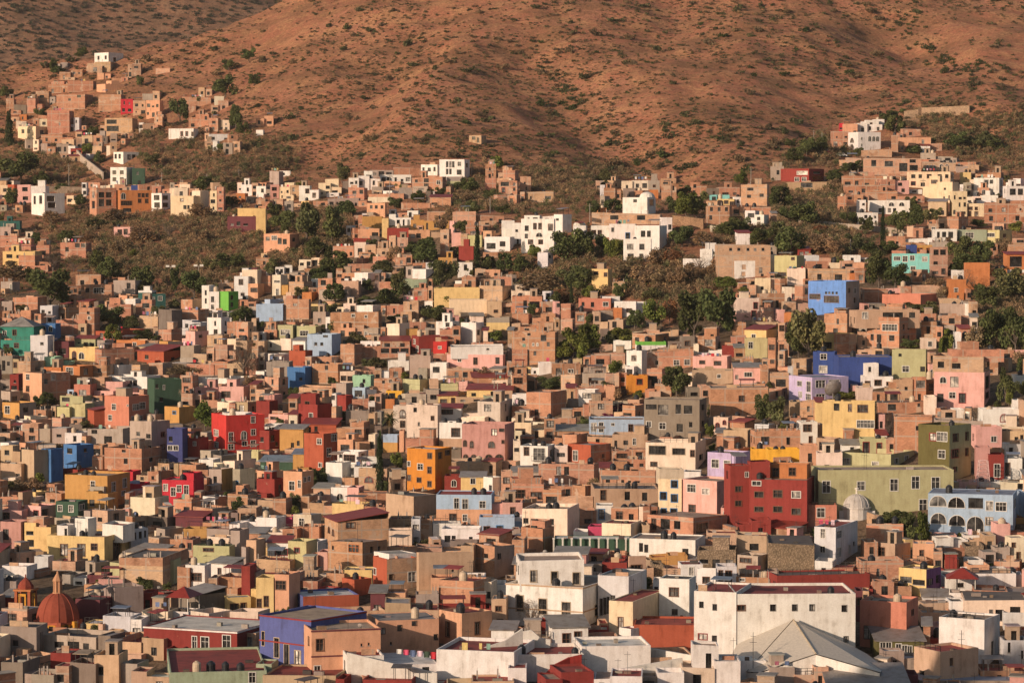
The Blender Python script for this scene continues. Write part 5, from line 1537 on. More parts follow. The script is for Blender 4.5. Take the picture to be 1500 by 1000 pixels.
# ------------------------------------------------------------------ which picture cells are town and still empty
CS = 3.0
NWc, NHc = 580, 350            # a little margin at the sides and below
XOFF = 120
occ = np.zeros((NHc, NWc), dtype=np.int8)
def inpoly(px, py, poly):
    r = False; n = len(poly); j = n - 1
    for i in range(n):
        xi, yi = poly[i]; xj, yj = poly[j]
        if (yi > py) != (yj > py) and px < (xj - xi) * (py - yi) / (yj - yi) + xi: r = not r
        j = i
    return r
TOWN = [[(-115, 440), (40, 440), (105, 420), (165, 418), (190, 432), (300, 440), (345, 405), (400, 392), (440, 388), (500, 355), (518, 318), (560, 305), (640, 318), (705, 322), (725, 345), (740, 385), (762, 420), (830, 432), (900, 455), (985, 480), (1050, 470), (1075, 425), (1130, 385), (1170, 380), (1260, 385), (1300, 420), (1420, 420), (1440, 480), (1525, 490), (1615, 470), (1615, 1025), (-115, 1025)],
        [(405, 300), (470, 285), (540, 262), (640, 262), (680, 262), (660, 300), (560, 305), (420, 312)],
        [(1250, 240), (1330, 235), (1400, 240), (1615, 275), (1615, 380), (1525, 375), (1525, 345), (1330, 345), (1300, 300), (1235, 290)],
        [(1030, 280), (1125, 285), (1140, 340), (1040, 335)], [(1350, 345), (1525, 345), (1525, 372), (1350, 372)],
        [(0, 345), (75, 350), (70, 395), (0, 400)], [(10, 140), (60, 120), (130, 100), (215, 100), (245, 140), (290, 150), (300, 175), (210, 190), (165, 225), (110, 235), (40, 215), (10, 190)], [(270, 150), (345, 150), (350, 225), (300, 215)], [(1260, 190), (1330, 195), (1390, 230), (1440, 245), (1330, 250), (1235, 250)], [(120, 268), (420, 268), (420, 300), (240, 296), (120, 300)], [(700, 235), (780, 260), (770, 300), (715, 290)], [(860, 265), (990, 262), (1000, 290), (880, 300)], [(-20, 250), (70, 270), (65, 310), (-20, 305)]]
def cell(px, py): return int((px + XOFF) / CS), int(py / CS)
def fill_rect(x0, x1, y0, y1, v=1):
    i0, j0 = cell(x0, y0); i1, j1 = cell(x1, y1)
    occ[max(0, j0):min(NHc, j1 + 1), max(0, i0):min(NWc, i1 + 1)] = v
def mark_town():
    occ[:] = 2
    for j in range(NHc):
        for i in range(NWc):
            px, py = i * CS - XOFF + 1.5, j * CS + 1.5
            if any(inpoly(px, py, p) for p in TOWN): occ[j, i] = 0
    for h in HOUSES:
        fill_rect(h['px'] - h['w'] / 2 + 1, h['px'] + h['w'] / 2 - 1, h['py'] - h['h'] / 2 + 1, h['py'] + h['h'] / 2 - 2)
    for x, y, w, hh, k in TREELIST:
        if k in 'tb': fill_rect(x - w * .25, x + w * .25, y - hh * .6, y - hh * .2)
        else: fill_rect(x - w * .40, x + w * .40, y - hh * .9, y - hh * .1)
    for x0, x1, y0, y1 in SPECIAL_AREAS: fill_rect(x0, x1, y0, y1)
SPECIAL_AREAS = [(505, 1070, 958, 1040), (205, 390, 950, 1040), (54, 120, 838, 922), (20, 58, 842, 890), (1225, 1278, 722, 765), (1070, 1292, 905, 985)]
FKEYS = ['k', 'K', 't', 'c', 'w', 'u', 'lw', 'p', 'y', 's', 'o', 'O', 'R', 'Rd', 'g', 'b', 'pd', 'm', 'us']
def palette(px, py):
    if py < 440: wt = [50, 22, 4, 6, 8, 7, 2, 1, .6, 1, 0, .5, 0, 0, 0, 0, 1, 0, 1]
    elif px < 420: wt = [42, 22, 10, 5, 4, 9, 3, 2, .5, 2, .8, .8, .8, 1, .3, .5, 3, 1, 4]
    elif px < 1000: wt = [46, 22, 8, 7, 6, 8, 2, 2, .8, 2, .3, .6, .4, .6, .4, .5, 1, 0, 2]
    else: wt = [44, 22, 8, 8, 7, 6, 3, 3, 1, 3, .3, .5, .4, .4, .5, .5, 2, 0, 1]
    if py > 850: wt = [16, 18, 16, 9, 16, 10, 5, 2, 1.5, 4, 1, .5, 4, 5, .5, .5, 3, 2, 3]
    return random.choices(FKEYS, wt)[0]
FILL = []
def fillers():
    mark_town()
    n = 0
    for j in range(NHc - 2, 60, -1):
        order = list(range(1, NWc - 1)); 
        if j % 2: order.reverse()
        for i in order:
            if occ[j, i] != 0: continue
            a = i
            while a > 0 and occ[j, a - 1] == 0: a -= 1
            b = i
            while b < NWc - 1 and occ[j, b + 1] == 0: b += 1
            py = (j + 1) * CS
            P, d = hit(min(max((a + b) / 2 * CS - XOFF, -140), 1640), py)
            if P is None: occ[j, i] = 2; continue
            s = F / d
            want = random.uniform(4.0, 9.5) * s * (1.15 if py > 820 else 1.0)
            run = (b - a + 1) * CS
            if run < 1.7 * want: wpx = run
            else: wpx = want
            x0 = a * CS - XOFF if order[0] == 1 else (b + 1) * CS - XOFF - wpx
            ia, ib = cell(x0 + 1, 0)[0], cell(x0 + wpx - 1, 0)[0]
            ia = max(0, ia); ib = min(NWc - 1, max(ib, ia))
            # free height above
            fh = 0
            while j - fh > 0 and np.all(occ[j - fh, ia:ib + 1] != 1) and np.mean(occ[j - fh, ia:ib + 1] == 0) > .45: fh += 1
            fh = max(fh, 1); avail = fh * CS
            ht = random.uniform(2.0, 4.5) * s
            if avail < ht * 1.35: ht = avail
            occ[max(0, j - int(ht / CS)):j + 1, ia:ib + 1] = 3
            if wpx < 3.5 or ht < 3.2: continue
            yb = py + min(7, 1.2 * s * .6); yt = py - ht + .5
            x0 -= .6 * random.random(); x1 = x0 + wpx + .8
            if x1 < -118 or x0 > 1618: continue
            FILL.append((x0, x1, yt, yb, s)); n += 1
    return n

def build_fillers(limit):
    FILL.sort(key=lambda f: -(f[1] - f[0]) * (f[3] - f[2]))
    rest = FILL[limit:] + [f for f in FILL[:limit] if f[1] < -6 or f[0] > 1506]; FILL[:] = [f for f in FILL if not (f[1] < -6 or f[0] > 1506)]
    counts = {}; room = {}
    for h in HOUSES: counts[h['kn']] = counts.get(h['kn'], 0) + 1
    for q, (x0, x1, yt, yb, s) in enumerate(FILL[:limit]):
        px = (x0 + x1) / 2; key = palette(px, (yt + yb) / 2)
        kn = PAL[key][2]; counts[kn] = counts.get(kn, 0) + 1
        if counts[kn] > 298: rest.append((x0, x1, yt, yb, s)); continue
        sp = parse([]); w = (x1 - x0) / s; h = (yb - yt) / s
        r_ = random.random()
        left_town = px < 480 and yb > 430
        if w > 3.6 and r_ < (.85 if left_town else .45):
            f = random.uniform(.45, .75) if left_town else random.uniform(.55, .85)
            sp.c = x0 + (x1 - x0) * f
        cols = max(1, int(w * (1 if sp.c is None else .6) / random.uniform(2.4, 4.0))); rows = max(1, round(h / 2.9))
        if h > 1.9 and random.random() < .88:
            st = random.choice('bbbbddn') if PAL[key][3] == 'brick' else random.choice('dddnnbbw' if key != 'u' else 'bdnb')
            if st == 'W': st = 'w'
            sp.wins.append(('F', min(cols, 4), min(rows, 3), st))
            if sp.c is not None and random.random() < .5: sp.wins.append(('S', 1, min(rows, 3), st))
        sp.k = random.random() < .3; sp.roof = random.choices(['G', 'T', 'R', 'W', 'D', 'SG', 'SR'], [32, 24, 18, 9, 7, 6, 4])[0]
        if yb > 850: sp.roof = random.choices(['G', 'T', 'R', 'W', 'SG'], [18, 10, 46, 18, 8])[0]
        sp.ph = random.choice([.15, .25, .4, .6, .9])
        if random.random() < .36: sp.t = random.choice([1, 1, 2])
        elif random.random() < .08: sp.T = random.choice([1, 2])
        if s > 6 and random.random() < .12: sp.dish = 1
        if s > 6 and random.random() < .06: sp.rail = True
        if key in ('k', 'K') and random.random() < .12: key = key + '/' + random.choice(['c', 'u', 't'])
        house(x0, x1, yt, yb, key, sp, None, False, True)
    # the farthest, smallest ones: one mass
    if rest:
        mb = MB()
        for x0, x1, yt, yb, s in rest:
            key = palette((x0 + x1) / 2, yb); P, d, s, r, xl, xr, Dp, H = place(x0, x1, yt, yb, None, random.uniform(-30, 22), None)
            W = (xr - xl); c = jit(PAL[key][0], .08); rc = jit(ROOFC[random.choice('GTRWG')], .1)
            cr, sr = math.cos(r), math.sin(r)
            T = lambda x, y, z: (P.x + x * cr - y * sr, P.y + x * sr + y * cr, P.z + z)
            mb.box(xl, xr, 0, Dp, -3, H, PAL[key][3], c, T); mb.box(xl + .15, xr - .15, .15, Dp - .15, H - .1, H + .03, 'roof', rc, T)
            if H > 1.6:
                for _ in range(random.randint(1, 2)):
                    u = random.uniform(xl + .5, xr - 1.3); hh = min(1.1, H * .5); z = random.uniform(.3, max(.35, H - hh - .4)); v = pane_col()
                    mb.box(u, u + .9, -.012, .1, z, z + hh, 'glass', v, T)
        tag(mb.build('small_houses'), None, None, None, 'stuff')
# ------------------------------------------------------------------ vegetation
LEAFC = {'d': (.094, .110, .042), 'l': (.145, .165, .042), 'L': (.095, .135, .03), 'e': (.13, .13, .058), 'b': (.24, .165, .10), 'r': (.24, .115, .06), 't': (.22, .165, .12), 'c': (.032, .046, .02)}
def crown_mesh(name, kind, seed):
    """a crown of unit width and height: many small leaf clusters spread through an uneven volume"""
    rg = random.Random(seed); mb = MB()
    if kind == 'cyp': lobes = [(rg.uniform(-.10, .10), rg.uniform(-.10, .10), z, .44 * (1 - z) ** .55 * (1 if z > .12 else .8) + .06, .09) for z in [i / 15 for i in range(15)] for _ in range(2)]
    else:
        lobes = []
        n = rg.randint(9, 13)
        for i in range(n):
            a = rg.uniform(0, 2 * PI); rr = .34 * math.sqrt(rg.random()); z = rg.uniform(.28, .82)
            k = rg.uniform(.13, .25) * (1.12 - .5 * abs(z - .5)); lobes.append((rr * math.cos(a), rr * math.sin(a), z, k, k * rg.uniform(.6, .95)))
    per = {'cyp': 70, 'tree': 190, 'brush': 95, 'bare': 60}[kind]
    for cx, cy, cz, r, rz in lobes:
        tone = rg.uniform(.7, 1.25)
        for _ in range(per):
            u = rg.gauss(0, 1); v = rg.gauss(0, 1); w = rg.gauss(0, 1); q = math.sqrt(u * u + v * v + w * w) + 1e-6
            k = rg.random() ** .28
            p = Vector((cx + u / q * r * k, cy + v / q * r * k, max(.02, cz + w / q * rz * k)))
            sz = rg.uniform(.018, .042) if kind != 'bare' else rg.uniform(.012, .026)
            d1 = Vector((rg.gauss(0, 1), rg.gauss(0, 1), rg.gauss(0, .8))).normalized(); d2 = d1.orthogonal().normalized()
            if rg.random() < .5: d2 = d1.cross(d2)
            t = tone * rg.uniform(.75, 1.25); c = (t, t * rg.uniform(.94, 1.06), t * .95)
            if kind == 'bare': mb.quad([tuple(p - d1 * sz * 2.4), tuple(p + d2 * sz * .3), tuple(p + d1 * sz * 2.4)], 'leaf', c)
            else: mb.quad([tuple(p - d1 * sz * 1.3), tuple(p - d2 * sz), tuple(p + d1 * sz * 1.3), tuple(p + d2 * sz)], 'leaf', c)
    return mb.mesh(name)
def trunk_mesh(name, kind, seed):
    rg = random.Random(seed); mb = MB(); br = (.3, .25, .2)
    if kind == 'cyp': mb.tube((0, 0, -.06), (0, 0, .8), .04, 'bark', br, 6, .01)
    else:
        mb.tube((0, 0, -.12), (.02, .01, .34), .035, 'bark', br, 6, .024)
        n = 6 if kind == 'tree' else 13
        for i in range(n):
            a = 2 * PI * i / n + rg.uniform(-.3, .3); l = rg.uniform(.2, .38); b = Vector((.02, .01, rg.uniform(.18, .34)))
            e = b + Vector((math.cos(a) * l, math.sin(a) * l, rg.uniform(.2, .48))); mb.tube(b, e, .016, 'bark', br, 5, .005)
            if kind != 'tree':
                for _ in range(4):
                    m = b.lerp(e, rg.uniform(.4, .95)); mb.tube(m, m + Vector((rg.uniform(-.16, .16), rg.uniform(-.16, .16), rg.uniform(.04, .2))), .006, 'bark', br, 4, .002)
    return mb.mesh(name)
CROWNS = {k: [crown_mesh('crown_' + k, k, 10 + i) for i in range(n)] for k, n in (('tree', 6), ('cyp', 2), ('brush', 3), ('bare', 3))}
TRUNKS = {k: trunk_mesh('trunk_' + k, k, 40) for k in ('tree', 'cyp', 'brush', 'bare')}
TREEMETA = []
TNAME = {'d': ('leafy_tree', 'dark green leafy tree'), 'l': ('leafy_tree', 'light green leafy tree'), 'L': ('leafy_tree', 'bright green round tree'), 'e': ('leafy_tree', 'olive green feathery tree'), 'b': ('dry_tree', 'brown dry thorny tree'), 'r': ('dry_tree', 'reddish brown leafy tree'), 't': ('bare_tree', 'bare twiggy grey tree'), 'c': ('cypress_tree', 'slim dark cypress')}
def tree(px, py, w, h, k):
    P, d = hit(px, min(py, 1010))
    if P is None: return
    s = F / d; W = w / s; H = h / s
    if k == 'P': return palm(P, H, px, py)
    kind = 'cyp' if k == 'c' else 'brush' if k in 'br' else 'bare' if k == 't' else 'tree'
    nm, desc = TNAME[k]
    root = empty(nm, P + Vector((0, 0, -.2)), random.uniform(0, 6.28))
    c = bpy.data.objects.new('crown', random.choice(CROWNS[kind])); COL.objects.link(c); c.parent = root
    c.scale = (W * 1.12, W * 1.12 * random.uniform(.8, 1.0), H * 1.16)
    base = LEAFC[k]; f = random.uniform(.8, 1.2); c.color = (base[0] * f * random.uniform(.92, 1.1), base[1] * f, base[2] * f, 1)
    t = bpy.data.objects.new('trunk', TRUNKS[kind]); COL.objects.link(t); t.parent = root; t.scale = (min(W, H) * 1.0, min(W, H) * 1.0, H * 1.1) if kind == 'cyp' else (W, W, H * 1.1)
    TREEMETA.append(dict(o=root, desc=desc, px=px, py=py - h / 2, area=w * h))
def palm(P, H, px, py):
    root = empty('palm_tree', P); mb = MB(); mb.tube((0, 0, -.5), (.15, 0, H * .8), .22, 'bark', (.3, .25, .2), 7, .17); mb.build('trunk', root)
    cm = MB(); rg = random.Random(3); top = Vector((.15, 0, H * .8))
    for i in range(46):
        a = rg.uniform(0, 2 * PI); el = rg.uniform(-.9, 1.2); L = rg.uniform(1.8, 2.6); prev = top.copy(); dirv = Vector((math.cos(a) * math.cos(el), math.sin(a) * math.cos(el), math.sin(el)))
        side = dirv.cross(Vector((0, 0, 1)));  side = side.normalized() if side.length > .01 else Vector((1, 0, 0))
        for q in range(5):
            nx = prev + dirv * L / 5; ww = .30 * (1 - q / 6); t = rg.uniform(.8, 1.2) * (.75 if el < -.3 else 1)
            cc = (t * (1.6 if el < -.35 else 1), t, t * .9)
            cm.quad([tuple(prev - side * ww), tuple(nx - side * ww * .8 + Vector((0, 0, -.12))), tuple(nx), tuple(prev)], 'leaf', cc)
            cm.quad([tuple(prev), tuple(nx), tuple(nx + side * ww * .8 + Vector((0, 0, -.12))), tuple(prev + side * ww)], 'leaf', cc)
            prev = nx; dirv = (dirv + Vector((0, 0, -.2))).normalized()
    c = cm.build('crown', root); c.color = (.085, .095, .04, 1)
    tag(root, 'palm tree', 'tall fan palm standing among roofs above a blue hut', None)

# shrubs: leaf clusters in numpy
def bush_cloud(n, seed, flat=.6, leaf=.09):
    rg = np.random.default_rng(seed)
    nl = 5; lc = np.stack([rg.uniform(-.28, .28, nl), rg.uniform(-.28, .28, nl), rg.uniform(.1, .42, nl) * flat], 1); lr = rg.uniform(.16, .28, nl)
    k = rg.integers(0, nl, n); v = rg.normal(size=(n, 3)); v /= np.linalg.norm(v, axis=1)[:, None]
    p = lc[k] + v * (lr[k] * rg.random(n) ** .3)[:, None] * np.array([1, 1, flat]); p[:, 2] = np.maximum(p[:, 2], .0)
    d1 = rg.normal(size=(n, 3)); d1 /= np.linalg.norm(d1, axis=1)[:, None]
    d2 = np.cross(d1, rg.normal(size=(n, 3))); d2 /= np.linalg.norm(d2, axis=1)[:, None]
    sz = rg.uniform(.6, 1.4, n)[:, None] * leaf
    q = np.stack([p - d1 * sz, p - d2 * sz * .7, p + d1 * sz, p + d2 * sz * .7], 1)      # n,4,3
    tone = rg.uniform(.7, 1.3, n)
    return q, tone
CLOUDS = [bush_cloud(80, 100 + i, .6, .07) for i in range(6)]; FINE = [bush_cloud(170, 150 + i, .75, .045) for i in range(6)]
def mesh_from_quads(name, Q, C):
    n = len(Q); me = bpy.data.meshes.new(name)
    me.vertices.add(n * 4); me.vertices.foreach_set('co', Q.reshape(-1).astype(np.float32))
    me.loops.add(n * 4); me.loops.foreach_set('vertex_index', np.arange(n * 4, dtype=np.int32))
    me.polygons.add(n); me.polygons.foreach_set('loop_start', np.arange(0, n * 4, 4, dtype=np.int32))
    me.polygons.foreach_set('loop_total', np.full(n, 4, dtype=np.int32))
    a = me.attributes.new('Col', 'FLOAT_COLOR', 'FACE'); a.data.foreach_set('color', np.concatenate([C, np.ones((n, 1))], 1).astype(np.float32).reshape(-1))
    me.materials.append(M['leaf']); me.update(calc_edges=True); me.validate()
    return me
def scatter(name, spots, clouds=None):
    """spots: (P, width, height, rgb) -> one ground-cover object"""
    Q = []; C = []
    for P, w, h, rgb in spots:
        q, tone = random.choice(clouds or CLOUDS); a = random.uniform(0, 6.28); ca, sa = math.cos(a), math.sin(a)
        m = np.array([[ca * w, -sa * w, 0], [sa * w, ca * w, 0], [0, 0, h * 1.9]])
        Q.append(q @ m.T + np.array(P)); C.append(tone[:, None] * np.array(rgb)[None, :])
    o = bpy.data.objects.new(name, mesh_from_quads(name, np.concatenate(Q), np.concatenate(C))); COL.objects.link(o); o.color = (1, 1, 1, 1)
    return tag(o, None, None, None, 'stuff')
SHRUBM = []
for i in range(5):
    q, tone = bush_cloud(150, 300 + i, .6, .062); SHRUBM.append(mesh_from_quads('shrub_leaves', q, np.repeat(tone[:, None], 3, 1)))
def shrub(P, w, h, rgb):
    o = bpy.data.objects.new('hillside_shrub', random.choice(SHRUBM)); COL.objects.link(o); o.location = P; o.rotation_euler = (0, 0, random.uniform(0, 6.28)); o.scale = (w, w * random.uniform(.8, 1.1), h * 1.9); o.color = (*rgb, 1)
    return o
HILLTOP = [(-20, -20), (1520, -20), (1520, 250), (1400, 215), (1330, 200), (1255, 180), (1200, 190), (1130, 240), (1060, 270), (900, 290), (760, 280), (690, 240), (560, 245), (470, 262), (410, 262), (330, 270), (240, 270), (180, 225), (150, 235), (60, 215), (-20, 215)]
BRUSH = [[(70, 330), (150, 300), (250, 300), (330, 310), (420, 340), (400, 420), (330, 440), (140, 412), (70, 350)],
         [(-5, 205), (90, 212), (130, 255), (118, 285), (-5, 270)], [(190, 185), (420, 200), (430, 255), (360, 285), (240, 275), (185, 230)],
         [(760, 405), (870, 370), (1060, 380), (1050, 430), (990, 450), (900, 445), (770, 440)], [(690, 245), (930, 250), (900, 300), (860, 300), (700, 320), (640, 300)],
         [(1130, 290), (1240, 260), (1240, 340), (1300, 380), (1150, 390), (1040, 350)], [(430, 300), (500, 290), (520, 340), (500, 390), (420, 400), (400, 340)], [(1440, 425), (1520, 420), (1520, 540), (1420, 520)],
         [(1210, 190), (1260, 225), (1200, 245), (1140, 245)], [(1330, 160), (1520, 170), (1520, 260), (1400, 235), (1330, 210)]]
def ok_spot(px, py):
    for h in HOUSES:
        if abs(px - h['px']) < h['w'] / 2 + 1 and -h['h'] / 2 - 1 < py - h['py'] < h['h'] / 2 + 1: return False
    return True
def vegetation():
    for t in sorted(TREELIST, key=lambda t: t[1]): tree(*t)
    k = 0
    while k < 110:
        h = random.choice(HOUSES)
        if h['py'] < 250 or h['py'] > 940: continue
        px = h['px'] + random.choice([-1, 1]) * h['w'] * .5; py = h['py'] - h['h'] * random.uniform(.25, .6)
        if any(o['label'] and abs(o['px'] - px) < o['w'] * .7 and -o['h'] < py - o['py'] < o['h'] * .9 for o in HOUSES): continue
        k += 1; w = random.uniform(9, 24); tree(px, py + 3, w, w * random.uniform(.7, 1.3), random.choice('ddeeelb'))
    # hill shrubs
    big, small = [], []
    k = 0
    while k < 15000:
        px = random.uniform(-40, 1540); py = random.uniform(-25, 285)
        if not inpoly(min(max(px, -19), 1519), py, HILLTOP): continue
        P, d = hit(px, py, 800)
        if P is None or not ok_spot(px, py): continue
        k += 1
        dens = vnoise(np.array([P.x]), np.array([P.y]), 45, 77)[0] + .5 * vnoise(np.array([P.x]), np.array([P.y]), 15, 78)[0]
        low = min(1.0, max(0.0, (py - 110) / 130.0))
        if dens < random.uniform(-.55, .30 - .35 * low): continue
        r = random.random(); w = random.uniform(.8, 2.2) if r < .84 else random.uniform(2.2, 4.0)
        if r > .985: w = random.uniform(4.5, 7.5)
        g = random.random()
        rgb = (.078, .082, .038) if g < .45 else (.15, .11, .066) if g < .75 else (.20, .135, .075) if g < .92 else (.055, .075, .024)
        f = random.uniform(.75, 1.2); rgb = tuple(v * f for v in rgb)
        (big if w > 2.6 else small).append((P - Vector((0, 0, .1)), w, w * random.uniform(.42, .7), rgb))
    big.sort(key=lambda t: -t[1]); small += big[280:]
    for b in big[:280]:
        o = shrub(*b); px, py, _ = project(b[0])
        TREEMETA.append(dict(o=o, desc='low greenish shrub' if b[3][1] >= b[3][0] * .93 else 'low brown shrub', px=px, py=py - 3, area=(b[1] * 3) ** 2, shrub=True))
    # green bushes along the gullies
    for line, n in (([(790, 75), (820, 115), (850, 160), (905, 205), (950, 250)], 60), ([(1300, 20), (1350, 60), (1395, 105), (1435, 125)], 50), ([(1380, 90), (1440, 100), (1500, 110)], 40)):
        for _ in range(n):
            q = random.randint(0, len(line) - 2); t = random.random(); px = line[q][0] * (1 - t) + line[q + 1][0] * t + random.gauss(0, 9); py = line[q][1] * (1 - t) + line[q + 1][1] * t + random.gauss(0, 7)
            P, d = hit(px, py, 800)
            if P: w = random.uniform(1.8, 4.5); small.append((P, w, w * .6, random.choice([(.05, .062, .026), (.06, .075, .024), (.09, .075, .045)])))
    scatter('hillside_scrub_ground_cover', small)
    brush = []
    areas = []
    for p in BRUSH:
        xs = [q[0] for q in p]; ys = [q[1] for q in p]; areas.append((max(xs) - min(xs)) * (max(ys) - min(ys)))
    for p, A in zip(BRUSH, areas):
        xs = [q[0] for q in p]; ys = [q[1] for q in p]; n = int(A / 24); m = 0; tries = 0
        while m < n and tries < n * 4:
            tries += 1
            px = random.uniform(min(xs), max(xs)); py = random.uniform(min(ys), max(ys))
            if not inpoly(px, py, p): continue
            px += random.gauss(0, 11); py += random.gauss(0, 8)
            if not ok_spot(px, py): continue
            P, d = hit(px, py)
            if P is None: continue
            m += 1; w = random.uniform(1.4, 3.8); g = random.random()
            rgb = (.25, .165, .095) if g < .45 else (.18, .14, .08) if g < .72 else (.11, .115, .05) if g < .93 else (.30, .20, .11)
            f = random.uniform(.75, 1.25); brush.append((P - Vector((0, 0, .1)), w, w * random.uniform(.5, .9), tuple(v * f for v in rgb)))
    n = 0
    while n < 2600:
        px = random.uniform(-10, 1510); py = random.uniform(200, 510)
        if inpoly(px, py, HILLTOP) or any(inpoly(px, py, q) for q in TOWN) or any(inpoly(px, py, q) for q in BRUSH) or not ok_spot(px, py): n += .25; continue
        P, d = hit(px, py); n += 1
        if P is None: continue
        w = random.uniform(1.2, 3.2); g = random.random(); rgb = (.24, .165, .10) if g < .42 else (.16, .13, .075) if g < .62 else (.085, .095, .042)
        f = random.uniform(.75, 1.25); brush.append((P - Vector((0, 0, .1)), w, w * random.uniform(.5, .8), tuple(v * f for v in rgb)))
    scatter('brush_undergrowth', brush, FINE)
# ------------------------------------------------------------------ churches, the fan roof and other single buildings
def church():
    P, d = hit(85, 924); s = F / d; r = 31 / s
    root = empty('domed_church', P, R(-12))
    tag(root, 'church', 'red domed church with a slim lantern and yellow buttressed drum')
    rd = lin('#8f4836'); yl = lin('#c89038'); st = lin('#b5654c')
    mb = MB(); mb.box(-r * 1.25, r * 1.25, -r * .95, r * 2.6, -6, .0, 'wall', lin('#8d7d6c')); mb.box(-r * 1.1, r * 1.1, r * 1.05, r * 4.5, -6, -.4, 'wall', lin('#7d3a30')); mb.build('nave', root)
    mb = MB(); n = 8
    h0 = 14 / s
    mb.lathe([(r * .97, -.3), (r * .97, h0), (r * 1.03, h0), (r * 1.03, h0 + .25)], n, 'wall', st, ph=PI / 8); drum = mb.build('drum', root)
    for i in range(8):
        a = PI / 8 + 2 * PI * i / 8
        b = MB(); T = lambda x, y, z, a=a: (x * math.cos(a) - y * math.sin(a), x * math.sin(a) + y * math.cos(a), z)
        b.box(r * .9, r * 1.14, -.32, .32, -.3, h0 + .35, 'wall', yl if i % 2 else st, T); b.build('buttress', drum)
        a2 = 2 * PI * i / 8; b = MB(); T = lambda x, y, z, a=a2: (x * math.cos(a) - y * math.sin(a), x * math.sin(a) + y * math.cos(a), z)
        q = r * .97 * math.cos(PI / 8)
        b.box(q - .02, q + .05, -.75, .75, -.2, h0 - .15, 'wall', yl, T); b.box(q + .03, q + .08, -.35, .35, -.1, h0 - .3, 'glass', (.02, .018, .015), T); b.build('window', drum)
    mb = MB(); hd = 41 / s; prof = [(r * 1.0 * math.cos(t), h0 + .25 + hd * math.sin(t)) for t in [PI / 2 * i / 9 * .94 for i in range(10)]]
    mb.lathe(prof, 16, 'wall', rd, ph=PI / 8)
    for i in range(8):
        a = PI / 8 + 2 * PI * i / 8
        for (r0, z0), (r1, z1) in zip(prof, prof[1:]): mb.tube((r0 * math.cos(a), r0 * math.sin(a), z0), (r1 * math.cos(a), r1 * math.sin(a), z1), .07, 'wall', rd, 4)
    mb.build('dome', root)
    mb = MB(); zt = h0 + .2 + hd; k = 32 / s; tan_ = lin('#b88a68')
    mb.lathe([(.85, zt - .25), (.85, zt + .1), (.62, zt + .12), (.62, zt + k * .52), (.85, zt + k * .54), (.8, zt + k * .6), (.5, zt + k * .74), (.16, zt + k * .9), (.2, zt + k * .95), (.03, zt + k)], 8, 'wall', tan_)
    for i in range(8):
        a = 2 * PI * i / 8; mb.tube((.66 * math.cos(a), .66 * math.sin(a), zt), (.66 * math.cos(a), .66 * math.sin(a), zt + k * .55), .09, 'wall', tan_, 5)
    lan = mb.build('lantern', root)
    # bell tower
    P2, d2 = hit(38, 900); s2 = F / d2; root2 = empty('bell_tower', P2, R(-15)); w = 14.5 / s2
    tag(root2, 'bell tower', 'stocky red bell tower with yellow arches beside the red dome')
    mb = MB(); h1 = 36 / s2; H2 = 42 / s2
    mb.box(-w * .85, w * .85, -w * .85, w * .85, -5, h1 * .32, 'wall', lin('#8a4a34'))
    for i in (-1, 1):
        for j in (-1, 1): mb.box(i * w * .85 - (.45 if i > 0 else 0), i * w * .85 + (.45 if i < 0 else 0), j * w * .85 - (.45 if j > 0 else 0), j * w * .85 + (.45 if j < 0 else 0), h1 * .3, h1, 'wall', lin('#a05a3c'))
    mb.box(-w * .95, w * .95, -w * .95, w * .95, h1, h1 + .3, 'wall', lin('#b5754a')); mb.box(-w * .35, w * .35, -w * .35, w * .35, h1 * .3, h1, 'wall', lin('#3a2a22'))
    mb.build('belfry', root2)
    mb = MB(); mb.lathe([(w * .8, h1 + .28), (w * .78, h1 + .8), (w * .55, h1 + 1.4), (w * .2, h1 + 1.9), (.12, h1 + 2.1), (.1, h1 + 2.6)], 8, 'wall', lin('#8a4232'), ph=PI / 8); mb.build('cupola', root2)
    for a in (0, PI / 2, PI, -PI / 2):
        T = lambda x, y, z, a=a: (x * math.cos(a) - y * math.sin(a), x * math.sin(a) + y * math.cos(a), z)
        b = MB()
        for x0, x1, z0, z1 in ((-.62, -.38, h1 * .32, h1 * .8), (.38, .62, h1 * .32, h1 * .8), (-.62, .62, h1 * .8, h1 * .9)): b.box(x0, x1, -w * .87, -w * .8, z0, z1, 'wall', yl, T)
        b.build('arch', root2)
    # white chapel dome
    P3, d3 = hit(1254, 757); s3 = F / d3; r3 = 20.5 / s3; root3 = empty('domed_chapel', P3)
    tag(root3, 'chapel', 'small whitewashed chapel with a ribbed pale dome above a lime wall')
    wc = lin('#cdc6bd')
    mb = MB(); mb.box(-r3 * 1.25, r3 * 1.3, -r3 * .4, r3 * 2.2, -4, 1.2, 'wall', wc); mb.lathe([(r3 * 1.02, -1), (r3 * 1.02, 1.6), (r3 * 1.1, 1.62), (r3 * 1.1, 1.85)], 16, 'wall', wc); mb.build('walls', root3)
    mb = MB(); hd = 19 / s3; prof = [(r3 * math.cos(t), 1.85 + hd * math.sin(t)) for t in [PI / 2 * i / 8 * .97 for i in range(9)]]
    mb.lathe(prof, 20, 'wall', lin('#b9b2aa'))
    for i in range(10):
        a = 2 * PI * i / 10
        for (r0, z0), (r1, z1) in zip(prof, prof[1:]): mb.tube((r0 * math.cos(a), r0 * math.sin(a), z0), (r1 * math.cos(a), r1 * math.sin(a), z1), .06, 'wall', wc, 4)
    mb.build('dome', root3)
    mb = MB(); z0 = 1.85 + hd - .1; mb.lathe([(.45, z0), (.45, z0 + .9), (.6, z0 + .95), (.3, z0 + 1.3), (.05, z0 + 1.55)], 8, 'wall', lin('#e2d8c8')); mb.build('lantern', root3)
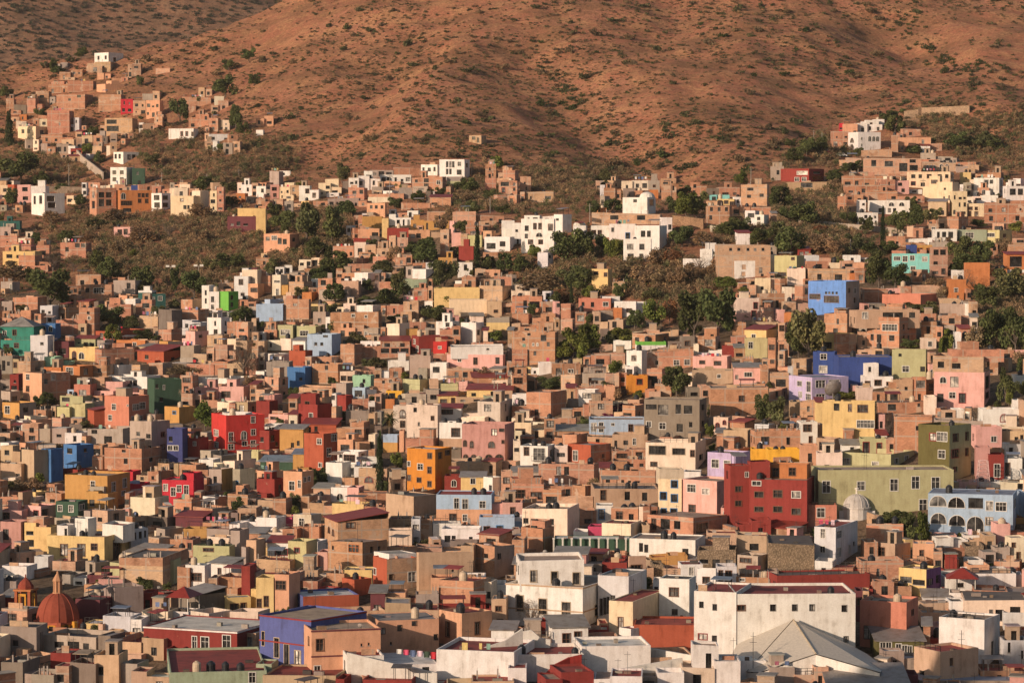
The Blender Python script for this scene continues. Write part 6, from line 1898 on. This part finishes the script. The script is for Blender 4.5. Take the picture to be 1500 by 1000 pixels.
    # small white dome on the hill foot house
    P4 = at(948, 289, hit(940, 312)[1] + 3); s4 = 4.3
    root4 = MB(); root4.lathe([(2.4, -1.5), (2.4, .1)] + [(2.35 * math.cos(t), .1 + 1.6 * math.sin(t)) for t in [PI / 2 * i / 6 * .97 for i in range(7)]], 14, 'wall', lin('#d8d2c8'))
    o = root4.build('cupola_room'); o.location = P4; tag(o, 'dome', 'small round white dome on the hill foot house roof')
    P5 = at(849, 331, hit(849, 345)[1] + 2); m5 = MB(); m5.lathe([(1.9, -2.5), (1.9, .2), (2.1, .25)] + [(1.8 * math.cos(t), .3 + 1.0 * math.sin(t)) for t in [PI / 2 * i / 5 * .95 for i in range(6)]], 12, 'wall', WHITE)
    o = m5.build('cupola_room'); o.location = P5; tag(o, 'dome', 'white round cupola between the two large white villas')

def hall():
    """the wide tan tent-shaped roof over white walls"""
    D0 = 402.0
    pk = at(1195, 957, D0); fl = at(1125, 984, D0 - 1); fr = at(1290, 984, D0 - 4)
    ap = at(1162, 907, D0 + 15); br = at(1283, 966, D0 + 7); bl = at(1074, 958, D0 + 9); bl2 = at(1078, 942, D0 + 14); bk = at(1215, 935, D0 + 18)
    ml = at(1072, 978, D0 + 4)
    el = [at(1112, 984, D0), at(1094, 983, D0 + 2), at(1080, 977, D0 + 5), at(1073, 967, D0 + 8), at(1073, 955, D0 + 11), at(1080, 943, D0 + 14), at(1096, 935, D0 + 17)]
    er = [fr, at(1293, 979, D0 + 1), at(1286, 969, D0 + 6), at(1270, 957, D0 + 11), at(1246, 944, D0 + 15)]
    root = empty('assembly_hall', pk + Vector((0, 0, -8)))
    tag(root, 'hall', 'white hall under a wide tan tent shaped metal roof')
    o = root.location; L = lambda p, dz=0.0: tuple(p - o + Vector((0, 0, dz)))
    mb = MB(); c = lin('#c8bcaa')
    rim = [pk] + er + [bk] + el[::-1] + [pk]
    for a, b in zip(rim, rim[1:]):
        tri = (ap, a, b)
        mb.quad([L(p) for p in tri], 'frame', c)
    mb.build('roof', root)
    rb = MB()
    rb.tube(L(ap, .05), L(pk, .05), .12, 'metal', lin('#b8a88e'), 5); rb.tube(L(ap, .04), L(el[1], .04), .05, 'metal', lin('#7d705c'), 5)
    rb.build('ridge_cap', root)
    mb = MB(); w = lin('#ddd6ca')
    ring = rim[:-1]
    for a, b in zip(ring, ring[1:] + ring[:1]):
        aa, bb = L(a, -.12), L(b, -.12); mb.quad([(aa[0] * .985, aa[1] * .985, -6), (bb[0] * .985, bb[1] * .985, -6), (bb[0] * .985, bb[1] * .985, bb[2]), (aa[0] * .985, aa[1] * .985, aa[2])], 'wall', w)
    mb.build('walls', root)
    t = MB(); t.lathe([(.1, 0), (.1, 4.5)], 6, 'frame', DARK)

def poles():
    """utility poles, floodlight masts and the cables between them"""
    tab = [(101, 275, 240, 'P'), (237, 267, 252, 'P'), (250, 410, 390, 'L'), (291, 403, 389, 'L'), (571, 302, 255, 'P'), (691, 260, 238, 'P'), (718, 312, 290, 'P'), (864, 326, 298, 'P'),
           (1100, 268, 245, 'P'), (1204, 226, 194, 'P'), (1192, 207, 190, 'P'), (607, 642, 594, 'P'), (614, 642, 600, 'P'), (606, 715, 694, 'P'), (724, 580, 558, 'P'), (729, 580, 560, 'P'), (336, 484, 460, 'P'), (1363, 398, 380, 'P'), (79, 530, 492, 'P'), (1408, 992, 922, 'M'), (1103, 1000, 925, 'M'), (977, 855, 830, 'M'), (478, 815, 790, 'M'), (404, 305, 288, 'P'), (1352, 290, 262, 'P'), (303, 268, 255, 'P'), (350, 262, 248, 'P'), (1246, 372, 350, 'P')]
    spots = []
    for px, yb, yt, k in tab:
        P, d = hit(px, yb); s = F / d; H = (yb - yt) / s
        nm = {'P': 'utility_pole', 'L': 'floodlight_mast', 'M': 'antenna_mast'}[k]
        root = empty(nm, P); mb = MB(); col = lin('#8d8378') if k != 'M' else lin('#4a4540')
        mb.tube((0, 0, -1), (0, 0, H), .14 if k != 'M' else .06, 'frame', col, 6, .10 if k != 'M' else .04); mb.build('pole', root)
        if k == 'P':
            mb = MB(); mb.box(-.9, .9, -.06, .06, H - .75, H - .6, 'frame', lin('#6b5a48')); mb.build('crossarm', root)
        if k == 'L':
            for x in (-.9, .9):
                mb = MB(); mb.box(x - .55, x + .55, -.25, .25, H - .25, H + .35, 'frame', lin('#cfc8bc')); mb.build('lamp_head', root)
            mb = MB(); mb.box(-1.2, 1.2, -.05, .05, H - .32, H - .2, 'frame', col); mb.build('crossarm', root)
        if k == 'M':
            mb = MB(); mb.box(-.5, .5, -.025, .025, H * .8, H * .8 + .05, 'frame', col); mb.box(-.35, .35, -.025, .025, H * .92, H * .92 + .05, 'frame', col); mb.build('crossbar', root)
        spots.append(dict(o=root, px=px, py=(yb + yt) / 2, desc={'P': 'pale utility pole', 'L': 'twin headed floodlight mast', 'M': 'thin dark antenna mast'}[k], cat={'P': 'utility pole', 'L': 'light mast', 'M': 'antenna mast'}[k], top=P + Vector((0, 0, H - .6))))
    for a, b in ((11, 12), (14, 15)):
        pa, pb = spots[a]['top'], spots[b]['top'] + Vector((40, 8, -4))
    return spots
CABLES = []
def wire(pa, pb, sag, label):
    mb = MB(); prev = pa
    for i in range(1, 9):
        t = i / 8; q = pa.lerp(pb, t) - Vector((0, 0, sag * 4 * t * (1 - t))); mb.tube(prev, q, .025, 'frame', DARK, 3); prev = q
    CABLES.append((mb.build('power_cable'), pa, pb))

def lattice():
    P, d = hit(1440, 716); s = F / d; H = 42 / s
    root = empty('lattice_tower', P); c = lin('#d8b8b0'); n = 7; w = 1.2
    for i in (-w, w):
        for j in (-w, w):
            mb = MB(); mb.tube((i, j, -1), (i * .6, j * .6, H), .07, 'frame', c, 4); mb.build('leg', root)
    for q in range(n):
        f0 = 1 - .4 * q / n; f1 = 1 - .4 * (q + 1) / n; z0 = H * q / n; z1 = H * (q + 1) / n; mb = MB()
        c4 = [(-w, -w), (w, -w), (w, w), (-w, w)]
        for i in range(4):
            k = (i + 1) % 4; mb.tube((c4[i][0] * f0, c4[i][1] * f0, z0), (c4[k][0] * f1, c4[k][1] * f1, z1), .04, 'frame', c, 3); mb.tube((c4[i][0] * f1, c4[i][1] * f1, z1), (c4[k][0] * f1, c4[k][1] * f1, z1), .04, 'frame', c, 3)
        mb.build('brace', root)
    tag(root, 'lattice tower', 'pale pink lattice antenna tower above the blue arcaded house')
    # satellite dish on the lavender house
    q = at(1221, 569, hit(1200, 590)[1] - 1.0); root = empty('big_satellite_dish', q, R(20)); mb = MB(); r = 13.5 / (F / hit(1200, 590)[1])
    mb.lathe([(.05, .5), (r * .4, .38), (r * .75, .1), (r, -.25), (r, -.31), (r * .75, .02), (.05, .42)], 18, 'metal', lin('#8f8884'), cap=False)
    o = mb.build('reflector', root); o.rotation_euler = (R(118), 0, 0)
    mb = MB(); mb.tube((0, .2, -3), (0, .3, -.1), .12, 'frame', lin('#77716a'), 6); mb.build('mast', root)
    tag(root, 'satellite dish', 'large grey mesh satellite dish before the pale lavender house')

def car(px, py, col, rz, label):
    P, d = hit(px, py); root = empty('parked_car', P + Vector((0, 0, .0)), rz)
    mb = MB(); T = None
    prof = [(-2.1, .3), (2.1, .3), (2.15, .75), (1.35, .95), (.75, 1.42), (-1.0, 1.45), (-1.7, 1.0), (-2.15, .9)]
    for i in range(len(prof)):
        a, b = prof[i], prof[(i + 1) % len(prof)]; mb.quad([(a[0], -.85, a[1]), (b[0], -.85, b[1]), (b[0], .85, b[1]), (a[0], .85, a[1])], 'paint', col)
    mb.quad([(x, -.85, z) for x, z in prof], 'paint', col); mb.quad([(x, .85, z) for x, z in prof][::-1], 'paint', col); mb.build('body', root)
    for y in (-.865, .865):
        mb = MB(); mb.quad([(-1.45, y, 1.0), (1.1, y, 1.0), (.68, y, 1.36), (-.95, y, 1.38)], 'glass', (.02, .02, .02)); mb.build('side_window', root)
    for x in (-1.35, 1.3):
        for y in (-.82, .82):
            mb = MB(); mb.tube((x, y - .1, .32), (x, y + .1, .32), .33, 'plastic', (.02, .02, .02), 10); mb.build('wheel', root)
    tag(root, 'car', label, 'cars parked on the hilltop lot')

def tank_mesh(kind):
    mb = MB(); c = (.018, .018, .02) if kind == 'black' else lin('#c0ab90')
    if kind == 'black': mb.lathe([(.5, 0), (.55, .04), (.55, .25), (.52, .28), (.55, .31), (.55, .55), (.52, .58), (.55, .61), (.55, .88), (.42, 1.08), (.24, 1.18)], 14, 'plastic', c)
    else: mb.lathe([(.5, 0), (.58, .04), (.6, .7), (.58, 1.15), (.45, 1.32), (.22, 1.40)], 14, 'plastic', c)
    a = mb.mesh('tank_body_' + kind); mb = MB(); z = 1.17 if kind == 'black' else 1.39
    mb.lathe([(.26, z), (.26, z + .09), (.1, z + .12)], 12, 'plastic', tuple(v * .9 for v in c)); return a, mb.mesh('tank_lid_' + kind)
TMESH = {k: tank_mesh(k) for k in ('black', 'beige')}
TANKMETA = []
def tanks():
    TANKS.sort(key=lambda t: -t[4])
    for x, y, z, kind, s in TANKS[:298]:
        root = empty('water_tank', (x, y, z + .01), random.uniform(0, 6)); k = random.uniform(.9, 1.2)
        for nm, me in zip(('tank', 'lid'), TMESH[kind]):
            o = bpy.data.objects.new(nm, me); COL.objects.link(o); o.parent = root
        root.scale = (k, k, k * random.uniform(.9, 1.15))
        px, py, _ = project((x, y, z + .6)); TANKMETA.append(dict(o=root, desc='%s water tank' % kind, px=px, py=py, cat='water tank'))
    mb = MB(); mb.lathe([(.03, .12), (.2, .08), (.38, 0), (.38, -.02), (.2, .06), (.03, .1)], 14, 'metal', lin('#b5b0aa'), cap=False); dm = mb.mesh('dish_reflector')
    mb = MB(); mb.tube((0, .08, -.75), (0, .08, 0), .03, 'frame', DARK, 5); mm = mb.mesh('dish_mast')
    for x, y, z, r, s in DISHES[:60]:
        root = empty('satellite_dish', (x, y, z + .75), r); o = bpy.data.objects.new('reflector', dm); COL.objects.link(o); o.parent = root; o.rotation_euler = (R(125), 0, R(random.uniform(-30, 40)))
        o = bpy.data.objects.new('mast', mm); COL.objects.link(o); o.parent = root
        px, py, _ = project((x, y, z + .7)); TANKMETA.append(dict(o=root, desc='little grey satellite dish', px=px, py=py, cat='satellite dish'))

def laundry():
    cols = ['#d8d2c8', '#c8506a', '#5a6a8a', '#d8b8c0', '#3a4a3a', '#b83038', '#6a7898', '#e0d8d0', '#9a5868']
    for (xa, ya, xb, yb, d0, nm) in ((580, 950, 640, 955, 405.5, 'tall'), (668, 937, 726, 938, 414, 'low')):
        n = 6; root = []
        for i in range(n):
            t = (i + .1) / n; w = (xb - xa) / n * .82; px = xa + (xb - xa) * t; py = ya + (yb - ya) * t; s = F / d0; p = at(px, py, d0); W = w / s; H = random.uniform(7, 11) / s
            mb = MB(); seg = 4; c = lin(cols[(i + (0 if nm == 'tall' else 3)) % len(cols)])
            for q in range(seg):
                x0, x1 = W * q / seg, W * (q + 1) / seg; y0, y1 = .06 * math.sin(q * 1.7), .06 * math.sin((q + 1) * 1.7)
                mb.quad([(x0, y0 * 1.6, -H), (x1, y1 * 1.6, -H), (x1, y1, 0), (x0, y0, 0)], 'cloth', c)
            o = mb.build('hanging_cloth'); o.location = p; TANKMETA.append(dict(o=o, desc='laundry cloth hung on a rooftop line', px=px, py=py, cat='laundry', group='laundry on the red terrace'))

def roof_wall(pts, h, col, label, t=.35):
    mb = MB(); W = [at(*p) for p in pts]
    for a, b in zip(W, W[1:]):
        d = (b - a); d.z = 0; n = Vector((-d.y, d.x, 0)).normalized() * t
        if n.y < 0: n = -n
        A0, B0 = a - Vector((0, 0, h)), b - Vector((0, 0, h))
        mb.quad([tuple(A0), tuple(B0), tuple(b), tuple(a)], 'wall', col); mb.quad([tuple(a), tuple(b), tuple(b + n), tuple(a + n)], 'wall', col); mb.quad([tuple(B0 + n), tuple(A0 + n), tuple(a + n), tuple(b + n)], 'wall', col)
        mb.quad([tuple(A0 + n), tuple(A0), tuple(a), tuple(a + n)], 'wall', col); mb.quad([tuple(B0), tuple(B0 + n), tuple(b + n), tuple(b)], 'wall', col)
    tag(mb.build('parapet_wall_run'), 'wall', label)
def cloths():
    cols = ['#d8d2c8', '#c8506a', '#5a6a8a', '#d8b8c0', '#b83038', '#6a7898', '#e0d8d0', '#9a5868', '#c8b070', '#7a9a8a']
    for x, y, z, r, L in CLOTHS[:70]:
        n = max(2, int(L / 1.0)); hh = random.uniform(1.3, 1.7)
        for i in range(n):
            if random.random() < .2: continue
            u = -L / 2 + (i + .5) * L / n; w = random.uniform(.4, .85); H = random.uniform(.5, 1.1); mb = MB(); c = lin(random.choice(cols))
            for q in range(3): mb.quad([(-w / 2 + w * q / 3, .05 * math.sin(q * 2), -H), (-w / 2 + w * (q + 1) / 3, .05 * math.sin(q * 2 + 2), -H), (-w / 2 + w * (q + 1) / 3, 0, 0), (-w / 2 + w * q / 3, 0, 0)], 'cloth', c)
            o = mb.build('hanging_cloth'); o.location = (x + u * math.cos(r), y + u * math.sin(r), z + hh); o.rotation_euler = (0, 0, r)
            px, py, _ = project(o.location); TANKMETA.append(dict(o=o, desc='rooftop laundry', px=px, py=py, cat='laundry'))
def wall_run(pts, h, col, mat, label, t=.5, name='stone_wall'):
    """a retaining wall standing on the ground along a line"""
    mb = MB(); W = [hit(px, py)[0] for px, py in pts]
    for a, b in zip(W, W[1:]):
        d = (b - a); d.z = 0; n = Vector((-d.y, d.x, 0)).normalized() * t
        if n.y < 0: n = -n
        A0, B0 = a - Vector((0, 0, 3)), b - Vector((0, 0, 3)); A1, B1 = a + Vector((0, 0, h)), b + Vector((0, 0, h * random.uniform(.85, 1.1)))
        mb.quad([tuple(A0), tuple(B0), tuple(B1), tuple(A1)], mat, col); mb.quad([tuple(A1), tuple(B1), tuple(B1 + n), tuple(A1 + n)], mat, col); mb.quad([tuple(B0 + n), tuple(A0 + n), tuple(A1 + n), tuple(B1 + n)], mat, col)
        mb.quad([tuple(A0 + n), tuple(A0), tuple(A1), tuple(A1 + n)], mat, col); mb.quad([tuple(B0), tuple(B0 + n), tuple(B1 + n), tuple(B1)], mat, col)
    tag(mb.build(name), 'wall', label)
def bougainvillea():
    P, d = hit(905, 614); s = F / d; c = P + Vector((0, 6, 3)); spots = []
    rg = random.Random(5); Q = []; C = []
    for px in range(882, 944, 2):
        for py in range(593, 612, 3):
            t = (px - 882) / 62.0; top = 593 + 14 * max(0, 1 - t * 3.2)
            if py < top or rg.random() < .1: continue
            q, tone = CLOUDS[rg.randint(0, 5)]; p = at(px, py, d + 3 + rg.uniform(0, 3) + (611 - py) * .25); w = rg.uniform(.9, 1.4)
            Q.append(q * w + np.array(p)); g = rg.random(); rgb = (.20, .025, .085) if g < .66 else (.13, .03, .06) if g < .82 else (.05, .06, .025); C.append(tone[:, None] * np.array(rgb)[None, :])
    root = empty('bougainvillea', P + Vector((0, 5, 0))); o = bpy.data.objects.new('foliage', mesh_from_quads('bougainvillea', np.concatenate(Q), np.concatenate(C))); COL.objects.link(o); o.color = (1, 1, 1, 1)
    o.parent = root; o.location = -root.location
    mb = MB(); mb.tube((0, 0, -1), (.3, .2, 3.2), .12, 'bark', (.3, .25, .2), 6, .07); mb.tube((.3, .2, 3.0), (2.5, .5, 4.4), .07, 'bark', (.3, .25, .2), 5, .04); mb.build('trunk', root)
    tag(root, 'bougainvillea', 'magenta bougainvillea spilling over the long pale blue cottage')
def posts():
    """slim white posts before the green wall"""
    P, d = hit(868, 810); s = F / d
    for i in range(9):
        px = 811 + i * 13.2; p = at(px, 812, d - .6 - i * .25); mb = MB(); mb.box(-.13, .13, -.13, .13, -1.2, 24 / s, 'wall', WHITE); mb.box(-.2, .2, -.2, .2, 24 / s - .15, 24 / s + .1, 'wall', WHITE)
        o = mb.build('terrace_post'); o.location = p; TANKMETA.append(dict(o=o, desc='slim white terrace post before the green wall', px=px, py=800, cat='post', group='white posts before the green wall'))

def ground():
    n0, n1 = len(gx), len(gy)
    V = np.stack([MX, MY, GZ], -1).reshape(-1, 3)
    idx = np.arange(n0 * n1).reshape(n1, n0)
    f = np.stack([idx[:-1, :-1], idx[:-1, 1:], idx[1:, 1:], idx[1:, :-1]], -1).reshape(-1, 4)
    me = bpy.data.meshes.new('terrain'); me.from_pydata(V.tolist(), [], f.tolist())
    me.materials.append(M['hill']); me.materials.append(M['town'])
    cen = V[f].mean(1); dep = cen[:, 1] * CP - (cen[:, 2] - CAMZ) * SP; px = 750 + F * cen[:, 0] / dep; py = 500 - F * (cen[:, 1] * SP + (cen[:, 2] - CAMZ) * CP) / dep
    lim = np.interp(px, [-50, 100, 190, 300, 400, 520, 700, 760, 985, 1075, 1300, 1550], [440, 420, 430, 440, 392, 330, 325, 420, 480, 430, 400, 440])
    me.polygons.foreach_set('material_index', (py > lim).astype(np.int32)); me.polygons.foreach_set('use_smooth', np.ones(len(f), dtype=bool))
    o = bpy.data.objects.new('terrain', me); COL.objects.link(o); tag(o, None, None, None, 'structure')
    # far hill
    xs = np.linspace(-1100, 1500, 90); ys = np.linspace(1900, 3300, 60); X, Y = np.meshgrid(xs, ys)
    Z = 60 + (Y - 1900) * .22 + 190 * np.exp(-((X + 520) / 420) ** 2) * np.clip((Y - 1900) / 700, 0, 1) + 40 * vnoise(X, Y, 240, 31) + 22 * vnoise(X, Y, 90, 32) + 9 * vnoise(X, Y, 35, 33)
    V = np.stack([X, Y, Z], -1).reshape(-1, 3); idx = np.arange(90 * 60).reshape(60, 90); f = np.stack([idx[:-1, :-1], idx[:-1, 1:], idx[1:, 1:], idx[1:, :-1]], -1).reshape(-1, 4)
    me = bpy.data.meshes.new('far_hills'); me.from_pydata(V.tolist(), [], f.tolist()); me.materials.append(M['far']); me.polygons.foreach_set('use_smooth', np.ones(len(f), dtype=bool))
    o = bpy.data.objects.new('far_hills', me); COL.objects.link(o); tag(o, None, None, None, 'structure')
    def zfar(u, v):
        i, j = int(u), int(v); a, b = u - i, v - j
        return (Z[j, i] * (1 - a) + Z[j, i + 1] * a) * (1 - b) + (Z[j + 1, i] * (1 - a) + Z[j + 1, i + 1] * a) * b
    sp_ = []
    for _ in range(1300):
        px = random.uniform(-20, 520); py = random.uniform(-15, 115); r = ray(px, py)
        d = 1900
        while d < 3200:
            x, y, z = r.x * d, r.y * d, CAMZ + r.z * d
            u = (x + 1100) / 2600 * 89; v = (y - 1900) / 1400 * 59
            if 0 <= u < 88 and 0 <= v < 58 and z <= zfar(u, v):
                w = random.uniform(2.5, 7); sp_.append((Vector((x, y, zfar(u, v) - .3)), w, w * .6, random.choice([(.06, .055, .035), (.085, .07, .05), (.05, .055, .03)]))); break
            d += 3
    if sp_: scatter('far_hill_scrub', sp_)
    # the near slope under and behind the camera, plus unseen bumps added to shade the lowest roofs
    xs = np.linspace(-1200, 700, 120); ys = np.linspace(-1100, 330, 100); X, Y = np.meshgrid(xs, ys)
    zb = np.where(Y < 5, CAMZ - 3.2 + (5 - Y) * .10, CAMZ - 3.2 - (Y - 5) * .30); foot = np.interp(X, gx, GZ[0]); Z = np.maximum(zb, foot - 1.0)
    Z = np.where(Y > 300, foot + (Z - foot) * (330 - Y) / 30.0, Z)
    for cx, cy, hh, sx, sy in SHADE_BUMPS: Z = Z + hh * np.exp(-((X - cx) / sx) ** 2 - ((Y - cy) / sy) ** 2)
    V = np.stack([X, Y, Z], -1).reshape(-1, 3); idx = np.arange(120 * 100).reshape(100, 120); f = np.stack([idx[:-1, :-1], idx[:-1, 1:], idx[1:, 1:], idx[1:, :-1]], -1).reshape(-1, 4)
    me = bpy.data.meshes.new('near_slope_with_shade_bumps'); me.from_pydata(V.tolist(), [], f.tolist()); me.materials.append(M['hill']); me.polygons.foreach_set('use_smooth', np.ones(len(f), dtype=bool))
    o = bpy.data.objects.new('near_hill_with_shade_bumps', me); COL.objects.link(o); tag(o, None, None, None, 'structure')
SHADE_BUMPS = [(-470, -40, 70, 130, 110), (-262, 258, 84, 28, 28), (-104, 258, 84, 19, 20)]  # unseen mounds added out of frame to cast shade on the foreground
LIMIT = 1500
HAZE = 0.000028
# ------------------------------------------------------------------ labels that single each thing out
ORD = ['nearest', 'second', 'third', 'fourth', 'fifth', 'sixth', 'seventh', 'eighth', 'ninth', 'tenth', 'eleventh', 'twelfth', 'thirteenth', 'fourteenth', 'fifteenth', 'sixteenth', 'seventeenth', 'eighteenth', 'nineteenth', 'twentieth']
MARKS = []
def rank_label(items):
    """the n-th of its look on one side of a landmark: unique by construction"""
    groups = {}
    for it in items:
        best = min(MARKS, key=lambda m: (m[1] - it['px']) ** 2 + (1.3 * (m[2] - it['py'])) ** 2 if abs(m[1] - it['px']) + abs(m[2] - it['py']) > 2 else 1e9)
        dx = it['px'] - best[1]; dy = it['py'] - best[2]; a = math.degrees(math.atan2(-dy, dx)) % 360
        side = ['right of', 'above right of', 'above', 'above left of', 'left of', 'below left of', 'below', 'below right of'][int((a + 22.5) // 45) % 8]
        groups.setdefault((it.get('key', it['desc']), side, best[0]), []).append((math.hypot(dx, dy), it))
    for (key, side, mk), l in groups.items():
        l.sort(key=lambda t: t[0])
        for i, (_, it) in enumerate(l):
            o_ = ORD[i] if i < 20 else ORD[19] + ' ' + ORD[i - 19]
            for d in (it['desc'], it.get('mid', it['desc']), it.get('short', it['desc'])):
                lab = '%s, %s %s the %s' % (d, o_, side, mk)
                if len(lab.split()) <= 16: break
            else: lab = '%s %s %s %s' % (o_, d, side, mk)
            yield it, lab
def labels():
    for h in HOUSES:
        if h['label']:
            MARKS.append((h['label'][0], h['px'], h['py']))
    for nm, x, y in (('red domed church', 85, 890), ('white domed chapel', 1254, 745), ('tan tent roof', 1165, 945), ('magenta bougainvillea', 915, 602), ('fan palm', 570, 620)): MARKS.append((nm, x, y))
    items = []
    for h in HOUSES:
        cat = 'house'
        if h['label']:
            lb = h['label'][1]; w = lb.split()
            tag(h['o'], cat, lb if len(w) <= 16 else ' '.join(w[:16]))
        else:
            st = max(1, round(h['H'] / 2.9)); size = 'tall' if st >= 3 else 'low' if h['H'] < 2.6 else ''
            d = ('%s %s house' % (size, h['word'])).strip()
            if h['side'] and h['side'] != h['word']: d += ' with %s side' % h['side'].split()[-1]
            elif h['rk'] in ('R', 'SR', 'HR'): d += ' with red roof'
            h['desc'] = d; h['mid'] = ('%s %s house' % (size, h['word'])).strip(); h['key'] = h['word']; h['short'] = '%s house' % h['word']; items.append(h)
    for it, lb in rank_label(items): tag(it['o'], 'house', lb, 'houses packed on the hillside')
    for it, lb in rank_label([t for t in TREEMETA if not t.get('shrub')]): tag(it['o'], 'tree', lb, 'trees among the houses')
    for it in TREEMETA:
        if it.get('shrub'): tag(it['o'], 'shrub', '%s dotted on the bare reddish hillside' % it['desc'], it['desc'] + 's on the hill')
    plain = [t for t in TANKMETA if 'group' not in t]
    for it, lb in rank_label(plain): tag(it['o'], it['cat'], lb, 'water tanks on the roofs' if it['cat'] == 'water tank' else 'satellite dishes on the roofs')
    for it in TANKMETA:
        if 'group' in it: tag(it['o'], it['cat'], it['desc'] if len(it['desc'].split()) > 3 else it['desc'], it['group'])

# ------------------------------------------------------------------ build
ground()
run_table()
print('table houses', len(HOUSES))
fillers(); print('fillers', len(FILL))
build_fillers(LIMIT)
church(); hall(); lattice(); laundry(); posts(); bougainvillea()
PO = poles()
tanks(); cloths()
vegetation()
for a in ((1208, 224.5, lin('#d8d4cc'), .2, 'white car parked beside the hilltop pole'), (1216, 227, lin('#7a1a2a'), .5, 'dark red car parked on the hilltop lot'), (1232, 230, lin('#d0ccc4'), .1, 'white car parked below the white hilltop villa')): car(*a)
wall_run([(1324, 175), (1345, 172), (1350, 170), (1420, 166)], 3.2, lin('#b59a80'), 'stone', 'long pale stone retaining wall high on the right hillside')
wall_run([(1318, 181), (1360, 178)], 1.6, lin('#a88a70'), 'stone', 'low stone retaining wall just below the long pale one')
wall_run([(112, 230), (122, 241), (134, 250), (150, 264)], 3.0, lin('#b0a090'), 'wall', 'pale stepped wall descending to the slim white tower house')
wall_run([(985, 330), (1030, 336)], 3.0, lin('#a08064'), 'stone', 'brick aqueduct wall under the green trees')
wall_run([(900, 266), (925, 275)], 1.2, lin('#b09880'), 'stone', 'ruined pale stone wall on the bare slope')
wall_run([(1330, 343), (1220, 333), (1170, 330)], 1.6, lin('#a99a8a'), 'wall', 'long grey boundary wall across the green slope')
wall_run([(66, 281), (80, 281), (126, 283)], 2.2, lin('#8a7a6a'), 'stone', 'grey terrace wall above the white modern villa')
for pts, h, c, lb in (([(508, 955, 399), (575, 971, 398), (640, 985, 397)], 2.6, WHITE, 'white parapet wall slanting down beside the laundry roof'), ([(640, 962, 404), (700, 951, 405), (740, 938, 406), (766, 920, 407)], 6.5, WHITE, 'tall white wall rising in a curve at the near edge'),
        ([(852, 953, 407), (880, 946, 409), (918, 943, 410), (960, 950, 408), (1018, 960, 404)], 3.0, WHITE, 'curved white parapet ring below the orange red terrace house'), ([(868, 987, 399), (910, 979, 400), (1000, 963, 402)], 2.4, WHITE, 'low white parapet running up toward the tent roof'),
        ([(796, 990, 399), (815, 972, 400), (835, 962, 401), (852, 958, 401)], 3.2, lin('#8a2e28'), 'dark red curved parapet beside the white pavilion'), ([(762, 925, 410), (778, 922, 410), (792, 934, 410), (806, 936, 410)], 5.0, WHITE, 'white scalloped wall left of the grey roofed white pavilion')):
    roof_wall(pts, h, c, lb)
for a, b, sag in ((11, 12, .5), (14, 15, .3), (4, 7, 6.0), (4, 6, 3.0), (0, 1, 5.0), (23, 26, 4.0), (25, 26, 2.0), (9, 10, .4), (8, 27, 4.0), (16, 13, 8.0), (17, 27, 5.0), (5, 6, 2.0)):
    wire(PO[a]['top'], PO[b]['top'], sag, 'thin power cable hung from the %s' % ('%d' % a))
for k in (11, 12, 13, 14, 16):
    for q in range(3): wire(PO[k]['top'], PO[k]['top'] + Vector((random.uniform(-38, 38), random.uniform(-18, 22), random.uniform(-5, 3))), 1.5, '')
labels()
for it, lb in rank_label(PO): tag(it['o'], it['cat'], lb)

# ------------------------------------------------------------------ light
SUN_AZ, SUN_EL = R(48), R(15)          # from behind the camera, to the left
sd = bpy.data.lights.new('sun', 'SUN'); sd.energy = 4.9; sd.angle = R(.5); sd.color = (1.0, .775, .60)
so = bpy.data.objects.new('sun', sd); COL.objects.link(so)
tosun = Vector((-math.sin(SUN_AZ) * math.cos(SUN_EL), -math.cos(SUN_AZ) * math.cos(SUN_EL), math.sin(SUN_EL)))
so.rotation_euler = tosun.to_track_quat('Z', 'Y').to_euler()
w = bpy.data.worlds.new('World'); scene.world = w; w.use_nodes = True
nt = w.node_tree; bg = nt.nodes['Background']; sky = nt.nodes.new('ShaderNodeTexSky'); sky.sky_type = 'NISHITA'; sky.sun_disc = False
sky.sun_elevation = SUN_EL; sky.sun_rotation = math.atan2(tosun.x, tosun.y); sky.dust_density = 1.5; sky.air_density = 1.0
nt.links.new(sky.outputs[0], bg.inputs[0]); bg.inputs[1].default_value = .10
scene.view_settings.view_transform = 'Standard'; scene.view_settings.look = 'None'; scene.view_settings.exposure = 0.0; scene.view_settings.gamma = 1.0
scene.cycles.max_bounces = 5; scene.cycles.diffuse_bounces = 3; scene.cycles.transparent_max_bounces = 4

items = []
for o, a, b in CABLES:
    px, py, _ = project((a + b) / 2); items.append(dict(o=o, desc='thin power cable', px=px, py=py))
for it, lb in rank_label(items): tag(it['o'], 'cable', lb, 'power cables over the roofs')
hz = MB(); hz.box(-1300, 1650, -1180, 3420, float(GZ.min()) - 3, 660, 'wall', WHITE)
if HAZE:
    m = bpy.data.materials.new('haze_air'); m.use_nodes = True; n_ = m.node_tree; n_.nodes.remove(n_.nodes['Principled BSDF'])
    v = n_.nodes.new('ShaderNodeVolumePrincipled'); v.inputs['Color'].default_value = (.95, .9, .85, 1); v.inputs['Density'].default_value = HAZE; v.inputs['Anisotropy'].default_value = 0.0
    n_.links.new(v.outputs[0], n_.nodes['Material Output'].inputs['Volume'])
    M['haze'] = m; hz.m = ['haze'] * len(hz.m); tag(hz.build('haze'), None, None, None, 'stuff')
